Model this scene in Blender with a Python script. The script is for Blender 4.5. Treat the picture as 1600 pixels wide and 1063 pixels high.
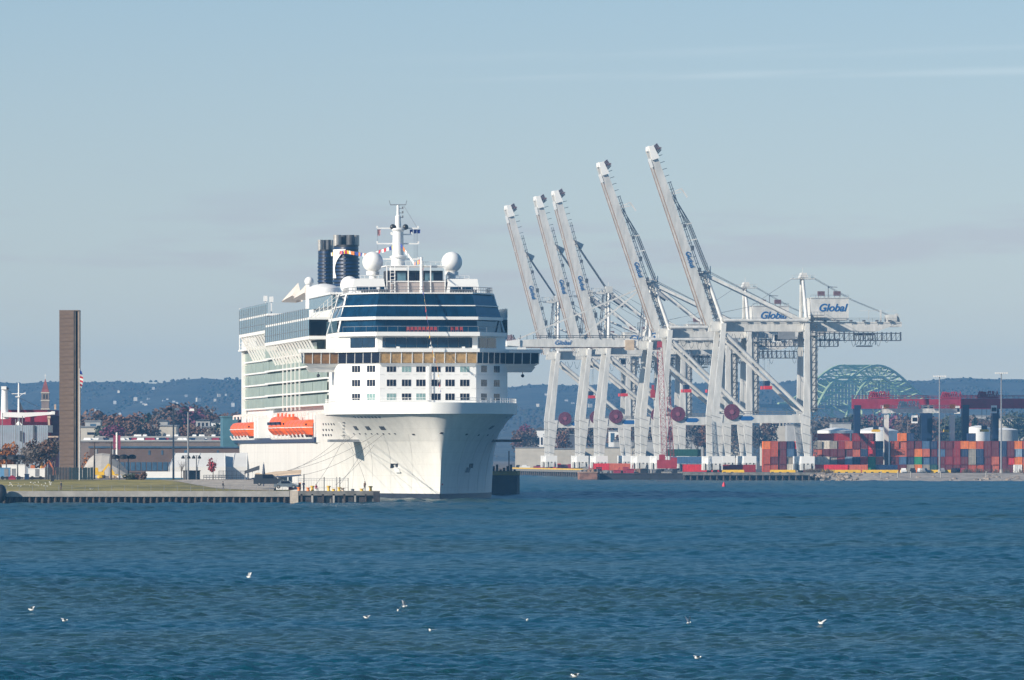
import bpy, bmesh, math, random
from mathutils import Vector, Matrix
random.seed(11)
R = math.radians
for o in list(bpy.data.objects):
    bpy.data.objects.remove(o)
S = bpy.context.scene
COL = S.collection
# ------------------------------------------------------------------ camera, sky, sun, exposure
F = 13670.0; CAMZ = 9.2; HOR = 707.0
def at(px, py, Y):
    return Vector(((px-800)*Y/F, Y, CAMZ+(HOR-py)*Y/F))
cam = bpy.data.cameras.new('camera'); camo = bpy.data.objects.new('camera', cam); COL.objects.link(camo)
camo.location = (0, 0, CAMZ); camo.rotation_euler = (R(90), 0, 0)
cam.sensor_width = 36; cam.lens = F*36/1600; cam.shift_y = (HOR-531.5)/1600
cam.clip_start = 5; cam.clip_end = 40000
S.camera = camo
SUN_AZ = R(57); SUN_EL = R(25)      # azimuth measured leftwards from straight behind the camera
sdir = Vector((-math.sin(SUN_AZ)*math.cos(SUN_EL), -math.cos(SUN_AZ)*math.cos(SUN_EL), math.sin(SUN_EL)))
sl = bpy.data.lights.new('sun', 'SUN'); sl.energy = 5.0; sl.angle = R(0.5); sl.color = (1.0, 0.905, 0.77)
so = bpy.data.objects.new('sun', sl); COL.objects.link(so)
so.rotation_euler = (-sdir).to_track_quat('-Z', 'Y').to_euler()
so.location = (-600, -500, 600)
W = bpy.data.worlds.new('World'); S.world = W; W.use_nodes = True
wn = W.node_tree; wn.nodes.clear()
def N(t, nt, **k):
    n = nt.nodes.new(t)
    for a, b in k.items(): setattr(n, a, b)
    return n
def mathn(nt, op, a, b=None, c=None, clamp=False):
    n = N('ShaderNodeMath', nt, operation=op); n.use_clamp = clamp
    for i, x in enumerate((a, b, c)):
        if x is None: continue
        if isinstance(x, (int, float)): n.inputs[i].default_value = x
        else: nt.links.new(x, n.inputs[i])
    return n.outputs[0]
def smooth(nt, x, a, b):
    n = N('ShaderNodeMapRange', nt, interpolation_type='SMOOTHSTEP')
    nt.links.new(x, n.inputs[0]); n.inputs[1].default_value = a; n.inputs[2].default_value = b
    return n.outputs[0]
def mixc(nt, f, a, b, mode='MIX'):
    n = N('ShaderNodeMix', nt, data_type='RGBA', blend_type=mode)
    for i, x in ((0, f), (6, a), (7, b)):
        if isinstance(x, (int, float)): n.inputs[i].default_value = x
        elif isinstance(x, tuple): n.inputs[i].default_value = (*x, 1)
        else: nt.links.new(x, n.inputs[i])
    return n.outputs[2]
tc = N('ShaderNodeTexCoord', wn)
sep = N('ShaderNodeSeparateXYZ', wn); wn.links.new(tc.outputs['Generated'], sep.inputs[0])
sx, sy, sz = sep.outputs
# the sky is looked up a little above each direction, so the pale band at the horizon stays narrow
zz = mathn(wn, 'MULTIPLY_ADD', sz, 1.25, 0.035)
comb = N('ShaderNodeCombineXYZ', wn)
wn.links.new(sx, comb.inputs[0]); wn.links.new(sy, comb.inputs[1]); wn.links.new(zz, comb.inputs[2])
nrm = N('ShaderNodeVectorMath', wn, operation='NORMALIZE'); wn.links.new(comb.outputs[0], nrm.inputs[0])
sky = N('ShaderNodeTexSky', wn, sky_type='NISHITA'); sky.sun_disc = False
sky.sun_elevation = SUN_EL; sky.sun_rotation = math.atan2(sdir.x, sdir.y)
sky.air_density = 1.0; sky.dust_density = 0.6; sky.ozone_density = 2.2; sky.altitude = 0
wn.links.new(nrm.outputs[0], sky.inputs[0])
# thin clouds: grey-violet patches low over the hills and two faint high streaks
cv = N('ShaderNodeCombineXYZ', wn)
wn.links.new(mathn(wn, 'MULTIPLY', sx, 26), cv.inputs[0]); wn.links.new(mathn(wn, 'MULTIPLY', sz, 190), cv.inputs[1]); wn.links.new(mathn(wn, 'MULTIPLY', sy, 6), cv.inputs[2])
n1 = N('ShaderNodeTexNoise', wn); n1.inputs['Scale'].default_value = 1.0; n1.inputs['Detail'].default_value = 5; n1.inputs['Roughness'].default_value = .55
wn.links.new(cv.outputs[0], n1.inputs['Vector'])
band = mathn(wn, 'MULTIPLY', smooth(wn, sz, .014, .021), mathn(wn, 'SUBTRACT', 1.0, smooth(wn, sz, .024, .034)))
patch = mathn(wn, 'MULTIPLY', smooth(wn, n1.outputs[0], .46, .62), band)
cv2 = N('ShaderNodeCombineXYZ', wn)
wn.links.new(mathn(wn, 'MULTIPLY', sx, 30), cv2.inputs[0]); wn.links.new(mathn(wn, 'MULTIPLY_ADD', sx, -40, mathn(wn, 'MULTIPLY', sz, 700)), cv2.inputs[1])
n2 = N('ShaderNodeTexNoise', wn); n2.inputs['Scale'].default_value = 1.0; n2.inputs['Detail'].default_value = 4
wn.links.new(cv2.outputs[0], n2.inputs['Vector'])
def streak(z0, slope, w):
    d = mathn(wn, 'ABSOLUTE', mathn(wn, 'SUBTRACT', mathn(wn, 'MULTIPLY_ADD', sx, -slope, sz), z0))
    return mathn(wn, 'SUBTRACT', 1.0, smooth(wn, d, 0, w))
st = mathn(wn, 'ADD', streak(.0428, .012, .0008), mathn(wn, 'MULTIPLY', streak(.0452, .016, .0012), .6))
st = mathn(wn, 'MULTIPLY', st, mathn(wn, 'MULTIPLY', smooth(wn, n2.outputs[0], .3, .7), smooth(wn, sx, -.03, .03)))
SKYTINT = (1.52, 1.24, 1.20); SKYTOP = (0.60, 1.0, 1.20)     # bluer upwards, as the photograph's sky already is within its few degrees
c0 = mixc(wn, 1.0, sky.outputs[0], mixc(wn, smooth(wn, sz, -.03, .16), SKYTINT, SKYTOP), 'MULTIPLY')
c1 = mixc(wn, mathn(wn, 'MULTIPLY', patch, .62), c0, mixc(wn, 1.0, c0, (0.93, 0.83, 0.90), 'MULTIPLY'))
c2 = mixc(wn, mathn(wn, 'MULTIPLY', st, .8), c1, mixc(wn, 1.0, c1, (1.2, 1.13, 1.1), 'MULTIPLY'))
bg = N('ShaderNodeBackground', wn); bg.inputs['Strength'].default_value = 0.074
wo = N('ShaderNodeOutputWorld', wn)
wn.links.new(c2, bg.inputs[0]); wn.links.new(bg.outputs[0], wo.inputs[0])
S.render.engine = 'CYCLES'
S.view_settings.view_transform = 'Standard'; S.view_settings.look = 'None'
S.view_settings.gamma = 1.0; S.view_settings.use_curve_mapping = False
S.view_settings.exposure = 0.42
HAZE_DENSITY = 6.6e-5; HAZE_COLOR = (0.20, 0.55, 1.0)

# ------------------------------------------------------------------ materials
MATS = {}
def mat(name, rgb, rough=.6, var=.12, scale=.6, metal=0, bump=0, spec=.5, rgb2=None, stretch=None, coat=0):
    if name in MATS: return MATS[name]
    m = bpy.data.materials.new(name); m.use_nodes = True; nt = m.node_tree
    p = nt.nodes['Principled BSDF']
    t = N('ShaderNodeTexCoord', nt); mp = N('ShaderNodeMapping', nt); nt.links.new(t.outputs['Object'], mp.inputs[0])
    if stretch: mp.inputs['Scale'].default_value = stretch
    nz = N('ShaderNodeTexNoise', nt); nz.inputs['Scale'].default_value = scale; nz.inputs['Detail'].default_value = 6; nz.inputs['Roughness'].default_value = .65
    nt.links.new(mp.outputs[0], nz.inputs['Vector'])
    lo = tuple(c*(1-var) for c in rgb); hi = tuple(min(1, c*(1+var)) for c in (rgb2 or rgb))
    f = smooth(nt, nz.outputs[0], .34, .66)
    nt.links.new(mixc(nt, f, lo, hi), p.inputs['Base Color'])
    p.inputs['Roughness'].default_value = rough; p.inputs['Metallic'].default_value = metal
    p.inputs['Specular IOR Level'].default_value = spec; p.inputs['Coat Weight'].default_value = coat
    if bump:
        b = N('ShaderNodeBump', nt); b.inputs['Strength'].default_value = bump; b.inputs['Distance'].default_value = .1
        nt.links.new(nz.outputs[0], b.inputs['Height']); nt.links.new(b.outputs[0], p.inputs['Normal'])
    MATS[name] = m
    return m
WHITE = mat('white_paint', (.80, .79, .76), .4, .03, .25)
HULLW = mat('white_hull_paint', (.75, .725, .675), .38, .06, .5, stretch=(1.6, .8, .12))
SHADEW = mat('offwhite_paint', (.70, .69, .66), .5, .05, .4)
NAVY = mat('navy_paint', (.012, .03, .075), .35, .15, .6)
BOOT = mat('dark_boot_topping', (.03, .035, .05), .5, .2, .5)
GLASSD = mat('dark_blue_glass', (.003, .026, .060), .06, .3, .35, spec=.35)
GLASSG = mat('green_balcony_glass', (.28, .345, .29), .3, .16, .3, spec=.35)
GLASSS = mat('blue_screen_glass', (.10, .19, .24), .08, .15, .3, spec=.6)
WINK = mat('dark_window_glass', (.010, .013, .026), .12, .2, .8, spec=.18)
WINT = mat('curtained_window_glass', (.22, .34, .33), .15, .2, 2)
PANE_SUNLIT = mat('amber_sunlit_pane', (.42, .26, .10), .35, .25, 1.2)  # gold of the sunlit centre bridge glass, put into the base colour
PANE_SHADED = mat('brown_shaded_pane', (.23, .125, .05), .25, .2, 1.2)  # darker copy for the left wing panes, roof shade put into the colour
BLACK = mat('black_metal', (.015, .016, .02), .5, .2, 1)
GREYD = mat('dark_grey_metal', (.07, .075, .085), .5, .2, 1)
GREYM = mat('grey_metal', (.20, .21, .225), .5, .12, .8)
STEEL = mat('bare_steel', (.42, .40, .37), .35, .1, .8, metal=.5)
TAUPE = mat('taupe_panel', (.36, .31, .29), .6, .08, .6)
ORANGE = mat('orange_boat_paint', (.82, .12, .015), .35, .06, .5)
ORANGE2 = mat('orange_steel', (.75, .20, .02), .5, .1, .5)
RED = mat('red_paint', (.55, .03, .035), .45, .12, .5)
MAROON = mat('maroon_paint', (.27, .02, .05), .5, .15, .5)
YELLOW = mat('yellow_paint', (.70, .42, .02), .5, .12, .5)
CRANEW = mat('crane_white_paint', (.56, .555, .525), .5, .10, .5, rgb2=(.62, .605, .57), stretch=(1, 1, .25))
RUST = mat('rusty_rail', (.30, .19, .135), .7, .25, .5)
CONC = mat('concrete', (.34, .32, .29), .85, .15, .4, bump=.2)
CONCD = mat('weathered_concrete', (.17, .16, .145), .85, .35, .5, bump=.2)
TIMBER = mat('dark_wet_timber', (.035, .033, .036), .8, .35, .7)
PILE = mat('pile_timber', (.065, .052, .045), .85, .35, .9)
TAN = mat('tan_tarpaulin', (.55, .42, .29), .7, .12, .5)
SKIN = mat('skin', (.45, .27, .19), .6, .05, 3)
BLUELET = mat('blue_lettering', (.01, .10, .30), .5, .05, 1)
GREENB = mat('green_bridge_steel', (.40, .54, .28), .6, .15, .1, rgb2=(.50, .60, .36))
ROPE = mat('rope', (.17, .15, .13), .9, .1, 1)
# hull plating: faint weld seams between the strakes
nt = HULLW.node_tree; p_ = nt.nodes['Principled BSDF']; src = p_.inputs['Base Color'].links[0].from_socket
tc_ = N('ShaderNodeTexCoord', nt); sp_ = N('ShaderNodeSeparateXYZ', nt); cb_ = N('ShaderNodeCombineXYZ', nt)
nt.links.new(tc_.outputs['Object'], sp_.inputs[0]); nt.links.new(sp_.outputs[1], cb_.inputs[0]); nt.links.new(sp_.outputs[2], cb_.inputs[1])
bk = N('ShaderNodeTexBrick', nt); nt.links.new(cb_.outputs[0], bk.inputs['Vector'])
for k_, v_ in (('Scale', 1.0), ('Mortar Size', .045), ('Mortar Smooth', .6), ('Brick Width', 9.0), ('Row Height', 2.3)): bk.inputs[k_].default_value = v_
bk.inputs['Color1'].default_value = (1, 1, 1, 1); bk.inputs['Color2'].default_value = (.965, .965, .965, 1); bk.inputs['Mortar'].default_value = (.88, .87, .85, 1)
nt.links.new(mixc(nt, 1.0, src, bk.outputs['Color'], 'MULTIPLY'), p_.inputs['Base Color'])
# ------------------------------------------------------------------ mesh builder
class MB:
    def __init__(s): s.v = []; s.f = []; s.m = []
    def add(s, vs, fs, mi=0):
        b = len(s.v); s.v += [tuple(v) for v in vs]
        for f in fs: s.f.append(tuple(b+i for i in f)); s.m.append(mi)
        return s
    def quad(s, a, b, c, d, mi=0): return s.add((a, b, c, d), ((0, 1, 2, 3),), mi)
    def box(s, x0, x1, y0, y1, z0, z1, mi=0, top=None):
        t = top or (0, 0)     # inset of the top in x and y
        vs = [(x0, y0, z0), (x1, y0, z0), (x1, y1, z0), (x0, y1, z0),
              (x0+t[0], y0+t[1], z1), (x1-t[0], y0+t[1], z1), (x1-t[0], y1-t[1], z1), (x0+t[0], y1-t[1], z1)]
        return s.add(vs, ((3, 2, 1, 0), (4, 5, 6, 7), (0, 1, 5, 4), (1, 2, 6, 5), (2, 3, 7, 6), (3, 0, 4, 7)), mi)
    def cbox(s, c, sx, sy, sz, mi=0): return s.box(c[0]-sx/2, c[0]+sx/2, c[1]-sy/2, c[1]+sy/2, c[2]-sz/2, c[2]+sz/2, mi)
    def bar(s, p, q, w, h=None, mi=0, w2=None, h2=None, up=(0, 0, 1)):
        p = Vector(p); q = Vector(q); h = h or w; w2 = w2 or w; h2 = h2 or h
        d = (q-p); L = d.length
        if L < 1e-6: return s
        d /= L; u = Vector(up)
        if abs(d.dot(u)) > .98: u = Vector((0, 1, 0))
        a = d.cross(u).normalized(); b = a.cross(d)
        vs = [p+a*(i*w/2)+b*(j*h/2) for i, j in ((-1, -1), (1, -1), (1, 1), (-1, 1))] + [q+a*(i*w2/2)+b*(j*h2/2) for i, j in ((-1, -1), (1, -1), (1, 1), (-1, 1))]
        return s.add(vs, ((3, 2, 1, 0), (4, 5, 6, 7), (0, 1, 5, 4), (1, 2, 6, 5), (2, 3, 7, 6), (3, 0, 4, 7)), mi)
    def tube(s, p, q, r, r2=None, n=8, mi=0):
        p = Vector(p); q = Vector(q); r2 = r if r2 is None else r2
        d = (q-p).normalized(); u = Vector((0, 0, 1)) if abs(d.z) < .95 else Vector((0, 1, 0))
        a = d.cross(u).normalized(); b = a.cross(d)
        cs = [(math.cos(2*math.pi*i/n), math.sin(2*math.pi*i/n)) for i in range(n)]
        vs = [p+(a*c+b*e)*r for c, e in cs]+[q+(a*c+b*e)*r2 for c, e in cs]
        fs = [(i, (i+1) % n, n+(i+1) % n, n+i) for i in range(n)]+[tuple(range(n-1, -1, -1)), tuple(range(n, 2*n))]
        return s.add(vs, fs, mi)
    def path(s, pts, r, n=5, mi=0):
        for a, b in zip(pts, pts[1:]): s.tube(a, b, r, n=n, mi=mi)
        return s
    def lathe(s, prof, c=(0, 0, 0), n=20, mi=0):
        k = len(prof); vs = []; fs = []
        for r, z in prof:
            for i in range(n):
                t = 2*math.pi*i/n; vs.append((c[0]+r*math.cos(t), c[1]+r*math.sin(t), c[2]+z))
        for j in range(k-1):
            for i in range(n): fs.append((j*n+i, j*n+(i+1) % n, (j+1)*n+(i+1) % n, (j+1)*n+i))
        fs.append(tuple(range(n-1, -1, -1))); fs.append(tuple(range((k-1)*n, k*n)))
        return s.add(vs, fs, mi)
    def sphere(s, c, r, n=20, k=12, mi=0, sx=1, sy=1, sz=1, z0=-1):
        prof = []
        for j in range(k+1):
            t = math.pi*j/k; z = -math.cos(t)
            if z < z0-1e-6: continue
            prof.append((max(.001, math.sin(t)*r), z*r*sz))
        b = len(s.v); s.lathe(prof, (0, 0, 0), n, mi)
        for i in range(b, len(s.v)):
            x, y, z = s.v[i]; s.v[i] = (c[0]+x*sx, c[1]+y*sy, c[2]+z)
        return s
    def prism(s, poly, z0, z1, mi=0, top=None, cap=True):
        n = len(poly); top = top or poly
        vs = [(x, y, z0) for x, y in poly]+[(x, y, z1) for x, y in top]
        fs = [(i, (i+1) % n, n+(i+1) % n, n+i) for i in range(n)]
        if cap: fs += [tuple(range(n-1, -1, -1)), tuple(range(n, 2*n))]
        return s.add(vs, fs, mi)
    def mesh(s, name, mats, smoothed=False):
        me = bpy.data.meshes.new(name); me.from_pydata(s.v, [], s.f)
        if not isinstance(mats, (list, tuple)): mats = [mats]
        for m in mats: me.materials.append(m)
        me.polygons.foreach_set('material_index', s.m)
        if smoothed: me.polygons.foreach_set('use_smooth', [True]*len(s.f))
        me.update()
        return me
    def build(s, name, mats, parent=None, sm=False, loc=None, rz=0):
        o = bpy.data.objects.new(name, s.mesh(name, mats, sm)); COL.objects.link(o)
        if parent: o.parent = parent
        if loc is not None: o.location = loc
        o.rotation_euler.z = rz
        if sm == 'auto': autosmooth(o)
        return o
def weld(o):
    bm = bmesh.new(); bm.from_mesh(o.data); bmesh.ops.remove_doubles(bm, verts=bm.verts, dist=.004); bmesh.ops.recalc_face_normals(bm, faces=bm.faces); bm.to_mesh(o.data); bm.free()
def autosmooth(o, ang=35):
    bm = bmesh.new(); bm.from_mesh(o.data)
    for e in bm.edges:
        if len(e.link_faces) == 2 and e.calc_face_angle(0) > R(ang): e.smooth = False
    bm.to_mesh(o.data); bm.free()
def tag(o, label=None, cat=None, group=None, kind=None):
    if label: o['label'] = label
    if cat: o['category'] = cat
    if group: o['group'] = group
    if kind: o['kind'] = kind
    return o
def empty(name, loc=(0, 0, 0), rz=0, label=None, cat=None, group=None):
    o = bpy.data.objects.new(name, None); COL.objects.link(o); o.location = loc; o.rotation_euler = (0, 0, rz)
    o.empty_display_size = .5
    return tag(o, label, cat, group)
def copy_obj(o, parent=None):
    c = o.copy(); COL.objects.link(c)
    if parent: c.parent = parent
    for ch in list(o.children): copy_obj(ch, c)
    return c
def inst(name, me, parent=None, loc=(0, 0, 0), rz=0, scale=None):
    o = bpy.data.objects.new(name, me); COL.objects.link(o)
    if parent: o.parent = parent
    o.location = loc; o.rotation_euler = (0, 0, rz)
    if scale: o.scale = scale if isinstance(scale, tuple) else (scale,)*3
    return o
def text_mesh(txt, size, material, shear=.25, name='lettering', bold=.012):
    cu = bpy.data.curves.new(name, 'FONT'); cu.body = txt; cu.size = size; cu.shear = shear; cu.extrude = .02; cu.offset = bold*size
    cu.align_x = 'CENTER'; cu.align_y = 'CENTER'
    o = bpy.data.objects.new(name, cu); COL.objects.link(o)
    dg = bpy.context.evaluated_depsgraph_get(); me = bpy.data.meshes.new_from_object(o.evaluated_get(dg))
    me.name = name
    bpy.data.objects.remove(o); bpy.data.curves.remove(cu)
    me.materials.clear(); me.materials.append(material)
    return me
ORD = ['first', 'second', 'third', 'fourth', 'fifth', 'sixth', 'seventh', 'eighth', 'ninth', 'tenth', 'eleventh', 'twelfth', 'thirteenth', 'fourteenth', 'fifteenth', 'sixteenth', 'seventeenth', 'eighteenth', 'nineteenth', 'twentieth', 'twenty-first', 'twenty-second', 'twenty-third', 'twenty-fourth', 'twenty-fifth', 'twenty-sixth', 'twenty-seventh', 'twenty-eighth', 'twenty-ninth', 'thirtieth', 'thirty-first', 'thirty-second', 'thirty-third', 'thirty-fourth', 'thirty-fifth', 'thirty-sixth', 'thirty-seventh', 'thirty-eighth', 'thirty-ninth', 'fortieth']
# ================================================================== SETTING
import numpy as np
def water_material(name='harbour_water', flat=False):
    m = bpy.data.materials.new(name); m.use_nodes = True; nt = m.node_tree
    p = nt.nodes['Principled BSDF']
    g = N('ShaderNodeNewGeometry', nt)
    def noise(sc, vx, vy, det, rough=.6):
        mp = N('ShaderNodeMapping', nt); mp.inputs['Scale'].default_value = (vx, vy, 1)
        nt.links.new(g.outputs['Position'], mp.inputs[0])
        n = N('ShaderNodeTexNoise', nt); n.inputs['Scale'].default_value = sc; n.inputs['Detail'].default_value = det; n.inputs['Roughness'].default_value = rough
        nt.links.new(mp.outputs[0], n.inputs['Vector']); return n.outputs[0]
    small = noise(2.8, 1.0, .7, 4, .65)
    big = noise(.02, .55, .5, 5)
    b = N('ShaderNodeBump', nt); b.inputs['Strength'].default_value = .8; b.inputs['Distance'].default_value = .2
    if flat:      # beyond the modelled waves the same chop is only relief
        small = mathn(nt, 'ADD', small, mathn(nt, 'MULTIPLY', noise(.45, 1.0, .6, 4), 4.5))
    nt.links.new(small, b.inputs['Height']); nt.links.new(b.outputs[0], p.inputs['Normal'])
    # silt in the water comes and goes in broad patches
    col = mixc(nt, smooth(nt, big, .38, .62), (.020, .056, .050), (.0, .052, .080))
    nt.links.new(col, p.inputs['Base Color'])
    sp_ = N('ShaderNodeSeparateXYZ', nt); nt.links.new(g.outputs['Position'], sp_.inputs[0])
    mr = N('ShaderNodeMapRange', nt); nt.links.new(sp_.outputs[1], mr.inputs[0])     # chop too fine for the mesh, out in the open harbour
    for i_, v_ in ((1, 450), (2, 1500), (3, .2), (4, .30)): mr.inputs[i_].default_value = v_
    nt.links.new(mr.outputs[0], p.inputs['Roughness']); p.inputs['IOR'].default_value = 1.33
    return m
WATER = water_material()
# waves: a sum of wind sea components over a wedge of water that reaches well past both sides of the view
rng = np.random.default_rng(5)
rowY = [300.0]
while rowY[-1] < 3650: rowY.append(rowY[-1]*1.0011)
rowY = np.array(rowY); NC = 400
u = np.linspace(-1, 1, NC)
GX = (rowY*.075+25)[:, None]*u[None, :]; GY = np.repeat(rowY[:, None], NC, 1)
ZW = np.zeros_like(GX)
gust = .82+.22*np.sin(GX/47+GY/160+1.0)*np.sin(GY/97-.7)+.12*np.sin(GY/41+GX/30)
far_ = np.clip((GY-500)/900, 0, 1)
for k in range(100):
    short = k < 50
    lam = .55*(4.4)**rng.random() if short else 2.4*(3.8)**rng.random()
    th = rng.normal(.4, .95)+math.pi/2
    kx, ky = math.cos(th)*2*math.pi/lam, math.sin(th)*2*math.pi/lam
    amp = .0088*lam**.9 if short else .0048*lam**.8
    fade = np.clip((lam/(GY*.00085)-1.6)/1.4, 0, 1)
    if not short: fade = fade*(.6+1.1*far_)
    ph = kx*GX+ky*GY+rng.random()*6.28
    ZW += amp*fade*(np.sin(ph)+.25*np.sin(2*ph+.6))
ZW *= gust
me = bpy.data.meshes.new('water')
nr = len(rowY)
co = np.stack([GX, GY, ZW-.05], -1).reshape(-1, 3)
idx = np.arange(nr*NC).reshape(nr, NC)
quads = np.stack([idx[:-1, :-1], idx[:-1, 1:], idx[1:, 1:], idx[1:, :-1]], -1).reshape(-1, 4)
me.vertices.add(len(co)); me.vertices.foreach_set('co', co.ravel())
me.loops.add(quads.size); me.loops.foreach_set('vertex_index', quads.ravel().astype(np.int32))
me.polygons.add(len(quads)); me.polygons.foreach_set('loop_start', np.arange(0, quads.size, 4, dtype=np.int32)); me.polygons.foreach_set('use_smooth', [True]*len(quads))
me.materials.append(WATER); me.update(calc_edges=True)
o = bpy.data.objects.new('water', me); COL.objects.link(o); tag(o, kind='structure')
mb = MB()
mb.quad((-1450, -250, -1.2), (1450, -250, -1.2), (1450, 4200, -1.2), (-1450, 4200, -1.2))
def wq(a, b_, c, d): mb.quad(a, b_, c, d)
wq((-1450, -250, -.05), (1450, -250, -.05), (1450, 300, -.05), (-1450, 300, -.05))
for s_ in (-1, 1):
    p0, p1 = (s_*(300*.075+25), 300, -.05), (s_*(3650*.075+25), 3650, -.05)
    wq(p0, (s_*1450, 300, -.05), (s_*1450, 3650, -.05), p1)
tag(mb.build('open_water', water_material('open_harbour_water', True)), kind='structure')

GRASS = mat('autumn_grass', (.19, .17, .035), .9, .3, .12, rgb2=(.25, .20, .05), bump=.3)
DIRT = mat('bare_ground', (.22, .19, .16), .9, .3, .05)
ASPH = mat('yard_asphalt', (.10, .095, .09), .9, .25, .05)
BEACH = mat('pebble_beach', (.30, .26, .22), .9, .3, .25, bump=.4)
FARG = mat('far_ground', (.13, .10, .075), .95, .4, .01)
# left shore: sheet with a skirt
def land(name, poly, z, m, skirt=-2.5, zs=None):
    b = MB(); n = len(poly); zs = zs or [z]*n
    b.add([(x, y, zz) for (x, y), zz in zip(poly, zs)], (tuple(range(n)),))
    for i in range(n):
        j = (i+1) % n
        b.quad((*poly[i], skirt), (*poly[j], skirt), (*poly[j], zs[j]), (*poly[i], zs[i]))
    return tag(b.build(name, m), kind='structure')
SEAW_Y = 1592.0
land('left_shore_ground', [(-1000, 1650), (-44.5, 1650), (-48, 1700), (-78, 2000), (-98, 2200), (-98, 3590), (-1000, 3590)], 4.0, DIRT)
b = MB()
n = 40
xs = [-1000, -300, -200, -140]+[-130+i*(130-41)/n for i in range(n+1)]
for x0, x1 in zip(xs, xs[1:]):
    def top(x): return 4.0 if x < -62 else max(2.15, 4.0-(x+62)/17*1.9)
    rows = [(SEAW_Y+1.2, 2.1, 2.1), (SEAW_Y+6, 2.3, 2.2), (1625, 3.3, None), (1650, 4.05, None)]
    def zz(x, r):
        y, z, _ = r
        return 2.1+(z-2.1)*(top(x)-2.1)/1.9
    for r0, r1 in zip(rows, rows[1:]):
        b.quad((x0, r0[0], zz(x0, r0)), (x1, r0[0], zz(x1, r0)), (x1, r1[0], zz(x1, r1)), (x0, r1[0], zz(x0, r1)))
tag(b.build('lawn', GRASS), kind='structure')
b = MB(); b.box(-1000, -24.5-16, SEAW_Y+1.0, SEAW_Y+3.4, 2.0, 2.14)
tag(b.build('waterfront_path', CONC), kind='structure')
b = MB()
def lawnz(x, y):
    tp = 4.0 if x < -62 else max(2.15, 4.0-(x+62)/17*1.9)
    z = 2.2+(y-SEAW_Y-6)/(1625-SEAW_Y-6)*1.1 if y < 1625 else 3.3+(y-1625)/25*.75
    return 2.1+(z-2.1)*(tp-2.1)/1.9
xr = [-66+i*2 for i in range(12)]
for x0, x1 in zip(xr, xr[1:]):
    k0, k1 = max(0, min(1, (x0+66)/12)), max(0, min(1, (x1+66)/12))
    y0, y1 = 1648-k0*34, 1648-k1*34
    b.quad((x0, y0, lawnz(x0, y0)+.03), (x1, y1, lawnz(x1, y1)+.03), (x1, 1652, 4.04), (x0, 1652, 4.04))
tag(b.build('quay_road', mat('pale_road', (.40, .35, .29), .9, .15, .3)), kind='structure')
# right terminal (quay edge runs away from the viewer)
QS = .092
def quayx(Y): return 64-QS*(Y-2880)
TG = 2.5
land('terminal_ground', [(quayx(2876), 2876), (103, 2868), (135, 2850), (1000, 2850), (1000, 3590), (quayx(3560), 3590)], TG, ASPH)
b = MB()   # beach slope in front of the terminal
ys = [100+i*9 for i in range(40)]
random.seed(4)
zj = lambda: random.uniform(-.12, .12)
rows = []
for x in ys:
    s0 = max(0, min(1, (x-98)/20))
    rows.append([(x, 2876-26*s0+random.uniform(-.5, .5), TG-.02), (x, 2862-34*s0+random.uniform(-1, 1), 1.5+zj()), (x, 2850-44*s0+random.uniform(-1.5, 1.5), .62+zj()), (x, 2842-52*s0+random.uniform(-2, 2), -.3)])
for a, c in zip(rows, rows[1:]):
    for k in range(3): b.quad(a[k+1], c[k+1], c[k], a[k])
tag(b.build('beach', BEACH, sm=True), kind='structure')
land('far_ground', [(-1450, 3590), (1450, 3590), (1450, 7600), (-1450, 7600)], 2.6, FARG)
# hills
HILLM = mat('hill_woodland', (.030, .030, .026), .95, .35, .012, rgb2=(.04, .038, .03))
def ridge(x):
    px = 800+x*F/9300
    base = 596
    if px > 350: base += 3*math.sin((px-350)/180)
    if 700 < px < 1100: base += 6
    if 1080 < px < 1220: base += 5
    if px > 1400: base -= 2
    y = base+1.6*math.sin(px/37+1)+1.3*math.sin(px/17.3)+2.2*math.sin(px/91)
    return CAMZ+(HOR-y)*9300/F
b = MB(); random.seed(9)
X = [-1400+i*20 for i in range(141)]; Yr = [6300, 6900, 7500, 8100, 8700, 9100, 9300, 9800]; fr = [0, .10, .30, .5, .72, .92, 1.0, .75]
grid = [[(x, y, 2.0+(ridge(x)-2)*f+(random.uniform(-3, 3) if 0 < f < 1 else 0)+ (6*math.sin(x/90+y/300)*f if f < .95 else 0)) for x in X] for y, f in zip(Yr, fr)]
for r0, r1 in zip(grid, grid[1:]):
    for i in range(len(X)-1): b.quad(r0[i], r0[i+1], r1[i+1], r1[i])
tag(b.build('hills', HILLM, sm=True), kind='structure')
# the far wood on the hills, one mass of crowns
b = MB(); random.seed(21)
def blob(b, c, r, mi):
    k = []
    for z, rr in ((-.6, .75), (.1, 1), (.7, .65)):
        for i in range(6):
            t = 2*math.pi*i/6+z; q = r*rr*random.uniform(.75, 1.2)
            k.append((c[0]+q*math.cos(t), c[1]+q*math.sin(t), c[2]+z*r*.6))
    k.append((c[0], c[1], c[2]+r*.75))
    fs = [(j*6+i, j*6+(i+1) % 6, j*6+6+(i+1) % 6, j*6+6+i) for j in range(2) for i in range(6)]+[(12+i, 12+(i+1) % 6, 18) for i in range(6)]
    b.add(k, fs, mi)
def hillz(x, y):
    for (y0, f0), (y1, f1) in zip(zip(Yr, fr), list(zip(Yr, fr))[1:]):
        if y0 <= y <= y1:
            f = f0+(f1-f0)*(y-y0)/(y1-y0); return 2+(ridge(x)-2)*f + (6*math.sin(x/90+y/300)*f if f < .95 else 0)
    return 2
for i in range(11000):
    y = random.uniform(6500, 9320); x = random.uniform(-.066, .066)*y
    blob(b, (x, y, hillz(x, y)+.1), random.uniform(1.4, 2.9)*(.8 if y > 9000 else 1), random.choice((0, 0, 1, 2)))
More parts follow.
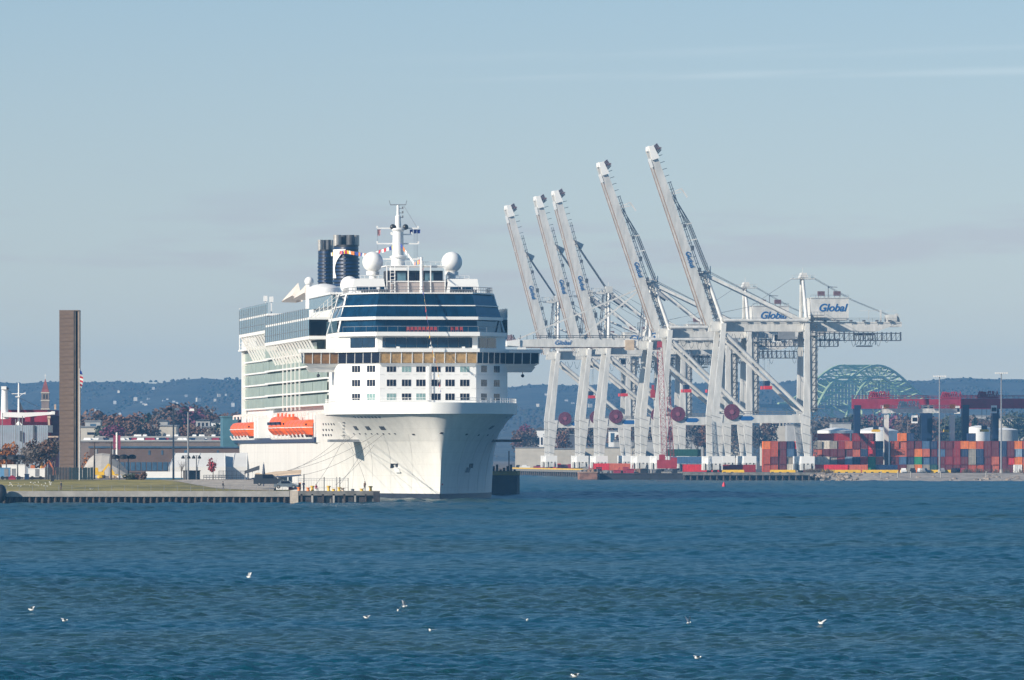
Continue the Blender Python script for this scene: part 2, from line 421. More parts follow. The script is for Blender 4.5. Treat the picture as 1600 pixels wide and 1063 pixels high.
w = b.build('distant_woodland', [mat('far_trees_brown', (.040, .033, .028), .95, .2, .05), mat('far_trees_grey', (.036, .035, .033), .95, .2, .05), mat('far_trees_olive', (.030, .035, .023), .95, .2, .05)], sm=True)
tag(w, 'bare brown wood covering the distant hills', 'woodland', kind='stuff')
# ------------------------------------------------------------------ haze
b = MB(); b.box(-1480, 1480, -300, 9900, -3.6, 122)
hz = b.build('haze', []); tag(hz, 'thin blue haze over the harbour', 'haze', kind='stuff')
hm = bpy.data.materials.new('haze_air'); hm.use_nodes = True; hm.node_tree.nodes.clear()
pv = N('ShaderNodeVolumePrincipled', hm.node_tree); pv.inputs['Color'].default_value = (*HAZE_COLOR, 1); pv.inputs['Density'].default_value = HAZE_DENSITY
pv.inputs['Anisotropy'].default_value = 0.0
ho = N('ShaderNodeOutputMaterial', hm.node_tree); hm.node_tree.links.new(pv.outputs[0], ho.inputs['Volume'])
hz.data.materials.append(hm)
# ================================================================== CRUISE SHIP (local: x to port, y aft, z up from the water)
TH = R(6.0); ST, CT = math.sin(TH), math.cos(TH)
BX, BY = -13.3, 1700.0
ship = empty('cruise_ship', (BX, BY, 0), TH, 'huge white cruise ship with dark blue glass front moored bow towards the harbour', 'cruise ship')
def s2w(x, y, z): return Vector((BX+x*CT-y*ST, BY+x*ST+y*CT, z))
def s2p(x, y, z):
    w = s2w(x, y, z); return 800+F*w.x/w.y, HOR-(w.z-CAMZ)*F/w.y
def p2s(px, py, ylocal):          # the ship point at a given distance aft seen at a pixel
    lo, hi = -40.0, 40.0
    for _ in range(50):
        m = (lo+hi)/2
        if s2p(m, ylocal, 0)[0] < px: lo = m
        else: hi = m
    w = s2w(lo, ylocal, 0); return Vector((lo, ylocal, CAMZ+(HOR-py)*w.y/F))
SL = 315.0; ZD = 17.0
def hb(xr, t):
    bd = 18.2*(1-(1-min(xr/46, 1))**2.2)**.52 if xr > 0 else 0
    bw = 18.2*(1-(1-min(xr/86, 1))**1.8)**.97 if xr > 0 else 0
    return bw+(bd-bw)*t**2.6
def stem(t): return 8.0*(1-t)**.8 if t < 1 else 0
def hullx(y, z):
    t = max(0, min(1, z/ZD)); y0 = stem(t)
    b = hb(y-y0, t)
    if y > 285: b *= 1-.12*((y-285)/30)**2
    return b
def hull_mesh(zs, du, y1=None, mi_of=None, ymin=None):
    b = MB(); rows = []
    for z in zs:
        t = max(0, min(1, z/ZD)); y0 = stem(t) if ymin is None else ymin
        ys = [y0+(SL if y1 is None else y1-y0 if y1 else 0)*0+d for d in du if (y1 is None or y0+d < y1-.5)]
        end = SL if y1 is None else y1
        ys = [y for y in ys if y < end-.3]
        while len(ys) < len(du): ys.append(end)
        rows.append([(y, hullx(y, z), z) for y in ys])
    for r0, r1 in zip(rows, rows[1:]):
        mi = mi_of((r0[0][2]+r1[0][2])/2) if mi_of else 0
        for i in range(len(du)-1):
            (y0, x0, z0), (y1_, x1, z1) = r0[i], r0[i+1]; (y2, x2, z2), (y3, x3, z3) = r1[i], r1[i+1]
            b.quad((-x0, y0, z0), (-x2, y2, z2), (-x3, y3, z3), (-x1, y1_, z1), mi)
            b.quad((x0, y0, z0), (x1, y1_, z1), (x3, y3, z3), (x2, y2, z2), mi)
    return b, rows
DU = [0, .15, .4, .8, 1.3, 2, 3, 4.2, 5.6, 7.2, 9, 11.5, 14.5, 18, 22, 27, 33, 40, 48, 58, 70, 85, 110, 150, 200, 250, 280, 290, 300, 307, 400]
b, rows = hull_mesh([-1.5, 0, .5, 1.1, 1.12, 2, 3.5, 5, 6.5, 8, 9.2, 10.2, 11.2], DU, None, lambda z: 1 if z < 1.105 else 0)
# transom
r = [(x, y, z) for y, x, z in [q[-1] for q in rows]]
for a, c in zip(r, r[1:]): b.quad((-a[0], a[1], a[2]), (a[0], a[1], a[2]), (c[0], c[1], c[2]), (-c[0], c[1], c[2]))
deckrow = rows[-1]
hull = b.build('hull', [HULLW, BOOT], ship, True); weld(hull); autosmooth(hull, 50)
b, rows = hull_mesh([11.2, 12.5, 13.5, 14.5, 15.3, 16.1, 16.7, 17.0], DU, 80)
hf = b.build('forward_hull', HULLW, ship, True); weld(hf); autosmooth(hf, 50)
b = MB()   # decks closing hull and aft end of the raised forepart
for r_, z in ((deckrow, 11.2), (rows[-1], 17.0)):
    for i in range(len(r_)-1):
        (y0, x0, _), (y1, x1, _) = r_[i], r_[i+1]
        b.quad((-x0, y0, z-.05), (x0, y0, z-.05), (x1, y1, z-.05), (-x1, y1, z-.05))
b.quad((-18.2, 80, 11.2), (18.2, 80, 11.2), (18.2, 80, 17), (-18.2, 80, 17))
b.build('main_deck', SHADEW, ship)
# bulwark: proud rim round the foredeck
b = MB(); out = []
for d in DU:
    y = d
    if y > 58: break
    out.append((hullx(y, 17.0)+.16 if y > 0 else 0, y-.16 if y < 3 else y))
for side in (-1, 1):
    for (xa, ya), (xb, yb) in zip(out, out[1:]):
        za, zb = 18.9, 18.9
        b.quad((side*xa, ya, 16.7), (side*xb, yb, 16.7), (side*(xb+.25), yb, zb), (side*(xa+.25 if xa > 0 else 0), ya-(0 if xa > 0 else .25), za))
        b.quad((side*(xa+.25 if xa > 0 else 0), ya-(0 if xa > 0 else .25), za), (side*(xb+.25), yb, zb), (side*(xb-.4), yb+(.3 if yb < 4 else 0), zb), (side*max(0, xa-.4), ya+.3, za))
        b.quad((side*(xb-.4), yb+(.3 if yb < 4 else 0), zb), (side*max(0, xa-.4), ya+.3, za), (side*max(0, xa-.4), ya+.3, 17), (side*(xb-.4), yb, 17))
        b.quad((side*xa, ya, 16.7), (side*xb, yb, 16.7), (side*(xb-.3), yb, 16.7), (side*max(0, xa-.3), ya+.2, 16.7))
bul = b.build('bulwark', WHITE, ship, True); weld(bul); autosmooth(bul, 40)
# foredeck rail
for side in (-1, 1):
    b = MB()
    pts = [(side*(x-.1), y+.1, 18.9) for x, y in out if y >= 0]
    for k in (.45, .9): b.path([(x, y, z+k) for x, y, z in pts], .05, 4)
    last = None
    for (x0, y0, z), (x1, y1, _) in zip(pts, pts[1:]):
        L = math.hypot(x1-x0, y1-y0); n = max(1, int(L/1.6))
        for i in range(n):
            t = i/n; b.bar((x0+(x1-x0)*t, y0+(y1-y0)*t, 18.9), (x0+(x1-x0)*t, y0+(y1-y0)*t, 19.8), .07)
    b.build('foredeck_railing', WHITE, ship)
def hull_find(px, py, side):
    """local hull point (side -1 = left in the picture) seen at that pixel"""
    best = None
    y = 1.0
    while y < 85:
        w = s2w(0, y, 0); z = CAMZ+(HOR-py)*w.y/F
        x = side*hullx(y, z); q = s2p(x, y, z)[0]
        d = abs(q-px)
        if best is None or d < best[0]: best = (d, x, y, z)
        y += .1
    return best[1:]
def hull_patch(b, px, py, side, w, h, mi=0, proud=.05, skew=0):
    x, y, z = hull_find(px, py, side)
    e = .4
    t = Vector((side*(hullx(y+e, z)-hullx(y-e, z)), 2*e, 0)).normalized()
    v = Vector((side*(hullx(y, z+e)-hullx(y, z-e)), 0, 2*e)).normalized()
    n = t.cross(v).normalized()
    if n.x*side < 0: n = -n
    c = Vector((x, y, z))
    pts = []
    for o_ in (-.15, proud):
        for i, j in ((-1, -1), (1, -1), (1, 1), (-1, 1)): pts.append(c+t*(i*w/2+j*skew)+v*(j*h/2)+n*o_)
    b.add(pts, ((3, 2, 1, 0), (4, 5, 6, 7), (0, 1, 5, 4), (1, 2, 6, 5), (2, 3, 7, 6), (3, 0, 4, 7)), mi)
def hp(name, spots, side, w, h, m, **k):
    for px, py in spots:
        b = MB(); hull_patch(b, px, py, side, w, h, **k); b.build(name, m, ship)
hp('mooring_opening', [(556, 669), (575, 669), (597.5, 669)], -1, 2.3, 1.0, GREYD, skew=-.3)
hp('mooring_opening', [(768, 668), (782, 668), (791, 668)], 1, 2.2, .95, GREYD, skew=.3)
hp('porthole', [(554+5.5*i, 652) for i in range(8)], -1, .62, .42, WINK)
hp('porthole', [(781+2.6*i, 652.5) for i in range(8)], 1, .8, .35, WINT)
hp('fairlead', [(553+i*9.2, 678) for i in range(8)], -1, .6, .3, BLACK)
hp('fairlead', [(646, 679)], -1, .9, .35, BLACK)
hp('fairlead', [(729, 679), (748, 680), (762, 680), (774, 681)], 1, .9, .35, BLACK)
for side, px, py in ((-1, 616, 728), (1, 736, 728)):
    b = MB(); hull_patch(b, px, py, side, 3.8, .95, skew=-.55)
    p = b.build('anchor_pocket', BLACK, ship)
    b = MB(); hull_patch(b, px+(6 if side < 0 else -6), py+6, side, 2.4, 1.0, proud=.35); hull_patch(b, px+(3 if side < 0 else -3), py+2, side, .35, 1.0, proud=.3)
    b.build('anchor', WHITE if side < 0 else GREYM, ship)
b = MB(); hull_patch(b, 690, 677, 1, .9, .4); b.build('bow_fairlead', BLACK, ship)
b = MB(); hull_patch(b, 691, 757, 1, .5, .3, proud=.12); b.build('bow_mark', RED, ship)
# hull seams
for side in (-1, 1):
    for y0, k in ((20, .0), (30, 0), (40, 0), (52, 0)):
        pts = []
        for i in range(10):
            z = 1.5+i*1.25; y = y0-12*(z/14)**1.4
            pts.append(Vector((side*(hullx(y, z)+.012), y, z)))
        b = MB(); b.path(pts, .03, 4); b.build('hull_seam', SHADEW, ship)
# boarding platform ledges on both sides, with the louvred opening above
for side in (-1, 1):
    b = MB(); b.box(side*15.8-3.4, side*15.8+3.4, 36, 41, 11.25, 11.75)
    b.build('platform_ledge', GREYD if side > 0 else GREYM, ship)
b = MB(); hull_patch(b, 537, 671, -1, 1.6, 3.2, proud=.08); sl_ = b.build('side_shutter', SHADEW, ship)
for k in range(5): b = MB(); hull_patch(b, 537, 660+k*5, -1, 1.4, .12, proud=.14); b.build('shutter_slat', GREYD, sl_)
hp('side_window', [(505+i*4.2, 663) for i in range(5)]+[(505+i*4.6, 672) for i in range(4)]+[(505+i*4.2, 680) for i in range(4)], -1, 1.2, .42, WINK)
# --------------------------------------------------------------- superstructure
def outline(wf, yf, ws, ys, ya):
    return [(-wf, yf), (wf, yf), (ws, ys), (ws, ya), (-ws, ya), (-ws, ys)]
SW, FW, FY, SY = 17.3, 9.6, 32.0, 46.0
b = MB(); b.prism(outline(FW, FY, SW, SY, 64), 16.95, 29.55)
b.build('front_superstructure', WHITE, ship)
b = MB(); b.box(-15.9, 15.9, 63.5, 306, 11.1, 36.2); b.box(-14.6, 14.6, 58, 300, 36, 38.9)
b.build('cabin_block', SHADEW, ship)
# front windows (each group of three panes in one frame)
def facet_pt(k):
    """k in metres along the front from the centre, round the corners"""
    s_ = 1 if k > 0 else -1; a = abs(k)
    if a <= FW: return Vector((k, FY, 0)), Vector((1, 0, 0)), Vector((0, -1, 0))
    d = Vector((SW-FW, SY-FY, 0)).normalized(); p = Vector((FW, FY, 0))+d*(a-FW); nn = Vector((d.y, -d.x, 0))
    if s_ < 0: p.x *= -1; return p, Vector((d.x, -d.y, 0)), Vector((-nn.x, nn.y, 0))
    return p, d, nn
def solve_front(px):
    lo, hi = -25.0, 25.0
    for _ in range(40):
        m = (lo+hi)/2; p = facet_pt(m)[0]
        if s2p(p.x, p.y, 0)[0] < px: lo = m
        else: hi = m
    return lo
def oriented(b, c, t, n, w, h, d0, d1, mi=0, cx=0, cz=0):
    up = Vector((0, 0, 1)); pts = []
    for o_ in (d0, d1):
        for i, j in ((-1, -1), (1, -1), (1, 1), (-1, 1)): pts.append(c+t*(cx+i*w/2)+up*(cz+j*h/2)+n*o_)
    b.add(pts, ((3, 2, 1, 0), (4, 5, 6, 7), (0, 1, 5, 4), (1, 2, 6, 5), (2, 3, 7, 6), (3, 0, 4, 7)), mi)
random.seed(5)
for zc in (25.75, 22.95, 20.2):
    for i, px in enumerate((556.6, 580, 611.5, 635, 657.5, 681, 703, 726, 756, 776)):
        k = solve_front(px); p, t, n = facet_pt(k); p = p+Vector((0, 0, zc))
        wide = 1.9 if 600 < px < 735 else 3.0
        b = MB(); oriented(b, p, t, n, wide, 1.4, -.05, .03)
        fr_ = b.build('window', SHADEW, ship)
        gm = WINT if (zc > 25 and px in (635, 726)) or (zc < 21 and px in (580, 611.5, 657.5)) else WINK
        for q in (-1, 0, 1):
            b = MB(); oriented(b, p, t, n, wide*.29, 1.28, .0, .05, cx=q*wide*.335)
            b.build('pane', gm, fr_)
b = MB()   # thin ledges and scuppers under the window rows
for zc in (24.6, 21.85):
    for i in range(30):
        k = -24+i*1.65
        if abs(k) > 25: continue
        p, t, n = facet_pt(k); oriented(b, p+Vector((0, 0, zc)), t, n, .9, .1, -.05, .06)
b.build('drip_ledge', SHADEW, ship)
b = MB(); p, t, n = facet_pt(solve_front(669)); oriented(b, p+Vector((0, 0, 23.2)), t, n, .5, 7.5, 0, .25)
p, t, n = facet_pt(solve_front(673)); oriented(b, p+Vector((0, 0, 23.2)), t, n, .12, 7.5, .3, .42)
b.build('front_ladder', WHITE, ship)
# bridge: roof, floor, panes
BR = [(-23.9, 45.4), (-17.0, 44.4), (-9.8, 30.9), (9.8, 30.9), (17.0, 44.4), (23.9, 45.4)]
def bridge_slab(z0, z1, dx, dy, back=50, flare=0):
    f = [(x+(dx if x > 0 else -dx), y-dy) for x, y in BR]
    b = MB(); b.prism(f+[(f[-1][0], back), (f[0][0], back)], z0, z1); return b
bridge_slab(29.05, 29.75, .35, .5).build('bridge_roof', WHITE, ship)
b = MB(); f0 = [(x*.985, y+.35) for x, y in BR]
b.prism([(x*.94, y+1.0) for x, y in BR]+[(22.2, 49.5), (-22.2, 49.5)], 26.2, 26.85, top=[(x, y+.1) for x, y in f0]+[(23.2, 49.8), (-23.2, 49.8)])
for x in (-1, 1):
    lo_ = [(x*17.0, 46.6), (x*22.2, 47.2), (x*22.2, 49.4), (x*17.0, 49.4)]; hi_ = [(x*17.0, 45.9), (x*23.0, 46.4), (x*23.0, 49.4), (x*17.0, 49.4)]
    if x < 0: lo_.reverse(); hi_.reverse()
    b.prism(lo_, 25.2, 26.25, top=hi_)
b.build('bridge_floor', WHITE, ship)
b = MB(); b.prism([(x*.96, y+1.1) for x, y in BR]+[(22.4, 49), (-22.4, 49)], 26.8, 29.1); b.build('bridge_inside', GREYD, ship)
counts = [4, 5, 9, 5, 4]
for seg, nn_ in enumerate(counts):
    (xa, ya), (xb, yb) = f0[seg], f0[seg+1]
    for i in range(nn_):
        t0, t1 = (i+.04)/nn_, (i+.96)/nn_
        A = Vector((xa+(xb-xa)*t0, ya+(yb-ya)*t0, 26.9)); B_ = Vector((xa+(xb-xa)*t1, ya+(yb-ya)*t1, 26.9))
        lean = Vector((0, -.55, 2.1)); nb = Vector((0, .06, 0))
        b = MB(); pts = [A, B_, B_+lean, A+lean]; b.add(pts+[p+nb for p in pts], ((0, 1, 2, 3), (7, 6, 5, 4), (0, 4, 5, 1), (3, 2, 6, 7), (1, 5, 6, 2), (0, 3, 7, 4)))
        b.build('bridge_pane', PANE_SUNLIT if seg == 2 else PANE_SHADED if seg == 0 else WINK, ship)
for seg, nn_ in enumerate(counts):
    (xa, ya), (xb, yb) = f0[seg], f0[seg+1]
    for i in range(nn_+1):
        t = i/nn_; A = Vector((xa+(xb-xa)*t, ya+(yb-ya)*t-.04, 26.85)); b = MB(); b.bar(A, A+Vector((0, -.57, 2.25)), .16, .12); b.build('bridge_mullion', WHITE, ship)
for x in (-1, 1):   # end windows of the wings
    b = MB(); b.quad((x*23.6, 46.2, 26.95), (x*23.6, 49.4, 26.95), (x*23.75, 49.4, 29), (x*23.75, 45.8, 29)); b.build('wing_end_window', WINK, ship)
    b = MB(); b.sphere((x*20.5, 47.5, 24.5), .35, 8, 6); b.bar((x*20.5, 47.5, 25.3), (x*20.5, 47.5, 24.5), .12); b.build('wing_light', BLACK, ship)
b = MB()
for x in (-6, 0.5, 7): b.cbox((x, 31.2, 29.95), .6, .5, .35)
b.build('roof_wiper_box', WHITE, ship)
# glazed front, tier by tier: (z0, z1, wf, yf, ws, ys) lower and upper outlines
def tier(z0, z1, lo, hi, name, nfront, nside, m, gap=.05):
    """glass panels between two outlines (half front, front y, half side, side y)"""
    def corners(o, z):
        wf, yf, ws, ys = o
        return [Vector((-ws, ys+26, z)), Vector((-ws, ys, z)), Vector((-wf, yf, z)), Vector((wf, yf, z)), Vector((ws, ys, z)), Vector((ws, ys+26, z))]
    A, B_ = corners(lo, z0), corners(hi, z1)
    for seg, cnt in enumerate((4, nside, nfront, nside, 4)):
        for i in range(cnt):
            t0, t1 = i/cnt, (i+1)/cnt
            p = [A[seg].lerp(A[seg+1], t0), A[seg].lerp(A[seg+1], t1), B_[seg].lerp(B_[seg+1], t1), B_[seg].lerp(B_[seg+1], t0)]
            g = gap/max(.2, (p[1]-p[0]).length)
            p = [p[0].lerp(p[1], g/2), p[1].lerp(p[0], g/2), p[2].lerp(p[3], g/2), p[3].lerp(p[2], g/2)]
            n = (p[1]-p[0]).cross(p[3]-p[0]).normalized()*-.08
            j = random.uniform(-.03, .03)
            q = [v-n*j for v in p]
            b = MB(); b.add(q+[v+n for v in q], ((0, 1, 2, 3), (7, 6, 5, 4), (0, 4, 5, 1), (3, 2, 6, 7), (1, 5, 6, 2), (0, 3, 7, 4)))
            b.build(name, m, ship)
def slab(z0, z1, o, name, m=WHITE, back=26):
    wf, yf, ws, ys = o
    b = MB(); b.prism([(-wf, yf), (wf, yf), (ws, ys), (ws, ys+back), (-ws, ys+back), (-ws, ys)], z0, z1); return b.build(name, m, ship)
random.seed(3)
slab(29.7, 32.3, (10, 33.4, 16.9, 46, ), 'forward_house', WHITE)
b = MB()
# glass band above the bridge
for seg in range(14):
    x0 = -14.6+seg*29.2/14; x1 = x0+29.2/14-.06
    def fy(x): return 33.25 if abs(x) <= 10 else 33.25+(abs(x)-10)*1.82
    bb = MB(); bb.quad((x0, fy(x0)-.05, 29.95), (x1, fy(x1)-.05, 29.95), (x1, fy(x1)-.05, 31.95), (x0, fy(x0)-.05, 31.95)); 
    bb.build('lounge_window', GLASSD, ship)
slab(32.25, 33.05, (10.3, 31.6, 17.0, 44.5), 'balcony_slab', WHITE)
tier(33.1, 35.55, (10.2, 35.0, 16.2, 47.2), (10.0, 35.2, 15.9, 47.2), 'front_glass', 10, 4, GLASSD)
slab(35.5, 36.1, (10.2, 34.0, 16.4, 46.0), 'deck_band', WHITE)
tier(36.1, 38.25, (10.1, 34.6, 16.1, 46.4), (9.7, 35.6, 15.4, 47.0), 'front_glass', 10, 4, GLASSD)
slab(38.22, 38.42, (9.8, 35.4, 15.6, 46.8), 'thin_ledge', WHITE)
tier(38.42, 40.75, (9.7, 35.7, 15.35, 47.0), (9.2, 36.9, 14.3, 47.8), 'front_glass', 10, 4, GLASSD)
slab(40.7, 40.95, (9.4, 36.6, 14.6, 47.5), 'top_deck', WHITE)
b = MB(); wf, yf, ws, ys = 9.2, 36.6, 15.0, 47.4   # dark core behind the glass
b.prism([(-wf+.4, yf), (wf-.4, yf), (ws-.6, ys+.3), (ws-.6, ys+20), (-ws+.6, ys+20), (-ws+.6, ys+.3)], 33.0, 36, top=None)
b.prism([(-9.1, 36.9), (9.1, 36.9), (14, 48), (14, 72), (-14, 72), (-14, 48)], 36, 40.7)
b.build('lounge_core', NAVY, ship)
b = MB()   # balcony glass rail and red chairs in a row
for seg in range(16):
    x0 = -16+seg*2.0
    def fy2(x): return 31.8 if abs(x) <= 10.3 else 31.8+(abs(x)-10.3)*1.92
    b.bar((x0, fy2(x0), 34.15), (x0+2, fy2(x0+2), 34.15), .08)
    b.bar((x0, fy2(x0), 33.05), (x0, fy2(x0), 34.15), .06)
b.build('balcony_railing', GREYM, ship)
CHAIR = mat('dull_red_canvas', (.34, .045, .05), .8, .15, 2)
for i in range(11):
    x = -2.6+i*.78 if i < 8 else 6.2+(i-8)*.9
    b = MB(); b.box(-.28, .28, -.25, .25, .38, .5); b.box(-.28, .28, .2, .28, .5, 1.0)
    for px_ in (-.24, .24):
        for py_ in (-.2, .22): b.bar((px_, py_, 0), (px_, py_, .4), .05)
    w_ = s2w(x-1.2, 33.4, 33.06)
    o = b.build('deck_chair', CHAIR, None, loc=w_, rz=TH)
    tag(o, 'red chair in the row behind the balcony rail over the ship\'s bridge', 'chair', 'red chairs on the ship balcony')
# top rail
b = MB()
pts = [(-14.4, 60, 40.95), (-14.4, 47.6, 40.95), (-9.2, 36.8, 40.95), (9.2, 36.8, 40.95), (14.4, 47.6, 40.95), (14.4, 60, 40.95)]
for k in (.55, 1.1): b.path([(x, y, z+k) for x, y, z in pts], .05, 4)
for (x0, y0, z), (x1, y1, _) in zip(pts, pts[1:]):
    n_ = max(2, int(math.hypot(x1-x0, y1-y0)/1.3))
    for i in range(n_): b.bar((x0+(x1-x0)*i/n_, y0+(y1-y0)*i/n_, z), (x0+(x1-x0)*i/n_, y0+(y1-y0)*i/n_, z+1.1), .07)
b.build('top_railing', GREYM, ship)
# deckhouses on the top deck
def house(name, x0, x1, y0, y1, z0, z1, ins=.6):
    b = MB(); b.box(x0, x1, y0, y1, z0, z1, 0, (ins, ins*.6)); return b.build(name, WHITE, ship)
for x0, x1, wins in ((-13.6, -6.6, ((-12.6, -10.2), (-10.0, -8.6), (-7.9, -7.0))), (5.4, 12.2, ((6.2, 8.4), (8.6, 10.8)))):
    h_ = house('deck_house', x0, x1, 50, 62, 40.95, 43.9, .5)
    for a, c in wins:
        b = MB(); b.quad((a, 49.98+.05, 41.5), (c, 50.03, 41.5), (c, 50.27, 43.3), (a, 50.27, 43.3)); b.add([(a, 50.35, 41.5), (c, 50.35, 41.5)], ()); b.build('window', GLASSD, h_)
b = MB(); b.box(-6.4, 5.2, 50.6, 62, 40.95, 43.3); b.build('screen_wall', TAUPE, ship)
b = MB(); b.box(-6.2, 5.0, 53, 61, 43.3, 45.6); b.build('observation_room', BLACK, ship)
for i in range(6):
    x = -6.0+i*1.85; b = MB(); b.quad((x, 52.95, 43.6), (x+1.7, 52.95, 43.6), (x+1.7, 52.95, 45.2), (x, 52.95, 45.2)); b.build('observation_window', GLASSS if i % 3 == 1 else WINK, ship)
b = MB(); b.box(-6.6, 5.4, 50.4, 62, 43.3, 43.5); b.box(-6.6, 5.4, 51.4, 62, 46.4, 46.6)
for x in (-6.5, -4.9, -2.2, 2.3, 5.2): b.bar((x, 50.3, 40.95), (x, 50.6, 46.5), .2)
b.tube((.4, 50, 40.95), (.4, 50, 48.2), .33, .28); 
for z in (41.6, 42.3, 43.0, 43.7, 44.4, 45.1): b.bar((-5.8, 50.2, z), (-4.9, 50.2, z), .1)
b.bar((-5.8, 50.2, 41), (-5.8, 50.4, 46.4), .12)
for k in (46.2, 47.3):
    b.path([(-6.6, 51.4, k), (5.4, 51.4, k)], .05, 4)
for i in range(13): b.bar((-6.6+i, 51.4, 46.6), (-6.6+i, 51.4, 47.3), .06)
b.build('mast_house_frame', WHITE, ship)
# loungers piled on the fore top deck as one rack
b = MB()
for i in range(11):
    for x0 in (-11.8, 6.0):
        x = x0+i*.5; b.box(x, x+.38, 48.2, 48.5, 40.95, 41.7, 0); b.box(x, x+.38, 48.5, 49.4, 41.3, 41.4)
b.build('lounger_stack', GREYD, ship)
# radomes
for x in (-8.1, 7.9):
    b = MB(); b.sphere((x, 64, 47.55), 2.1, 26, 16); b.lathe([(1.35, -1.9), (1.3, -2.6), (.75, -2.7), (.7, -5.2)], (x, 64, 47.55), 18)
    b.build('radome', WHITE, ship, sm='auto')
b = MB(); b.box(-11, -6.4, 60, 68, 42.5, 43.7); b.box(6.4, 11, 60, 68, 42.5, 43.7)
for x0 in (-11, 6.4):
    for k in (.5, 1.0): b.path([(x0, 60, 43.7+k), (x0+4.6, 60, 43.7+k)], .05, 4)
    for i in range(6): b.bar((x0+i*.92, 60, 43.7), (x0+i*.92, 60, 44.7), .07)
b.build('radome_platform', WHITE, ship)
for px, py, y, r_ in ((483, 440, 175, 1.0), (546, 446, 90, 1.9)):
    c = p2s(px, py, y); b = MB(); b.sphere(c, r_, 16, 10); b.tube(c-Vector((0, 0, r_*.8)), c-Vector((0, 0, 6)), r_*.6); b.build('small_radome', WHITE, ship, sm='auto')
# mast
MY = 96.5; mx = p2s(622, 400, MY).x
def mz(py): return CAMZ+(HOR-py)*(BY+MY*CT)/F
mast = MB()
mast.lathe([(1.45, mz(418)), (1.4, mz(404)), (1.7, mz(403)), (1.75, mz(401)), (1.15, mz(399)), (1.1, mz(362)), (1.45, mz(359)), (1.4, mz(357.5)), (.62, mz(356)), (.55, mz(338)), (.3, mz(336)), (.28, mz(321))], (mx, MY, 0), 16)
mast.box(mx-1.6, mx+1.6, MY-2, MY+2, 43, mz(416))
mast = mast.build('radar_mast', WHITE, ship, sm='auto')
def yard(py, x0, x1):
    b = MB(); z = mz(py); b.bar((mx+x0, MY, z), (mx+x1, MY, z), .28)
    for x in (x0, x1): b.box(mx+x-.15, mx+x+.15, MY-.15, MY+.15, z, z+.5)
    b.build('yard', WHITE, mast)
yard(357, -4.3, 4.1); yard(366.5, -1.4, 2.8); yard(381, -4.3, 4.2); yard(405, -4.3, 4.2)
b = MB(); z = mz(321); b.bar((mx-1.6, MY, z+.1), (mx+1.6, MY, z+.1), .18)
for x in (-1.7, 1.7): b.bar((mx+x*.94, MY, z+.1), (mx+x*1.06, MY, z+1.0), .12)
for k, py in enumerate((326, 333, 340)): b.bar((mx, MY, mz(py)), (mx+1.1, MY, mz(py)), .12); b.box(mx+.8, mx+1.1, MY-.1, MY+.1, mz(py)-.1, mz(py)+.4)
b.path([(mx+1.2, MY, mz(322)), (mx+4, MY, mz(357))], .04, 3)
for x in (3.3, 3.7, 4.0, -4.2): b.path([(mx+x, MY, mz(357)), (mx+x, MY, mz(405))], .03, 3)
b.build('aerial', GREYM, mast)
for x in (-1.1, 1.5):
    b = MB(); b.sphere((mx+x, MY-.3, mz(355)), .6, 10, 8); b.build('scanner', BLACK, mast)
# funnels
FUNB = mat('funnel_blue', (.007, .024, .07), .4, .15, .6)
def funnel(px0, px1, ytop, ybase, y, cx_py):
    xa, xb = p2s(px0, 400, y).x, p2s(px1, 400, y).x
    zt = p2s(px0, ytop, y).z; zb = p2s(px0, ybase, y).z; cx, w = (xa+xb)/2, (xb-xa)/2
    L = w*1.5
    root = MB()
    def ov(k, n=20): return [(cx+w*k*math.cos(2*math.pi*i/n), y+L*k*math.sin(2*math.pi*i/n)) for i in range(n)]
    root.prism(ov(.90), zb, zt-2.2)
    fo = root.build('funnel', BLACK, ship, sm='auto')
    n_ = int((zt-2.2-zb)/.8)
    for i in range(n_):
        b = MB(); z = zb+.8*i; k = 1.0 if i < n_-3 else .93
        b.prism(ov(k), z, z+.45, top=ov(k*.985)); b.build('louvre_ring', FUNB, fo, sm='auto')
    b = MB()
    for i in range(n_-2): b.cbox((cx-w*.25, y-L*.97-.05, zb+.8*i+.6), .5, .35, .22)
    b.build('ladder', GREYM, fo)
    for i, dx in enumerate((-.68, -.2, .28, .7)):
        b = MB(); b.tube((cx+dx*w, y-L*.25+(i % 2)*2, zt-2.4), (cx+dx*w, y-L*.25+(i % 2)*2, zt), w*.3, n=14); b.build('exhaust_pipe', STEEL if i in (0, 3) else GREYD, fo, sm='auto')
    return fo, cx, w, L, zt, zb
fb = funnel(496, 522, 375, 447, 250, 0)
fa = funnel(519.5, 562, 367.5, 447, 221, 0)
# white emblem of a slanted X on the near funnel
fo, cx, w, L, zt, zb = fa
b = MB(); zA = p2s(520, 389, 213).z; zB = p2s(520, 434, 213).z
def fpt(k, z):    # on the funnel's face, k = -1..1 across
    t = math.pi*1.5+k*1.25
    return Vector((cx+w*1.02*math.cos(t), 221+L*1.02*math.sin(t), z))
strip = []
for i in range(13):
    t = i/12; z = zA+(zB-zA)*t
    k0 = -1.05; k1 = -.1 - .75*math.sin(min(1, t*1.15)*math.pi*.62) + .35*max(0, t-.8)
    strip.append((fpt(k0, z), fpt(max(k0+.12, k1), z)))
for a, c in zip(strip, strip[1:]):
    for j in range(5):
        b.quad(a[0].lerp(a[1], j/5), a[0].lerp(a[1], (j+1)/5), c[0].lerp(c[1], (j+1)/5), c[0].lerp(c[1], j/5))
# project the strip back on the oval so it hugs the funnel
for i, v in enumerate(b.v):
    t = math.atan2((v[1]-221)/L, (v[0]-cx)/w); b.v[i] = (cx+w*1.025*math.cos(t), 221+L*1.025*math.sin(t), v[2])
b.build('funnel_emblem', WHITE, fo)
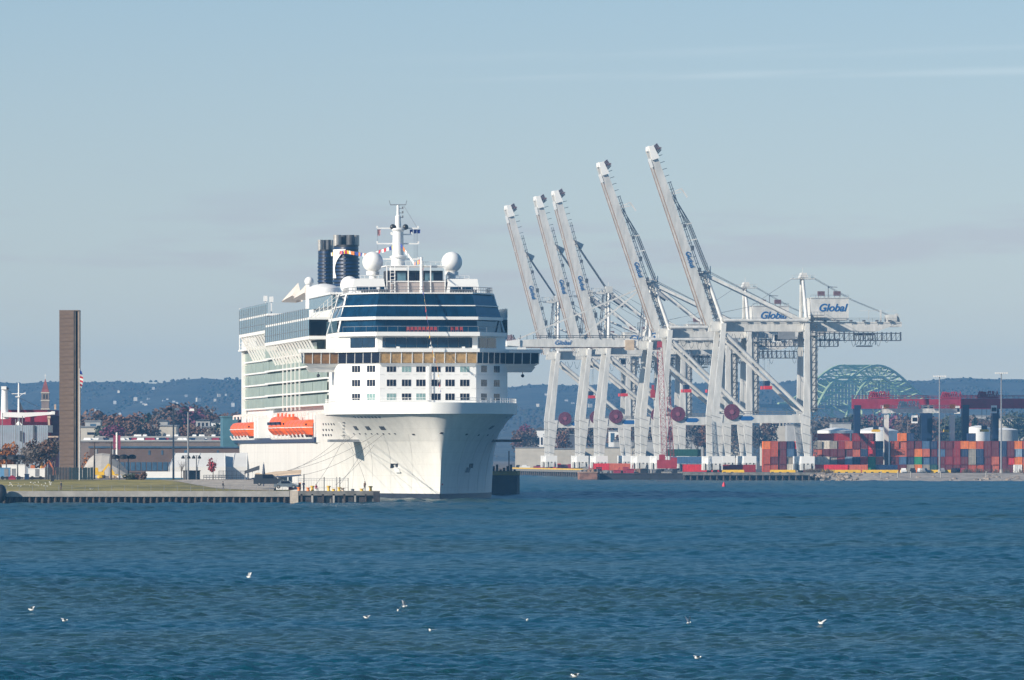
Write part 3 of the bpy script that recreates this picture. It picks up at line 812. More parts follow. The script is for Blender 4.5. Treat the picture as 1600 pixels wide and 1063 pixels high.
# white rounded house and canopies ahead of the funnels, to starboard
b = MB()
c = p2s(506, 456, 165); b.lathe([(3.9, -5), (3.9, 0), (3.4, 1.3), (2.2, 1.9), (.6, 2.2)], (c.x, 165, c.z-.5), 24)
b.build('white_dome_house', WHITE, ship, sm='auto')
def canopy(px0, px1, py0, pyp, pxp, y):
    b = MB(); A = p2s(px0, py0, y); B_ = p2s(px1, py0, y-6); P = p2s(pxp, pyp, y); 
    D = Vector((A.x+1, y+12, A.z)); E = Vector((B_.x, y+12, B_.z))
    m = (A+B_)/2+Vector((0, 0, 1.3))
    b.add([A, m, B_, E, D, P], ((0, 1, 5), (1, 2, 5), (2, 3, 5), (3, 4, 5), (4, 0, 5)))
    return b.build('fabric_canopy', TAN2, ship)
TAN2 = mat('canvas', (.62, .55, .48), .8, .06, .4)
canopy(440, 473, 471, 442, 466, 245); canopy(458, 492, 467, 443, 480, 215)
canopy(478, 520, 463, 447, 500, 200)
for px in (466, 480): pass
# --------------------------------------------------------------- balcony decks on both sides
ZB = [18.9, 21.55, 24.2, 26.9, 29.6]
def run(side, y0, y1, vout, vin, z, dz, mat_glass, nm_panel, first):
    step = 11.5 if side < 0 else 46
    n_ = max(1, round((y1-y0)/step))
    x1 = side*vout
    for i in range(n_):
        a = y0+(y1-y0)*i/n_+.12; c = y0+(y1-y0)*(i+1)/n_-.12
        j = random.uniform(-.04, .04)
        b = MB(); b.box(x1-.05+j, x1+.05+j, a, c, z+.14, z+2.05); b.build(nm_panel, mat_glass, ship)
        b = MB(); b.box(side*(vin+.1)-.06, side*(vin+.1)+.06, a, c, z+.14, z+dz-.05); b.build('cabin_glazing', mat_glass, ship)
random.seed(8)
for side in (-1, 1):
    for li, z in enumerate(ZB):
        for (y0, y1, vo) in ((60, 222, 17.7), (222, 300, 16.4)):
            ys0 = y0 if (y0 > 200 or li < 4) else 84
            b = MB(); x = side*(vo+.12); b.box(min(x, side*15.5), max(x, side*15.5), ys0, y1, z-.2, z+.14); b.build('balcony_deck', WHITE, ship)
            run(side, ys0, y1, vo, 15.95, z, 2.65, GLASSG, 'balcony_glass', 0)
            b = MB(); yy = ys0+3
            while yy < y1:
                b.box(min(side*15.9, side*(vo-.5)), max(side*15.9, side*(vo-.5)), yy-.06, yy+.06, z+.1, z+2.45); yy += 3.3
            tag(b.build('balcony_partition', GLASSG, ship), kind='stuff')
    # pillars in the middle of the side and the post at the stern
    for y in (128, 139, 150, 161, 172):
        b = MB(); b.box(side*17.75-.15, side*17.75+.15, y-.3, y+.3, 18.0, 32.4); b.build('side_pillar', SHADEW, ship)
    b = MB(); b.box(side*16.6-.5, side*16.6+.5, 299, 301, 11, 34.5); b.build('stern_post', WHITE, ship)
    # overhanging upper decks, their glass screens and slanted struts
    for (y0, y1, vo, zs) in ((56, 190, 20.2, (32.55, 36.3)), (190, 272, 19.7, (35.4, 38.9))):
        b = MB(); x = side*vo
        b.box(min(x, side*12), max(x, side*12), y0 if y0 > 180 else 74, y1, zs[0]-.45, zs[0]+.25); b.box(min(x, side*12), max(x, side*12), y0 if y0 > 180 else 74, y1, zs[1]-.2, zs[1]+.25)
        b.build('overhang_deck', WHITE, ship)
        step = 16 if side < 0 else 55; n_ = max(1, round((y1-(y0 if y0 > 180 else 74))/step))
        for i in range(n_):
            s0 = y0 if y0 > 180 else 74; a = s0+(y1-s0)*i/n_+.1; c = s0+(y1-s0)*(i+1)/n_-.1
            b = MB(); b.box(x-.05, x+.05, a, c, zs[0]+.25, zs[1]-.2); b.build('screen_glass', GLASSS, ship)
            b = MB(); b.box(x-.04, x+.04, a, c, zs[1]+.25, zs[1]+(2.0 if y0 < 180 else 2.5)); b.build('rail_glass', GLASSS, ship)
        b = MB()
        for k in (1.0, 2.0 if y0 < 180 else 2.5): b.path([(x, y0 if y0 > 180 else 74, zs[1]+.25+k-.25), (x, y1, zs[1]+k)], .06, 4)
        b.build('overhang_rail', GREYM, ship)
        b = MB(); yy = s0+4
        while yy < y1: b.bar((x*1.004, yy, zs[0]+.2), (x*1.004, yy, zs[1]+2.2), .12); yy += 5.5
        b.path([(x*1.004, s0, zs[0]+1.6), (x*1.004, y1, zs[0]+1.6)], .05, 4)
        tag(b.build('screen_mullion', GREYM, ship), kind='stuff')
        yy = s0+3
        while yy < y1:
            b = MB(); b.bar((side*(vo-.15), yy, zs[0]-.4), (side*17.85 if y0 < 180 else side*16.6, yy, zs[0]-(4.6 if y0 < 180 else 6.0)), .26, .4); b.build('slanted_strut', WHITE, ship); yy += 7.5
    # side glass of the lounge under the forward rail
    b = MB(); b.box(side*16.6-.04, side*16.6+.04, 50, 74, 33.2, 35.5); b.build('side_glass', GLASSS, ship)
    # the slanted railing going down from the top deck
    b = MB(); A = Vector((side*15.5, 64, 41.5)); B_ = Vector((side*17.6, 100, 37.6))
    for k in (0, .9, 1.8): b.path([A-Vector((0, 0, k)), B_-Vector((0, 0, k*.7))], .06, 4)
    for i in range(7): p = A.lerp(B_, i/6); b.bar(p, (p.x, p.y, 36.5), .12)
    b.bar((side*15.2, 60, 41.0), (side*17.2, 66, 33), .22); b.bar((side*14.7, 49, 40.8), (side*16.6, 46, 33.2), .3)
    b.build('slanted_railing', WHITE, ship)
    b = MB(); b.box(side*14-1.6, side*14+1.6, 74, 130, 38.9, 41.2); b.build('upper_glass_house', GLASSS, ship)
    b = MB(); b.box(side*14-2.0, side*14+2.0, 73, 131, 41.2, 41.6); b.build('upper_house_roof', WHITE, ship)
    # pool-deck clutter: posts and booths
    for y, h in ((215, 5.2), (232, 6.0), (305, 3.4)):
        b = MB(); b.bar((side*16.9, y, 38.9), (side*16.9, y, 38.9+h*.6), .25); b.cbox((side*16.9, y, 38.9+h*.6+.6), .8, .8, 1.2); b.build('deck_lamp', WHITE, ship)
    b = MB(); b.box(side*15.6-1.2, side*15.6+1.2, 222, 232, 36.2, 39.6); b.build('stair_house', WHITE, ship)
    # lifeboat bay
    b = MB(); b.box(min(side*15.7, side*18.6), max(side*15.7, side*18.6), 80.3, 303, 11.25, 12.3); b.build('boat_deck_band', NAVY, ship)
    for y in (84, 222, 230):
        b = MB(); b.box(side*17.6-1.8 if y > 100 else side*18.1-.3, side*17.6+1.8 if y > 100 else side*18.1+.3, y-2, y+(3 if y > 100 else 0), 12.3, 16.8); b.build('davit_house' if y > 100 else 'davit_post', WHITE, ship)
    for y in list(range(86, 178, 10))+list(range(242, 296, 10)):
        if side > 0 and y % 3: continue
        b = MB(); b.bar((side*15.9, y, 17.7), (side*19.6, y, 17.4), .5, .45); b.bar((side*19.6, y, 17.4), (side*19.6, y, 16.6), .3); b.build('davit', WHITE, ship)
        b = MB(); b.bar((side*16.2, y, 12.2), (side*19.9, y, 12.1), .35); b.bar((side*19.9, y, 12.1), (side*20.3, y, 12.9), .3); b.build('boat_cradle', WHITE, ship)
# railings of the stern and a mast-lamp
c = p2s(381, 575, 302); b = MB(); b.cbox((c.x, 302, c.z), .9, .9, 1.6); b.tube((c.x, 302, c.z-.8), (c.x, 302, c.z-5), .15); b.build('stern_lamp', WHITE, ship)
b = MB()
for z in (33.2, 34.0): b.path([(-17.7, 273, z), (-17.7, 300, z), (-10, 303, z)], .06, 4)
for y in (273, 284, 299): b.bar((-17.7, y, 32.5), (-17.7, y, 36), .18)
b.box(-17.7, -10, 272, 303, 32.2, 32.6); b.build('stern_frame', WHITE, ship)
b = MB(); b.box(-21.2, -17.8, 303, 311, 10.5, 17.2); b.box(-21.4, -17.6, 302.8, 311.2, 17.2, 17.5); b.build('stern_boarding_tower', mat('teal_blue_paint', (.05, .14, .19), .5, .1, .5), ship)
# lifeboats hang from the ship: things of their own
def make_lifeboat(tender):
    L, Bm = (9.6, 2.25) if not tender else (11, 2.55)
    t = empty('lifeboat')
    b = MB(); secs = []
    prof = [(-1, .05), (-.92, .62), (-.75, .9), (-.4, 1), (.4, 1), (.75, .9), (.92, .62), (1, .05)]
    rows_ = []
    for s_, k in prof:
        rows_.append([(Bm*k*x, s_*L/2, z) for x, z in ((0, -1.55), (.55, -1.3), (.88, -.5), (1.0, .1), (1.0, .2))])
    b = MB()
    for r0, r1 in zip(rows_, rows_[1:]):
        for i in range(4):
            for m_ in (1, -1):
                f = lambda p: (p[0]*m_, p[1], p[2]); b.quad(f(r0[i]), f(r1[i]), f(r1[i+1]), f(r0[i+1]))
    b.build('boat_hull', ORANGE, t, sm=True)
    rows_ = []; hh = 1.55 if not tender else 2.5
    for s_, k in prof:
        k2 = k*.97
        rows_.append([(Bm*k2*x, s_*L/2*.97, .2+z*hh*(.55+.45*k)) for x, z in ((1, 0), (.95, .45), (.7, .85), (.3, 1), (0, 1))])
    b = MB()
    for r0, r1 in zip(rows_, rows_[1:]):
        for i in range(4):
            for m_ in (1, -1):
                f = lambda p: (p[0]*m_, p[1], p[2]); b.quad(f(r0[i]), f(r1[i]), f(r1[i+1]), f(r0[i+1]))
    b.build('boat_canopy', ORANGE, t, sm=True)
    b = MB()
    for m_ in (1, -1): b.path([(m_*Bm*(k+.015), s_*L/2, .16) for s_, k in prof], .09, 5)
    b.build('rubbing_strake', WHITE, t)
    for x in (-.6, .6):
        b = MB(); b.cbox((x*Bm, -L/2*.86, .75 if not tender else 1.0), .55, .3, .4); b.build('window', WINK, t)
    if tender:
        for k in range(4):
            for m_ in (-1, 1): b = MB(); b.cbox((m_*Bm*.93, -3.6+k*2.4, 1.1), .3, 1.4, .6); b.build('window', WINK, t)
        b = MB(); b.box(-.9, .9, -3.6, -1.4, 2.5, 3.3); b.build('wheelhouse', ORANGE, t)
    return t
lbp = make_lifeboat(False); tdp = make_lifeboat(True)
used = {False: False, True: False}
fwd = [91+10.3*i for i in range(5)]; tnd = [144+12*i for i in range(3)]; aft = [247+10.3*i for i in range(5)]
for grp, ys, tn, gl in (('forward', fwd, False, 'forward'), ('mid', tnd, True, 'mid'), ('aft', aft, False, 'stern')):
    for i, y in enumerate(ys):
        src = tdp if tn else lbp
        o = src if not used[tn] else copy_obj(src)
        used[tn] = True
        o.location = s2w(-(18.3 if not tn else 18.6), y, 14.15 if not tn else 14.2); o.rotation_euler.z = TH
        lab = {'forward': 'orange enclosed lifeboat in the group hung nearest the bow, %s from the bow',
               'mid': 'tall orange tender boat with side windows amidships, %s of the tenders from the bow',
               'aft': 'orange enclosed lifeboat in the group nearest the stern, %s counted from the bow'}[grp] % ORD[i]
        tag(o, lab, 'lifeboat', 'orange boats hung along the ship\'s side')
# dressing lines of signal flags
FC = [mat('flag_red', (.55, .02, .03), .8, .1, 2), mat('flag_yellow', (.75, .5, .02), .8, .1, 2), mat('flag_blue', (.02, .05, .3), .8, .1, 2), mat('flag_white', (.75, .75, .72), .8, .05, 2), mat('flag_orange', (.7, .2, .03), .8, .1, 2)]
def bunting(pts, n, lab, size=.6, sag=0):
    A = pts; t = empty('bunting_line', s2w(*A[0]), TH, lab, 'bunting', 'strings of signal flags over the ship')
    o0 = Vector(A[0])
    P = []
    for k in range(n+1):
        u = k/n*(len(A)-1); i = min(int(u), len(A)-2); f = u-i
        p = Vector(A[i]).lerp(Vector(A[i+1]), f); p.z -= sag*4*(k/n)*(1-k/n); P.append(p-o0)
    b = MB(); b.path(P[::2] if n > 4 else P, .03, 3); b.build('line', ROPE, t)
    d = (P[-1]-P[0]).normalized()
    for k in range(n):
        p = P[k]; q = P[k]+(P[k+1]-P[k])*.78; w_ = Vector((random.uniform(-.25, .25), random.uniform(-.2, .2), 0))
        side = Vector((.85*size, .2, -.1)) if abs(d.z) > .75 else Vector((.0, .1, -size))
        b = MB(); mid = (p+q)/2
        b.add([p, q, q+side+w_, p+side+w_*.4, mid+side*.5+Vector((0, .12, 0))], ((0, 1, 4), (1, 2, 4), (2, 3, 4), (3, 0, 4)))
        b.build('signal_flag', random.choice(FC), t)
random.seed(6)
fz = p2s(540, 391, 205); fz2 = p2s(517, 395, 235)
mz_ = (mx, MY-1, mz(384))
bunting([fz2, fz, p2s(575, 397, 150), (mx-.3, MY-1, mz(382))], 34, 'string of coloured signal flags from the funnel up to the mast', .75)
bunting([(mx+.4, MY-1.4, mz(380)), p2s(648, 410, 70), (.6, 49.7, 48.1)], 12, 'short string of flags from the mast down to the white pole', .8)
bunting([(.8, 49.6, 47.5), p2s(661, 450, 35), p2s(668, 500, 29.4), p2s(675, 545, 28.5), p2s(684, 575, 22), p2s(689, 612, 12)], 46, 'long string of small flags falling from the pole past the bridge to the bow', .42)
for i, (x, py) in enumerate(((2.4, 361), (3.2, 361), (3.9, 361))):
    b = MB(); b.add([(0, 0, 0), (.7, .1, .05), (.65, .25, -.75), (.05, .1, -.8), (.3, .25, -.4)], ((0, 1, 4), (1, 2, 4), (2, 3, 4), (3, 0, 4)))
    o = b.build('signal_flag', FC[2], None, loc=s2w(mx+x, MY, mz(359)), rz=TH); tag(o, 'small blue and white flag flying at the right yardarm of the mast', 'flag', 'flags at the right yardarm')
b = MB(); b.add([(0, 0, 0), (.7, .1, .05), (.65, .25, -1.2), (.05, .1, -1.3), (.3, .25, -.5)], ((0, 1, 4), (1, 2, 4), (2, 3, 4), (3, 0, 4)))
tag(b.build('courtesy_flag', mat('flag_pink', (.6, .3, .3), .8, .1, 2), None, loc=s2w(mx-4.3, MY, mz(359)), rz=TH), 'small pale red flag at the left yardarm of the mast', 'flag')
# ================================================================== CONTAINER CRANES (local: x landward, y along the quay away from the viewer, z up from the yard)
CTH = math.atan(QS); CW = 18.0
REEL = mat('maroon_reel', (.13, .025, .05), .55, .2, 2)
def lathe_y(b, c, prof, n=24, mi=0):
    s0 = len(b.v); b.lathe(prof, (0, 0, 0), n, mi)
    for i in range(s0, len(b.v)):
        x, y, z = b.v[i]; b.v[i] = (c[0]+x, c[1]+z, c[2]+y)
TXT_BOOM = text_mesh('Global', 2.1, BLUELET, 0); TXT_HOUSE = text_mesh('Global', 3.5, BLUELET, .3, bold=.02); TXT_GIRD = text_mesh('Global', 2.2, BLUELET, .3)
def make_crane(kind, boom_up=True):
    A = kind == 'A'
    H = 43.2 if A else 46.6           # underside of the girder
    GD = 3.2
    G = 30.5
    t = empty('container_crane')
    lean = 2.9
    # legs
    for y in (0, CW):
        for x, dx, in ((0, lean), (G, 0)):
            b = MB()
            s_ = 1 if x == 0 else -1
            # lower leg tapers out towards the knee
            b.add([(x-.8, y-.8, 4.5), (x+.8, y-.8, 4.5), (x+.8, y+.8, 4.5), (x-.8, y+.8, 4.5),
                   (x-1.0-(1.6 if s_ < 0 else 0), y-.9, 19.3), (x+1.0+(1.6 if s_ > 0 else 0), y-.9, 19.3), (x+1.0+(1.6 if s_ > 0 else 0), y+.9, 19.3), (x-1.0-(1.6 if s_ < 0 else 0), y+.9, 19.3)],
                  ((3, 2, 1, 0), (4, 5, 6, 7), (0, 1, 5, 4), (1, 2, 6, 5), (2, 3, 7, 6), (3, 0, 4, 7)))
            b.add([(x-1.0-(.25 if s_ < 0 else 0), y-.9, 19.3), (x+1.0+(.25 if s_ > 0 else 0), y-.9, 19.3), (x+1.0+(.25 if s_ > 0 else 0), y+.9, 19.3), (x-1.0-(.25 if s_ < 0 else 0), y+.9, 19.3),
                   (x-.75+dx, y-.8, H+2.6), (x+.75+dx, y-.8, H+2.6), (x+.75+dx, y+.8, H+2.6), (x-.75+dx, y+.8, H+2.6)],
                  ((3, 2, 1, 0), (4, 5, 6, 7), (0, 1, 5, 4), (1, 2, 6, 5), (2, 3, 7, 6), (3, 0, 4, 7)))
            lg = b.build('leg', CRANEW, t)
            b = MB()
            for k in range(5): z = 6+k*3.0; b.bar((x-1.6, y-.95, z+1), (x+1.6, y-.95, z), .12)
            b.build('band', GREYM, lg)
    for x in (0, G):
        b = MB(); b.box(x-1.1, x+1.1, -1.5, CW+1.5, 2.6, 4.7); b.box(x-2.2, x+2.2, -2.2, 2.2, 3.0, 5.4); b.box(x-2.2, x+2.2, CW-2.2, CW+2.2, 3.0, 5.4); b.build('sill_beam', WHITE, t)
        for y in (0, CW):
            b = MB()
            for k in (-1.5, 1.5): b.box(x-1.0, x+1.0, y+k-1.1, y+k+1.1, 1.0, 2.6)
            for k in (-1.9, -.7, .7, 1.9): b.box(x+k-.35, x+k+.35, y-2.2, y+2.2, .8, 3.0)
            bg_ = b.build('bogie', CRANEW, t)
            b = MB()
            for k in (-2.1, -.9, .9, 2.1): b.tube((x-.45, y+k, .5), (x+.45, y+k, .5), .48, n=10)
            b.build('wheel', BLACK, bg_)
    for y in (0, CW):
        b = MB(); b.box(.5, G-.5, y-.7, y+.7, 16.4, 19.0); b.build('portal_beam', CRANEW, t)
        b = MB()
        b.tube((lean+.6, y, H-1.0), (G-1.0, y, 20.4), .62, n=10); b.build('diagonal_brace', CRANEW, t, sm='auto')
        b = MB()
        for k in (19.6, 20.2): b.path([(2, y-.7, k), (G-2, y-.7, k)], .05, 3)
        for k in range(12): b.bar((2+k*2.4, y-.7, 19), (2+k*2.4, y-.7, 20.2), .08)
        b.build('walkway_rail', GREYM, t)
    b = MB(); b.box(8.5, 12.0, -.78, -.70, 17.2, 18.6); b.add([(7.6, -.75, 17.9), (8.5, -.75, 17.2), (8.5, -.75, 18.6)], ((0, 1, 2),)); b.add([(12.9, -.75, 17.9), (12, -.75, 18.6), (12, -.75, 17.2)], ((0, 1, 2),)); b.build('beam_emblem', BLUELET, t)
    # upper cross beams
    for x in (lean, G):
        b = MB(); b.box(x-.9, x+.9, .85, CW-.85, H+.4, H+2.6); b.box(x-.7, x+.7, .7, CW-.7, H+3.4, H+4.6); b.build('upper_cross_beam', CRANEW, t)
    # girders
    xe = 62.5 if not A else 58
    for y in (5, 13):
        b = MB(); b.add([(-.8, y-.9, H), (xe-8, y-.9, H), (xe-8, y+.9, H), (-.8, y+.9, H), (-.8, y-.9, H+GD), (xe, y-.9, H+GD), (xe, y+.9, H+GD), (-.8, y+.9, H+GD)],
                        ((3, 2, 1, 0), (4, 5, 6, 7), (0, 1, 5, 4), (1, 2, 6, 5), (2, 3, 7, 6), (3, 0, 4, 7)))
        b.box(xe-8, xe, y-.85, y+.85, H+GD-1.6, H+GD-.05); b.build('girder', CRANEW, t)
    b = MB(); b.tube((lean, -.2, H+GD+.3), (G, -.2, H+GD+.3), .52, n=10); b.tube((lean, CW+.2, H+GD+.3), (G, CW+.2, H+GD+.3), .52, n=10); b.build('tie_pipe', CRANEW, t, sm='auto')
    b = MB()
    for k in range(14): b.bar((1+k*4.3, 3, H+GD), (1+k*4.3, 3, H+GD+1.2), .1); b.box(k*4.3+2, k*4.3+3.0, 3.2, 3.8, H+GD, H+GD+.6)
    for k in (.6, 1.2): b.path([(1, 3, H+GD+k), (xe-1, 3, H+GD+k)], .06, 3)
    b.build('girder_walkway', GREYM, t)
    # ladder tower on the near rear leg
    b = MB()
    x = G+2.3
    for k in (-.0, 1.6): b.bar((x+k-.8, -1.2, 3), (x+k-.8, -1.2, H+5), .16)
    nst = 18
    for k in range(nst):
        z = 4+k*(H-2)/nst; dz = (H-2)/nst
        b.bar((x-.8, -1.2, z), (x+.8, -1.2, z+dz), .22); b.bar((x-.9, -1.2, z+dz), (x+.9, -1.2, z+dz), .14, .3)
    b.build('stair_tower', GREYD, t)
    # plates carrying the stair on the leg
    b = MB(); b.box(G+1.0, G+3.4, -.5, .5, 20, H); b.build('stair_column', CRANEW, t)
    for z in (H-1.5, H+GD+2, 21.0): b = MB(); b.box(G+.8, G+5.5, -2, 2.5, z, z+.15); b.path([(G+.8, -2, z+1.1), (G+5.5, -2, z+1.1), (G+5.5, 2.5, z+1.1)], .06, 3); [b.bar((G+.8+q*1.17, -2, z), (G+.8+q*1.17, -2, z+1.1), .08) for q in range(5)]; b.build('landing', GREYM, t)
    # machinery house
    hx0, hx1 = (G+1.6, G+14.2) if not A else (G-14, G-3)
    hz0 = H+GD+.5; hz1 = hz0+(7.2 if not A else 5.2)
    b = MB(); b.box(hx0, hx1, 3.2, 15, hz0, hz1); b.box(hx0-.15, hx1+.15, 3.0, 15.2, hz1, hz1+.25); mh = b.build('machinery_house', CRANEW, t)
    inst('lettering', TXT_HOUSE, mh, (hx0+(hx1-hx0)*.56, 3.12, hz0+(hz1-hz0)*.56)).rotation_euler = (R(90), 0, 0)
    b = MB()
    for k in (.3, .72): q = hx0+(hx1-hx0)*k; b.box(q-1.1, q+1.1, 5, 7, hz1+.9, hz1+2.4); [b.bar((q+d, 5.2, hz1), (q+d, 5.2, hz1+.9), .15) for d in (-.9, .9)]
    b.build('roof_cooler', mat('dull_red_metal', (.13, .07, .075), .6, .3, 2), mh)
    b = MB(); q = hx0+(hx1-hx0)*.52; b.bar((q, 9, hz1), (q, 9, hz1+4), .28); b.bar((q, 9, hz1+3.9), (q+3, 9, hz1+3.8), .25)
    for k in range(9): b.bar((hx0+k*(hx1-hx0)/8, 3.1, hz1), (hx0+k*(hx1-hx0)/8, 3.1, hz1+1.1), .09)
    b.path([(hx0, 3.1, hz1+1.1), (hx1, 3.1, hz1+1.1)], .06, 3); b.build('roof_davit', GREYM, mh)
    # backreach end gear and festoon loops
    b = MB(); b.box(xe-4.4, xe-1.6, 4, 14, H+GD, H+GD+2.4)
    for k in range(7): b.bar((xe-1.2+k*.25, 5+k, H+GD), (xe-2.2+k*.3, 5+k, H+GD+2.8), .22)
    b.bar((xe-14, 4, H+GD+3.6), (xe-2, 4, H+GD+3.6), .12); b.bar((xe-11, 4, H+GD), (xe-11, 4, H+GD+4), .16); b.bar((xe-7, 4, H+GD), (xe-7, 4, H+GD+3.9), .5)
    b.build('rope_gear', CRANEW, t)
    b = MB(); fz_ = H-3.4
    for xa, xb in ((G+3, G+16), (xe-16, xe-.5)):
        for k in (0, 1): b.bar((xa, 3.5, H-.6-k*2.4), (xb, 3.5, H-.6-k*2.4), .3)
        n_ = int((xb-xa)/1.5)
        for k in range(n_+1): q = xa+(xb-xa)*k/n_; b.bar((q, 3.5, H-.2), (q, 3.5, H-3), .26 if k % 2 else .5)
        for k in range(n_): q = xa+(xb-xa)*k/n_; b.bar((q, 3.5, H-3), (q+(xb-xa)/n_, 3.5, H-.6), .1)
    b.build('festoon_track', GREYD, t)
    b = MB()
    random.seed(31)
    for k in range(20):
        xa = 4+k*2.75; dpt = random.uniform(2, 4.2)
        if xa > xe-3: break
        b.path([(xa+2.2*q/8, 3.3, H-.8-dpt*(1-((q-4)/4)**2)) for q in range(9)], .075, 3)
    b.build('festoon_cable', GREYD, t)
    # trolley, cab, spreader
    tx = xe-12 if not A else 38
    b = MB(); b.box(tx-3, tx+3, 5.5, 12.5, H-1.2, H-.4)
    for k in range(5): b.bar((tx-3+k*1.5, 5, H-.4), (tx-3.4+k*1.7, 5, H-4.4), .22); b.bar((tx-3+k*1.3, 5, H-4.4), (tx-1.5+k*1.3, 5, H-2), .14)
    b.box(tx-2.4, tx+2.4, 5, 11, H-5, H-4.6); b.build('trolley', GREYD, t)
    cx_ = 21 if not A else 16
    b = MB(); b.box(cx_-1.3, cx_+1.3, 4, 7, H-3.6, H-.7, 0); b.build('operator_cab', WHITE, t)
    b = MB(); b.box(cx_-.9, cx_+1.0, 3.9, 4.0, H-3.1, H-1.2); b.build('cab_window', WINK, t)
    if not A:
        b = MB(); b.box(24-2.8, 24+2.8, 2.6, 5.4, H-2.6, H-.1); b.build('electric_room', GREYM, t)
    sxp, szp = (18, 27.5) if not A else (16.5, 28)
    b = MB(); b.box(sxp-.9, sxp+.9, 6, 12, szp+1.2, szp+2.8); b.build('headblock', NAVY, t)
    b = MB(); b.box(sxp-1.25, sxp+1.25, 3, 15, szp, szp+1.1); b.build('spreader', RED, t)
    b = MB()
    for dx in (-.7, .7):
        for y in (7, 11): b.path([(sxp+dx, y, szp+2.8), (sxp+dx*1.5, y, H)], .05, 3)
    b.build('hoist_rope', GREYM, t)
    # cable reel
    b = MB(); lathe_y(b, (5.4, -1.1, 20.0), [(.1, -.25), (2.55, -.25), (2.6, -.1), (2.6, .25), (.1, .25)], 28)
    rl = b.build('cable_reel', REEL, t, sm='auto')
    b = MB(); lathe_y(b, (5.4, -1.3, 20.0), [(.1, -.3), (.75, -.3), (.75, .2)], 14)
    for k in range(18): a_ = k*math.pi/9; b.bar((5.4+.7*math.cos(a_), -1.4, 20+.7*math.sin(a_)), (5.4+2.5*math.cos(a_), -1.38, 20+2.5*math.sin(a_)), .12, .06)
    b.build('reel_spokes', mat('dull_pink_metal', (.26, .07, .11), .6, .15, 2), rl)
    # mast over the front legs
    top = H+GD
    if A:
        ax, az = lean+.6, 66.8
        for y, y2 in ((1, 6.5), (CW-1, 11.5)):
            b = MB(); b.tube((lean, y, H+2.4), (ax, y2, az), .62, .5, n=10); b.build('mast_leg', CRANEW, t, sm='auto')
        b = MB()
        for k in range(5): z = top+3+k*3.6; b.bar((lean-2.6, 4, z), (ax, 4, z+2.6), .22); b.bar((lean-2.6, 4, z+3.6), (ax, 4, z), .16)
        b.bar((lean-3, 4, top), (ax-1.6, 7, az), .38); b.bar((lean-3.2, 12, top), (ax-1.6, 11, az), .38); b.build('mast_lattice', GREYM, t)
        b = MB(); b.box(ax-1.3, ax+1.3, 5.8, 12.2, az-.8, az+1.6); b.add([(ax-1.3, 6, az+.6), (ax-6, 6, az-1), (ax-1.3, 6, az-1.4), (ax-1.3, 12, az+.6), (ax-6, 12, az-1), (ax-1.3, 12, az-1.4)], ((0, 1, 2), (5, 4, 3), (0, 3, 4, 1), (1, 4, 5, 2)))
        for k in range(5): b.bar((ax-6.5+k*1.2, 5.8, az-.4), (ax-6.5+k*1.2, 5.8, az+.9), .14)
        b.path([(ax-6.8, 5.8, az+.9), (ax-1.2, 5.8, az+1.0)], .1, 3); b.bar((ax, 9, az+1.6), (ax, 9, az+3.4), .12); b.build('mast_head', CRANEW, t)
    else:
        ax, az = -2.2, 65.2
        for y, y2 in ((2, 6.5), (CW-2, 11.5)):
            b = MB(); b.tube((lean, y, H+2.4), (ax, y2, az), .66, .55, n=10); b.build('mast_leg', CRANEW, t, sm='auto')
        b = MB()
        for k in range(7):
            f = k/7; z = top+f*(az-top); xx = lean+f*(ax-lean)
            b.bar((xx-.5, 4+f*2, z), (xx-4.6, 5, z+1.4), .2); b.bar((xx-4.4, 5, z), (xx-1, 5, z+2.4), .16)
        b.bar((lean-3.6, 5, top), (ax-3.4, 7, az-1), .4); b.bar((lean-2.0, 5, top), (ax-1.6, 7, az-1), .26); b.build('mast_lattice', GREYM, t)
        b = MB(); b.box(ax-.9, ax+.9, 5.8, 12.2, az-.8, az+1.4); b.bar((ax-6, 5.8, az), (ax, 5.8, az), .7, .9); b.bar((ax-1.5, 5.8, az+1.2), (ax-6, 5.8, az+.5), .16)
        b.bar((ax+.6, 9, az+1.4), (ax+.6, 9, az+4), .12); b.bar((ax+1.6, 9, az), (ax+1.6, 9, az+3), .3); b.build('mast_head', CRANEW, t)
        b = MB(); b.box(ax-5, ax-2.2, 5.3, 5.5, az-.3, az+.7); b.build('warning_panel', MAROON, t)
    # backstays
    for y, y3 in ((6.5, 4.0), (11.5, 14)):
        b = MB(); b.bar((ax+.6, y, az-.3), (G-1.5, y3, top+.6), .6, .95 if not A else .7); b.build('backstay', CRANEW, t)
        if A:
            b = MB(); b.bar((ax+.4, y, az-1.5), (ax+6, y3, az-6), 1.1, 1.7, w2=.5, h2=.6); b.build('backstay_link', GREYM, t)
            b = MB(); b.bar((ax+.5, y, top+9), (G-6, y3, top+.4), .45); b.build('lower_backstay', CRANEW, t)
    b = MB(); b.path([(ax+1, 7, az+1), (G+1, 7, top+6), (xe-2, 7, top+2)] if A else [(ax+1, 7, az+1.2), (G-6, 7, top+3.5)], .09, 3); b.path([(ax+1, 11, az+1), (G-2, 11, top+2)], .09, 3); b.build('stay_rope', GREYM, t)
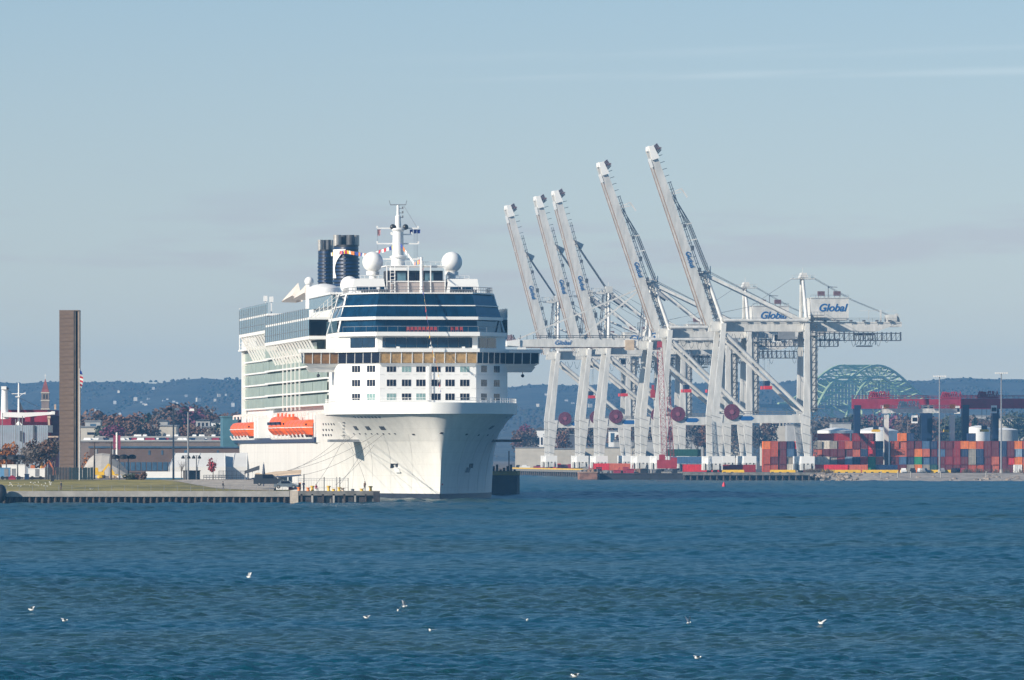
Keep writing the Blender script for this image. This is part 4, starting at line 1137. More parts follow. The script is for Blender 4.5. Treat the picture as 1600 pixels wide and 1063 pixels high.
    # rear mast
    if not A:
        rz_ = H+GD+14.6
        for y, y2 in ((1, 7.2), (CW-1, 10.8)):
            b = MB(); b.tube((G, y, H+2.5), (G-.6, y2, rz_), .62, .5, n=10); b.build('rear_mast_leg', CRANEW, t, sm='auto')
        b = MB(); b.box(G-1.6, G+1.2, 6, 12, rz_, rz_+1.6, 0, (.6, 0)); b.box(G-4.2, G+3.4, 6, 12, rz_-.5, rz_-.25)
        for k in range(6): b.bar((G-4.2+k*1.5, 6, rz_-.3), (G-4.2+k*1.5, 6, rz_+.8), .1)
        b.path([(G-4.2, 6, rz_+.8), (G+3.4, 6, rz_+.8)], .06, 3); b.bar((G-.4, 9, rz_+1.6), (G-.4, 9, rz_+3.4), .12); b.build('rear_mast_head', CRANEW, t)
        b = MB(); b.path([(G-3.6, 7, rz_), (G-18, 7, top+5), (lean, 7, top+3)], .08, 3)
        for dy in (7, 11): b.path([(G+2.4, dy, rz_+.4), (hx1+2, dy, hz1-.5), (xe-4, dy, top+2.4)], .08, 3)
        b.build('rear_rope', GREYM, t)
    # boom
    LB = 60.0 if A else 61.5
    ang = (R(104.8) if A else R(108.6)) if boom_up else R(180)
    if not boom_up: LB = 46
    root = Vector((-1.2, 0, H+1.9))
    d = Vector((math.cos(ang), 0, math.sin(ang))); nrm_ = Vector((d.z, 0, -d.x))      # nrm_ points landward / up
    if not boom_up: nrm_ = Vector((0, 0, 1))
    def P(s, e, y): v = root+d*s+nrm_*e; return Vector((v.x, y, v.z))
    w0 = 2.7 if A else 2.4
    for y in (5.2, 12.8):
        b = MB()
        pts = []
        for s, e0, e1 in ((0, -.6, w0*.6), (6, -1.0, w0*.8), (LB*.75, -1.0, w0*.68), (LB-5, -.9, w0*.55), (LB, -1.0, w0*.25)):
            pts += [(P(s, e0, y-.7), P(s, e1, y-.55), P(s, e1, y+.55), P(s, e0, y+.7))]
        for p, q in zip(pts, pts[1:]):
            for i in range(4): j = (i+1) % 4; b.quad(p[i], p[j], q[j], q[i])
        b.quad(*pts[0]); b.quad(*reversed(pts[-1])); b.build('boom_girder', CRANEW, t)
        b = MB(); b.bar(P(.5, -1.2, y-.3), P(LB-4, -1.2, y-.3), .26, .24); b.build('boom_rail', RUST, t)
    b = MB()
    for k in range(10): s = 4+k*(LB-7)/9.5; b.bar(P(s, w0*.3, 5.5), P(s, w0*.3, 12.5), .5)
    b.build('boom_tie', CRANEW, t)
    b = MB()
    e_ = w0*.75+.3
    for k in range(int(LB/2.4)): s = 2+k*2.35; b.bar(P(s, w0*.6, 4.8), P(s, e_+.9, 4.8), .2)
    for q in (.2, .8): b.path([P(2, e_+q, 4.8), P(LB*.8, e_+q-.2, 4.8)], .14, 3)
    for s, ll in ((LB*.42, 1.2), (LB*.3, .9), (LB*.2, 1.4), (LB*.12, 1.2), (LB*.55, .7)): b.box(*sorted((P(s, e_, 0).x, P(s, e_+1.0, 0).x)), 4.2, 5.6, P(s, e_, 0).z-.4, P(s, e_, 0).z+ll)
    b.build('boom_walkway', GREYD, t)
    b = MB(); b.bar(P(LB-3.8, .4, 4.6), P(LB+.8, .3, 4.6), 1.2, 2.6, w2=1.2, h2=1.6); b.bar(P(LB-3.8, .4, 13.4), P(LB+.8, .3, 13.4), 1.2, 2.6, w2=1.2, h2=1.6); b.bar(P(LB, 0, 4.5), P(LB, 0, 13.5), 1.6)
    b.bar(P(LB-6, -1.6, 4.8), P(LB-3, -1.6, 4.8), .9, .9); b.build('boom_tip', WHITE, t)
    b = MB()
    for k in range(6): b.bar(P(LB-2.5+k*.5, 1.2, 5+k), P(LB-1.4+k*.45, 3.2, 5+k*1.2), .35)
    b.bar(P(LB-.8, 1, 4.6), P(LB-.8, 3.4, 4.6), .5); b.build('tip_gear', mat('dull_red_metal', (.13, .07, .075), .6, .3, 2), t)
    if boom_up:
        if A:
            pk = P(LB*.68, w0*.6+.8, 6); b = MB()
            b.bar(P(LB*.665, w0*.5, 9), P(LB*.69, w0*.6+1.0, 9), .9, 8); b.build('boom_bracket', CRANEW, t)
            b = MB()
            for y in (6, 8, 10, 12):
                b.path([P(LB*.68, w0*.6+1, y), Vector((ax-.5, y, az+.6))], .1, 3)
            b.path([P(LB*.35, w0*.7, 6), Vector((ax-5, 6, az-.5))], .1, 3); b.build('forestay_rope', GREYD, t)
        else:
            b = MB()
            for y, off in ((5, 0), (6.5, .6), (11.5, 0), (13, .6)):
                b.path([P(LB*.735, w0*.5+1.0, y), P(LB*.55, w0*.75+2.4+off, y), P(LB*.27, w0*.75+3.4+off, y), Vector((ax-2, y, az+.5))], .13, 4)
            b.build('folded_forestay', GREYD, t)
            for s in (.56, .47): b = MB(); b.bar(P(LB*s, w0*.4, 4.9), P(LB*s-.5, w0*.75+3.2, 4.9), .3, .4); b.build('forestay_strut', CRANEW, t)
            b = MB(); b.bar(P(LB*.735, w0*.4, 4.9), P(LB*.735-.5, w0*.75+3.2, 4.9), .3, .4)
            b.bar(P(LB*.74, w0*.6, 5), P(LB*.745, w0*.75+3.6, 5), .4); b.bar(P(LB*.745, w0*.75+3.6, 5), P(LB*.69, w0*.75+4.6, 5), .5)
            b.build('forestay_strut', CRANEW, t)
        c = P(LB*(.42 if A else .37), .55 if A else .5, 4.42)
        o = inst('lettering', TXT_BOOM, t, c); o.rotation_mode = 'XYZ'
        # letters read downwards along the boom
        o.rotation_euler = Matrix((( -d.x, nrm_.x, 0), (0, 0, -1), (-d.z, nrm_.z, 0))).to_euler()
    else:
        inst('lettering', TXT_GIRD, t, (root.x-27, 4.4, H+2.4)).rotation_euler = (R(90), 0, 0)
        b = MB()
        for y in (6, 12):
            b.bar((ax-.5, y, az), P(LB*.45, w0*.7, y), .35); b.bar((ax-.5, y, az-.6), P(LB*.92, w0*.7, y), .4)
        b.build('forestay', CRANEW, t)
        b = MB(); b.box(P(3, 0, 0).x-1.6, P(3, 0, 0).x+1.6, 4.2, 5.2, H-.2, H+3.4); b.build('boom_hinge_plate', TAN, t)
    return t
cA = make_crane('A'); cB = make_crane('B'); cD = make_crane('A', False)
def place_crane(o, Y, lab):
    o.location = (quayx(Y)+2.9, Y, TG); o.rotation_euler.z = CTH
    tag(o, lab, 'crane', 'container cranes along the quay'); return o
place_crane(cB, 2880, 'white container crane at the right end, tallest raised boom and big lettered house')
place_crane(copy_obj(cB), 3040, 'white container crane with raised boom, second tallest, next to the right-end crane')
place_crane(cD, 3103, 'white container crane with its boom lowered level, behind the red lattice crane')
place_crane(cA, 3247, 'white container crane with raised box boom, third from the left')
place_crane(copy_obj(cA), 3318, 'white container crane with raised box boom, second from the left')
place_crane(copy_obj(cA), 3440, 'white container crane farthest left, its raised boom nearest the ship')
# ------------------------------------------------------------------ crawler crane, red lattice
def lattice(b, p, q, w, n, r=.065, mi=0):
    p = Vector(p); q = Vector(q); d = (q-p).normalized(); a = Vector((0, 1, 0)); c = d.cross(a).normalized()
    crn = [a*w/2+c*w/2, a*-w/2+c*w/2, a*-w/2-c*w/2, a*w/2-c*w/2]
    for k in crn: b.bar(p+k, q+k, r*2, mi=mi)
    for i in range(n):
        u = p.lerp(q, i/n); v = p.lerp(q, (i+1)/n)
        for j in range(4): b.bar(u+crn[j], v+crn[(j+1) % 4], r*1.3, mi=mi); b.bar(v+crn[j], v+crn[(j+1) % 4], r*1.3, mi=mi)
CRED = mat('dull_red_crane', (.32, .028, .04), .5, .12, .5)
rc = empty('crawler_crane', at(1042, 735, 2870), 0, 'red lattice boom crawler crane standing at the water\'s edge before the white cranes', 'crawler crane')
rc.location.z = 2.3
b = MB(); b.box(-3.2, 3.2, -2.5, 2.5, 1.6, 4.4); b.box(-2.6, -.6, -2.6, -1, 4.4, 6.2); b.build('cab_body', CRED, rc)
b = MB(); b.box(-3.4, -1.9, -3, 3, .0, 1.4); b.box(1.9, 3.4, -3, 3, .0, 1.4); b.build('crawler_track', BLACK, rc)
b = MB(); b.box(1.2, 3.3, -2.6, 2.6, 2.0, 5.2); b.build('counterweight', CRED, rc)
b = MB(); lattice(b, (-.6, 0, 4), (-2.4, 0, 41.5), 1.7, 20); b.build('lattice_boom', CRED, rc)
b = MB(); lattice(b, (1.8, 0, 4.4), (.6, 0, 25), 1.2, 12); b.build('lattice_mast', CRED, rc)
b = MB(); b.box(-3.2, -1.6, -.9, .9, 41.3, 43.3); b.build('boom_head', CRED, rc)
b = MB(); b.path([(-3, 0, 42), (-4.6, 0, 28)], .07, 3); b.path([(.6, 0, 25), (-2.2, 0, 41)], .07, 3); b.build('rope', ROPE, rc)
b = MB(); b.box(-5.4, -3.8, -1, 1, 24.8, 27.4); b.box(-5.0, -4.2, -.6, .6, 27.4, 29.0); b.build('hook_block', CRED, rc)
# ------------------------------------------------------------------ containers
def container_mesh(L, mat_, logo=False):
    W_, H_ = 2.44, 2.6; b = MB()
    x, y = W_/2, L/2
    b.box(-x+.06, x-.06, -y+.06, y-.06, .08, H_-.06)
    for sx_ in (-1, 1):
        for sy_ in (-1, 1): b.box(sx_*(x-.07)-.07, sx_*(x-.07)+.07, sy_*(y-.07)-.07, sy_*(y-.07)+.07, 0, H_)
    for sy_ in (-1, 1):
        b.box(-x+.14, x-.14, sy_*(y-.06)-.06, sy_*(y-.06)+.06, H_-.16, H_-.01); b.box(-x+.14, x-.14, sy_*(y-.06)-.06, sy_*(y-.06)+.06, .01, .18)
    for k in (-.75, -.28, .28, .75): b.bar((k, -y+.03, .2), (k, -y+.03, H_-.2), .05, mi=1)
    n_ = int(L/.9)
    for k in range(n_):
        yy = -y+.45+k*.9
        for sx_ in (-1, 1): b.box(sx_*(x-.045)-.025, sx_*(x-.045)+.025, yy-.2, yy+.2, .18, H_-.18)
    return b.mesh('container', [mat_, GREYM])
CC = {'maroon': (.13, .011, .018), 'dark red': (.27, .013, .016), 'brick red': (.46, .07, .025), 'salmon': (.54, .12, .06), 'orange': (.80, .19, .02), 'navy blue': (.008, .03, .09),
      'steel blue': (.06, .13, .24), 'pale blue': (.26, .35, .44), 'grey': (.31, .28, .235), 'cream': (.72, .65, .53), 'green': (.02, .25, .11), 'dark green': (.012, .075, .06), 'white': (.75, .74, .70), 'bright red': (.62, .02, .025)}
CM = {}
def cont(colr, L=12.2):
    k = (colr, L)
    if k not in CM: CM[k] = container_mesh(L, mat('container_'+colr.replace(' ', '_'), CC[colr], .55, .14, .8))
    return CM[k]
TIER = ['bottom', 'second', 'third', 'fourth', 'fifth', 'sixth']
CG = {}
def put(colr, x, y, tier, rz, lab, L=12.2, grp='stacked shipping containers'):
    o = inst('shipping_container', cont(colr, L), None, (x, y, TG+.05+tier*2.6), rz); return tag(o, lab, 'container', grp)
pal = ['maroon']*8+['dark red']*5+['brick red']*4+['salmon']*4+['orange']*3+['navy blue']*4+['steel blue']*2+['grey']*4+['cream']*1+['dark green']*1+['pale blue']
random.seed(17)
# the long block seen end on, right of the crane's rear leg; bottom tier first
rows = {
 1277: ['maroon', 'cream', 'salmon', 'grey'], 1288.5: ['maroon', 'cream', 'maroon', 'cream'], 1300: ['brick red', 'grey', 'maroon', 'grey'], 1311.5: ['maroon', 'dark red', 'maroon', 'dark red'],
 1323: ['orange', 'pale blue', 'maroon', 'salmon'], 1334.5: ['brick red', 'navy blue', 'salmon', 'maroon', 'dark red'], 1346: ['bright red', 'bright red', 'navy blue', 'maroon', 'maroon'], 1357.5: ['green', 'green', 'bright red', 'bright red', 'maroon'],
 1369: ['steel blue', 'salmon', 'steel blue', 'navy blue'], 1392: ['maroon', 'maroon', 'brick red', 'brick red'], 1403.5: ['maroon', 'steel blue', 'salmon', 'salmon', 'orange'],
 1415: ['grey', 'navy blue', 'maroon', 'maroon', 'navy blue'], 1426.5: ['orange', 'green', 'orange', 'maroon'], 1438: ['grey', 'steel blue', 'salmon', 'steel blue'], 1449.5: ['dark green', 'navy blue', 'maroon', 'navy blue'],
 1461: ['maroon', 'maroon', 'steel blue', 'maroon'], 1472.5: ['maroon', 'dark red', 'maroon', 'maroon'], 1484: ['maroon', 'dark red', 'dark red', 'dark red'], 1495.5: ['maroon', 'maroon', 'navy blue', 'orange'],
 1507: ['brick red', 'grey', 'grey', 'orange', 'navy blue'], 1518.5: ['brick red', 'navy blue', 'navy blue', 'brick red'], 1530: ['maroon', 'maroon', 'maroon', 'maroon'], 1541.5: ['salmon', 'salmon', 'maroon', 'maroon'],
 1553: ['maroon', 'maroon', 'navy blue', 'navy blue'], 1564.5: ['maroon', 'bright red', 'maroon', 'maroon'], 1576: ['salmon', 'orange', 'pale blue', 'orange'], 1587.5: ['orange', 'salmon', 'navy blue', 'brick red'], 1599: ['cream', 'cream', 'orange', 'brick red'], 1611: ['maroon', 'grey', 'maroon', 'orange']}
def conts(rows, Y, yard, dup=2):
    p0 = min(rows); rows = {p0+(p-p0)*1.045: c for p, c in rows.items()}
    for i, (px, cs) in enumerate(rows.items()):
        for d_ in range(dup):
            Yc = Y+d_*12.8; w = at(px, 700, Y)
            for k, c in enumerate(cs):
                if d_: 
                    if k < len(cs)-1: continue
                    c = random.choice(pal)
                lab = '%s container, %s, %s stack from left, %s' % (c, 'top tier' if k == len(cs)-1 else TIER[k]+' tier', ORD[i], yard) if not d_ else '%s container on the back row, %s from left, %s' % (c, ORD[i], yard)
                put(c, w.x+random.uniform(-.04, .04), Yc+random.uniform(-.28, .28), k, 0, lab)
conts(rows, 2905, 'long block by the beach', 1)
rows2 = {1197: ['brick red', 'brick red', 'brick red', 'orange'], 1208.5: ['brick red', 'maroon', 'brick red', 'brick red'], 1221: ['maroon', 'maroon', 'maroon', 'maroon'], 1233: ['cream', 'grey', 'steel blue', 'navy blue'], 1245: ['grey', 'navy blue', 'navy blue', 'bright red'], 1257: ['maroon', 'maroon', 'steel blue', 'salmon']}
conts(rows2, 2960, 'block under the right-end crane', 1)
# containers lying along, seen from the side
for px, c, k, Y, lab in ((1152, 'dark red', 0, 2905, 'dark red container lying lengthwise between the legs of the right-end crane'), (1095, 'bright red', 0, 2960, 'bright red container lying sideways left of the right-end crane'),
                      (1296, 'bright red', 0, 2884, 'red container lying lengthwise before the long block, nearest the crane'), (1322, 'dark red', 0, 2890, 'dark red container lying lengthwise right of the red one before the long block'),
                      (1299, 'dark red', 4, 2905, 'dark red container lying lengthwise on top of the long block'),
                      (953, 'bright red', 0, 3240, 'red container lying on the quay behind the third crane from the left'), (978, 'salmon', 0, 3200, 'salmon container lying on the quay beside the third crane from the left'),
                      (1075, 'steel blue', 1, 3060, 'steel blue container raised behind the red lattice crane'), (1068, 'dark green', 2, 3070, 'dark green container on top behind the red lattice crane'), (1090, 'pale blue', 0, 3065, 'pale blue container standing behind the red lattice crane'),
                      (1590, 'white', 0, 2866, 'white container standing alone by the light mast at the beach')):
    w = at(px, 700, Y); put(c, w.x, Y, k, R(90) if c != 'white' else 0, lab, L=12.2 if c != 'white' else 6.1, grp='containers lying alone on the yard')
for px, c in ((1341, 'salmon'), (1388, 'navy blue')):
    w = at(px, 700, 2884); put(c, w.x, 2884, 0, R(90), '%s short container set in front of the long block' % c, L=6.1, grp='containers lying alone on the yard')
# ------------------------------------------------------------------ yard gantry cranes on tyres
def make_rtg(cm_leg, cm_beam, name='yard_gantry_crane', W_=22.5, Hh=22.6, lw=2.2, bh=3.3):
    t = empty(name)
    for x in (0, W_):
        for y in (0, 8):
            b = MB(); b.bar((x, y, 1.6), (x, y, Hh), lw*.78, 1.4, w2=lw, h2=1.7); b.build('leg', cm_leg, t)
        b = MB(); b.box(x-.8, x+.8, -2, 10, 1.2, 2.4); b.build('sill', cm_leg, t)
        b = MB()
        for y in (-1.2, .8, 7.2, 9.2): b.tube((x-.45, y, .8), (x+.45, y, .8), .8, n=12)
        b.build('tyre', BLACK, t)
    for y in (0, 8):
        b = MB(); b.box(-1.6, W_+1.6, y-.7, y+.7, Hh+2.1-bh, Hh+2.1); b.build('gantry_beam', cm_beam, t)
        b = MB()
        for k in (.6, 1.1): b.path([(-1.6, y-.7, Hh+2.1+k), (W_+1.6, y-.7, Hh+2.1+k)], .06, 3)
        for k in range(14): b.bar((-1.6+k*1.97, y-.7, Hh+2.1), (-1.6+k*1.97, y-.7, Hh+3.2), .09)
        b.build('beam_rail', cm_beam, t)
    b = MB(); b.box(4, 11, .4, 7.6, Hh+2.2, Hh+2.8)
    random.seed(2)
    for k in range(9): x = 4+k*.8; b.bar((x, .6, Hh+2.8), (x+random.uniform(-1, 1), 2, Hh+4.6), .35); b.bar((x, .5, Hh+4.4), (x+.9, .5, Hh+3), .22)
    b.box(5, 7, 1, 6, Hh+2.8, Hh+4.4); b.build('trolley', cm_beam, t)
    b = MB(); b.box(8.4, 10.4, -.9, 1.4, Hh-2.8, Hh-.2); b.build('cab', WHITE, t)
    b = MB(); b.box(8.6, 10.2, -.98, -.9, Hh-2.2, Hh-.9); b.build('cab_window', WINK, t)
    b = MB(); b.box(5.2, 7.6, -2, 10, Hh-9, Hh-8.2); b.build('spreader', YELLOW, t)
    b = MB(); b.box(5.5, 7.3, 2, 6, Hh-8.2, Hh-7); b.build('headblock', NAVY, t)
    b = MB()
    for x in (5.6, 7.2):
        for y in (2.5, 5.5): b.path([(x, y, Hh-7), (x, y, Hh+2)], .05, 3)
    b.build('hoist_rope', GREYM, t)
    b = MB(); b.box(W_-1.2, W_+1.2, -1.9, -.8, 2.4, 4.6); b.build('engine_box', cm_leg, t)
    return t
def rtg_at(o, px, Y, lab):
    w = at(px, 700, Y); o.location = (w.x, Y, TG); return tag(o, lab, 'gantry crane', 'tyred yard gantry cranes over the containers')
r1 = make_rtg(NAVY, MAROON)
rtg_at(r1, 1339.5, 2947, 'maroon beam yard gantry with navy legs, leftmost, near the arch bridge')
rtg_at(copy_obj(r1), 1452, 2964, 'maroon beam yard gantry with navy legs between the other two maroon ones')
rtg_at(copy_obj(r1), 1509, 2929, 'maroon beam yard gantry with navy legs at the right edge of the photo')
r2 = make_rtg(CRANEW, CRANEW, W_=22.0, Hh=19.2, lw=1.6, bh=1.5)
rtg_at(r2, 1385, 2914, 'white yard gantry crane with orange leg caps, the only white one')
b = MB()
for x in (0, 22.0): b.box(x-.9, x+.9, -.9, .9, 21.35, 22.7)
b.build('leg_cap', ORANGE2, r2)
# ------------------------------------------------------------------ light masts on the yard
def light_mast(px, ytop, Y, lab, n=6, base=TG, grp='tall floodlight masts'):
    h = at(px, ytop, Y).z-base
    t = empty('floodlight_mast', (at(px, 700, Y).x, Y, base), 0, lab, 'light mast', grp)
    b = MB(); b.tube((0, 0, 0), (0, 0, h), .32, .17, 8); b.build('pole', GREYM, t, sm='auto')
    b = MB(); b.tube((0, 0, 0), (0, 0, 1.1), .55, .5, 8); b.build('footing', CONC, t)
    b = MB(); b.bar((-1.9, 0, h), (1.9, 0, h), .16); b.build('crossarm', GREYM, t)
    for k in range(n):
        b = MB(); x = -1.8+3.6*k/(n-1); b.box(x-.28, x+.28, -.5, .25, h-.1, h+.42); b.build('floodlight', SHADEW, t)
light_mast(1468, 589, 2850, 'slim grey floodlight mast, left of the two by the beach'); light_mast(1564.5, 584, 2845, 'slim grey floodlight mast, right of the two, near the white container')
# yellow barrier blocks along the yard edge
i = 0
for x0, x1, py, Y in ((1128, 1163, 737, 2872), (1203, 1243, 737, 2872), (1283, 1345, 736.5, 2872), (1347, 1404, 736, 2872), (1406, 1418, 736, 2870), (1448, 1500, 735, 2868)):
    a, c = at(x0, py, Y), at(x1, py, Y); b = MB(); L = c.x-a.x
    b.box(0, L, -.35, .35, 0, .95, 0, (.1, .12))
    for k in range(int(L/2.5)): b.box(.4+k*2.5, 1.2+k*2.5, -.42, -.2, .02, .3, 1)
    o = b.build('barrier_beam', [YELLOW, BLACK], None, loc=(a.x, Y, TG)); i += 1
    tag(o, 'yellow barrier beam on the yard edge, %s from the left' % ORD[i-1], 'barrier', 'yellow barriers along the yard edge')
# quay structures: timber pier before the cranes, at the left end with yellow kerb, barges
def pier(name, p0, p1, depth, ztop, lab, n, m=CONCD, kerb=None, pm=PILE):
    a, c = Vector(p0), Vector(p1); L = (c-a).length; t = empty(name, (a.x, a.y, 0), math.atan2(c.y-a.y, c.x-a.x), lab, 'pier', 'timber and concrete piers')
    b = MB(); b.box(0, L, 0, depth, ztop-.9, ztop); b.build('deck', m, t)
    b = MB(); b.box(.3, L-.3, 1.2, depth, -1.5, ztop-.9); b.build('back_wall', TIMBER, t)
    for k in range(n):
        b = MB(); x = .4+(L-.8)*k/(n-1); b.tube((x, .45, -2), (x, .45, ztop-.8), .32, n=8); b.build('pile', pm, t, sm='auto')
    if kerb:
        b = MB(); b.box(0, L, 0, .5, ztop, ztop+.5); b.build('kerb', kerb, t)
    return t
pier('timber_pier', (quayx(2880)-8, 2862, 0), (102, 2862, 0), 13.5, 2.6, 'long dark timber pier in front of the right-end container crane', 22)
pier('timber_pier', (quayx(3560)-1.5, 3560, 0), (quayx(3225)-1.5, 3225, 0), 1.4, 2.55, 'rust brown pier wall with yellow kerb under the leftmost cranes', 40, kerb=YELLOW)
pier('timber_pier', (quayx(3225)-1.5, 3225, 0), (quayx(2890)-1.5, 2890, 0), 1.4, 2.55, 'dark quay wall under the middle cranes, behind the barges', 40)
RUSTH = mat('rusty_barge_hull', (.20, .10, .07), .8, .4, .4); DKH = mat('dark_barge_hull', (.025, .028, .035), .6, .3, .3)
def barge(px0, px1, Y, ztop, lab, m0, m1, deckstuff):
    a, c = at(px0, 745, Y), at(px1, 745, Y); L = c.x-a.x; t = empty('barge', (a.x, Y, 0), 0, lab, 'barge', 'work barges')
    b = MB(); b.prism([(.6, 0), (L-.6, 0), (L, 1.5), (L, 9), (0, 9), (0, 1.5)], -.8, ztop); b.build('barge_hull', m0, t)
    b = MB(); b.prism([(.4, -.15), (L-.4, -.15), (L+.15, 1.4), (L+.15, 9.1), (-.15, 9.1), (-.15, 1.4)], ztop-.3, ztop+.12); b.build('rubbing_rail', m1, t)
    for k in range(4):
        b = MB(); x = 1.5+(L-3)*k/3; b.tube((x-.35, .8, ztop+.5), (x+.35, .8, ztop+.5), .12, n=8); b.tube((x, .8, ztop), (x, .8, ztop+.6), .16, n=8); b.build('bitt', BLACK, t)
    return t
bg1 = barge(903, 936, 2925, 2.6, 'rusty barge with timber blocks moored left of the dark barge at the quay', RUSTH, RUST, 1)
bg2 = barge(934, 1112, 2935, 2.1, 'long low dark barge moored before the middle cranes', DKH, TIMBER, 1)
# loads on the barges: crates, drums and coils, things of their own
random.seed(12)
k = 0
for px in range(908, 1030, 7):
    Y = 2929 if px < 934 else random.choice((2938, 2941)); w = at(px, 740, Y); z = 2.72 if px < 934 else 2.22
    m_ = random.choice([MAROON, RUST, GREYD, GREYM, STEEL, BLACK, RED])
    h = random.uniform(.8, 2.2); b = MB()
    if k % 3 == 0: b.tube((0, 0, 0), (0, 0, h*.6), .5, n=10); b.tube((1.1, .2, 0), (1.1, .2, h*.6), .5, n=10); nm, ca = 'oil_drum', 'drums'
    elif k % 3 == 1:
        for q in range(4): b.box(-1, 1, -.6, .6, q*h/4+.05, (q+1)*h/4-.03)
        nm, ca = 'timber_stack', 'timber stack'
    else:
        b.box(-1.2, 1.2, -.7, .7, 0, h*.6); b.box(-1.3, 1.3, -.8, .8, h*.6, h*.68); b.bar((.5, 0, h*.68), (.9, 0, h*1.3), .25); nm, ca = 'machine_box', 'machinery'
    o = b.build(nm, m_, None, loc=(w.x, Y, z)); k += 1
    tag(o, '%s on the deck of the %s barge, %s piece from the left end' % (ca, 'rusty' if px < 934 else 'long dark', ORD[k-1 if px < 934 else k-5]), ca, 'loads on the barges')
# dark barge behind the ship's bow with a yellow rail
t = empty('bunker_barge', (0, 0, 0), 0, 'black barge with a yellow rail lying behind the ship\'s port bow', 'barge')
w = at(766, 770, 1870); t.location = (at(745, 700, 1870).x, 1870, 0)
b = MB(); x1 = at(812, 700, 1870).x-t.location.x; b.prism([(0, 0), (x1-.6, 0), (x1, 1.2), (x1, 60), (0, 60)], -1, 4.3); b.build('barge_hull', DKH, t)
b = MB(); b.prism([(-.1, -.12), (x1-.5, -.12), (x1+.12, 1.2), (x1+.12, 60), (-.1, 60)], 4.3, 5.15); b.build('yellow_rail', mat('dull_yellow_paint', (.33, .21, .03), .6, .2, .6), t)
for k in range(9): b = MB(); b.box(x1*.2+k*.75, x1*.2+k*.75+.5, 2+k % 3, 3+k % 3, 5.15, 5.15+.4+.35*(k % 4)); b.build('deck_gear', GREYD, t)
b = MB(); b.tube((x1*.75, 3, 5.15), (x1*.75, 3, 9.5), .12); b.build('deck_pole', GREYD, t)
# red buoy
t = empty('buoy', at(1131, 762, F*CAMZ/(761-HOR)), 0, 'small red buoy floating off the pier', 'buoy'); t.location.z = 0
b = MB(); b.lathe([(.55, -.3), (.62, .2), (.55, .7), (.25, 1.5), (.2, 1.55)], n=14); b.v = [(x*.75, y*.75, z*.8) for x, y, z in b.v]; b.build('float', mat('buoy_red', (.6, .03, .06), .5, .1, 1), t, sm='auto')
b = MB(); b.tube((0, 0, 1.2), (0, 0, 1.6), .06); b.build('top_light', MAROON, t)
# rocks on the beach
random.seed(14)
ROCK = mat('shore_rock', (.26, .21, .17), .9, .3, .8, bump=.4)
RM = []
for k in range(5):
    b = MB(); b.sphere((0, 0, 0), .7, 7, 5, 0, 1.2, .9, .7)
    b.v = [(x*random.uniform(.8, 1.2), y*random.uniform(.8, 1.2), z*random.uniform(.8, 1.2)) for x, y, z in b.v]; RM.append(b.mesh('shore_rock', ROCK))
for k in range(110):
    px = random.choice([random.uniform(1270, 1325), random.uniform(1520, 1615), random.uniform(1300, 1610)]); Y = random.uniform(2795, 2850) if px > 1310 else random.uniform(2830, 2862)
    w = at(px, 740, Y); o = inst('shore_rock', RM[k % 5], None, (w.x, Y, max(.2, 1.9*(Y-2795)/55)), random.uniform(0, 6), random.uniform(.5, 1.7))
    tag(o, 'brown weathered rock lying on the pebble beach', 'rock', 'rocks on the beach')
for k in range(26):   # dry brush on the bank
    px = random.choice([random.uniform(1264, 1300), random.uniform(1500, 1600)]); w = at(px, 740, 2866); b = MB()
    for q in range(34):
        p = Vector((random.gauss(0, .6), random.gauss(0, .4), 0)); b.bar(p, p+Vector((random.gauss(0, .5), random.gauss(0, .3), random.uniform(.6, 1.8))), .07)
    o = b.build('dry_bush', mat('dry_twigs', (.14, .10, .07), .9, .2, 2), None, loc=(w.x, 2866 if px < 1300 else 2858, TG-.3)); tag(o, 'dry brown bush on the bank above the beach', 'bush', 'dry bushes on the bank')
for k, px in enumerate((1377, 1403, 1423, 1470, 1541)):
    b = MB(); b.tube((0, 0, -1.5), (0, 0, 2.6), .2, .17, 7); b.tube((0, 0, 2.6), (0, 0, 2.75), .26, .2, 7); w = at(px, 750, 2815); o = b.build('mooring_pile', CONC, None, loc=(w.x, 2815, .3)); tag(o, 'pale post standing in the beach, %s from the left' % ORD[k], 'post', 'posts in the beach')
# ================================================================== LEFT SHORE
# seawall
t = empty('seawall', (-300, SEAW_Y, 0), 0, 'dark piled seawall with a pale concrete cap along the left shore', 'seawall')
b = MB(); b.box(0, 300-40.5, .6, 2.2, -2, 1.15); b.build('sheet_wall', TIMBER, t)
b = MB(); b.box(0, 300-40.5, .0, 2.4, 1.12, 2.12); b.build('concrete_cap', CONC, t)
pm_ = MB().tube((0, .38, -2), (0, .38, 1.12), .27, n=8).mesh('pile', PILE)
x = 300-97
k = 0
while x < 300-41: inst('pile', pm_, t, (x, random.uniform(-.04, .04), random.uniform(-.12, 0))); x += 1.16; k += 1
b = MB(); x = 0
while x < 300-97: b.tube((x, .38, -2), (x, .38, 1.12), .27, n=6); x += 1.16
tag(b.build('pile', PILE, t), kind='stuff')
# low chain fence on the cap
b = MB()
for i in range(24): x = -97+i*2.4; b.bar((x, 1594.6, 2.1), (x, 1594.6, 3.2), .06)
for k in (2.7, 3.2): b.path([(-97, 1594.6, k), (-41, 1594.6, k)], .02, 3)
tag(b.build('waterfront_railing', GREYM), 'thin wire railing along the path above the seawall', 'railing')
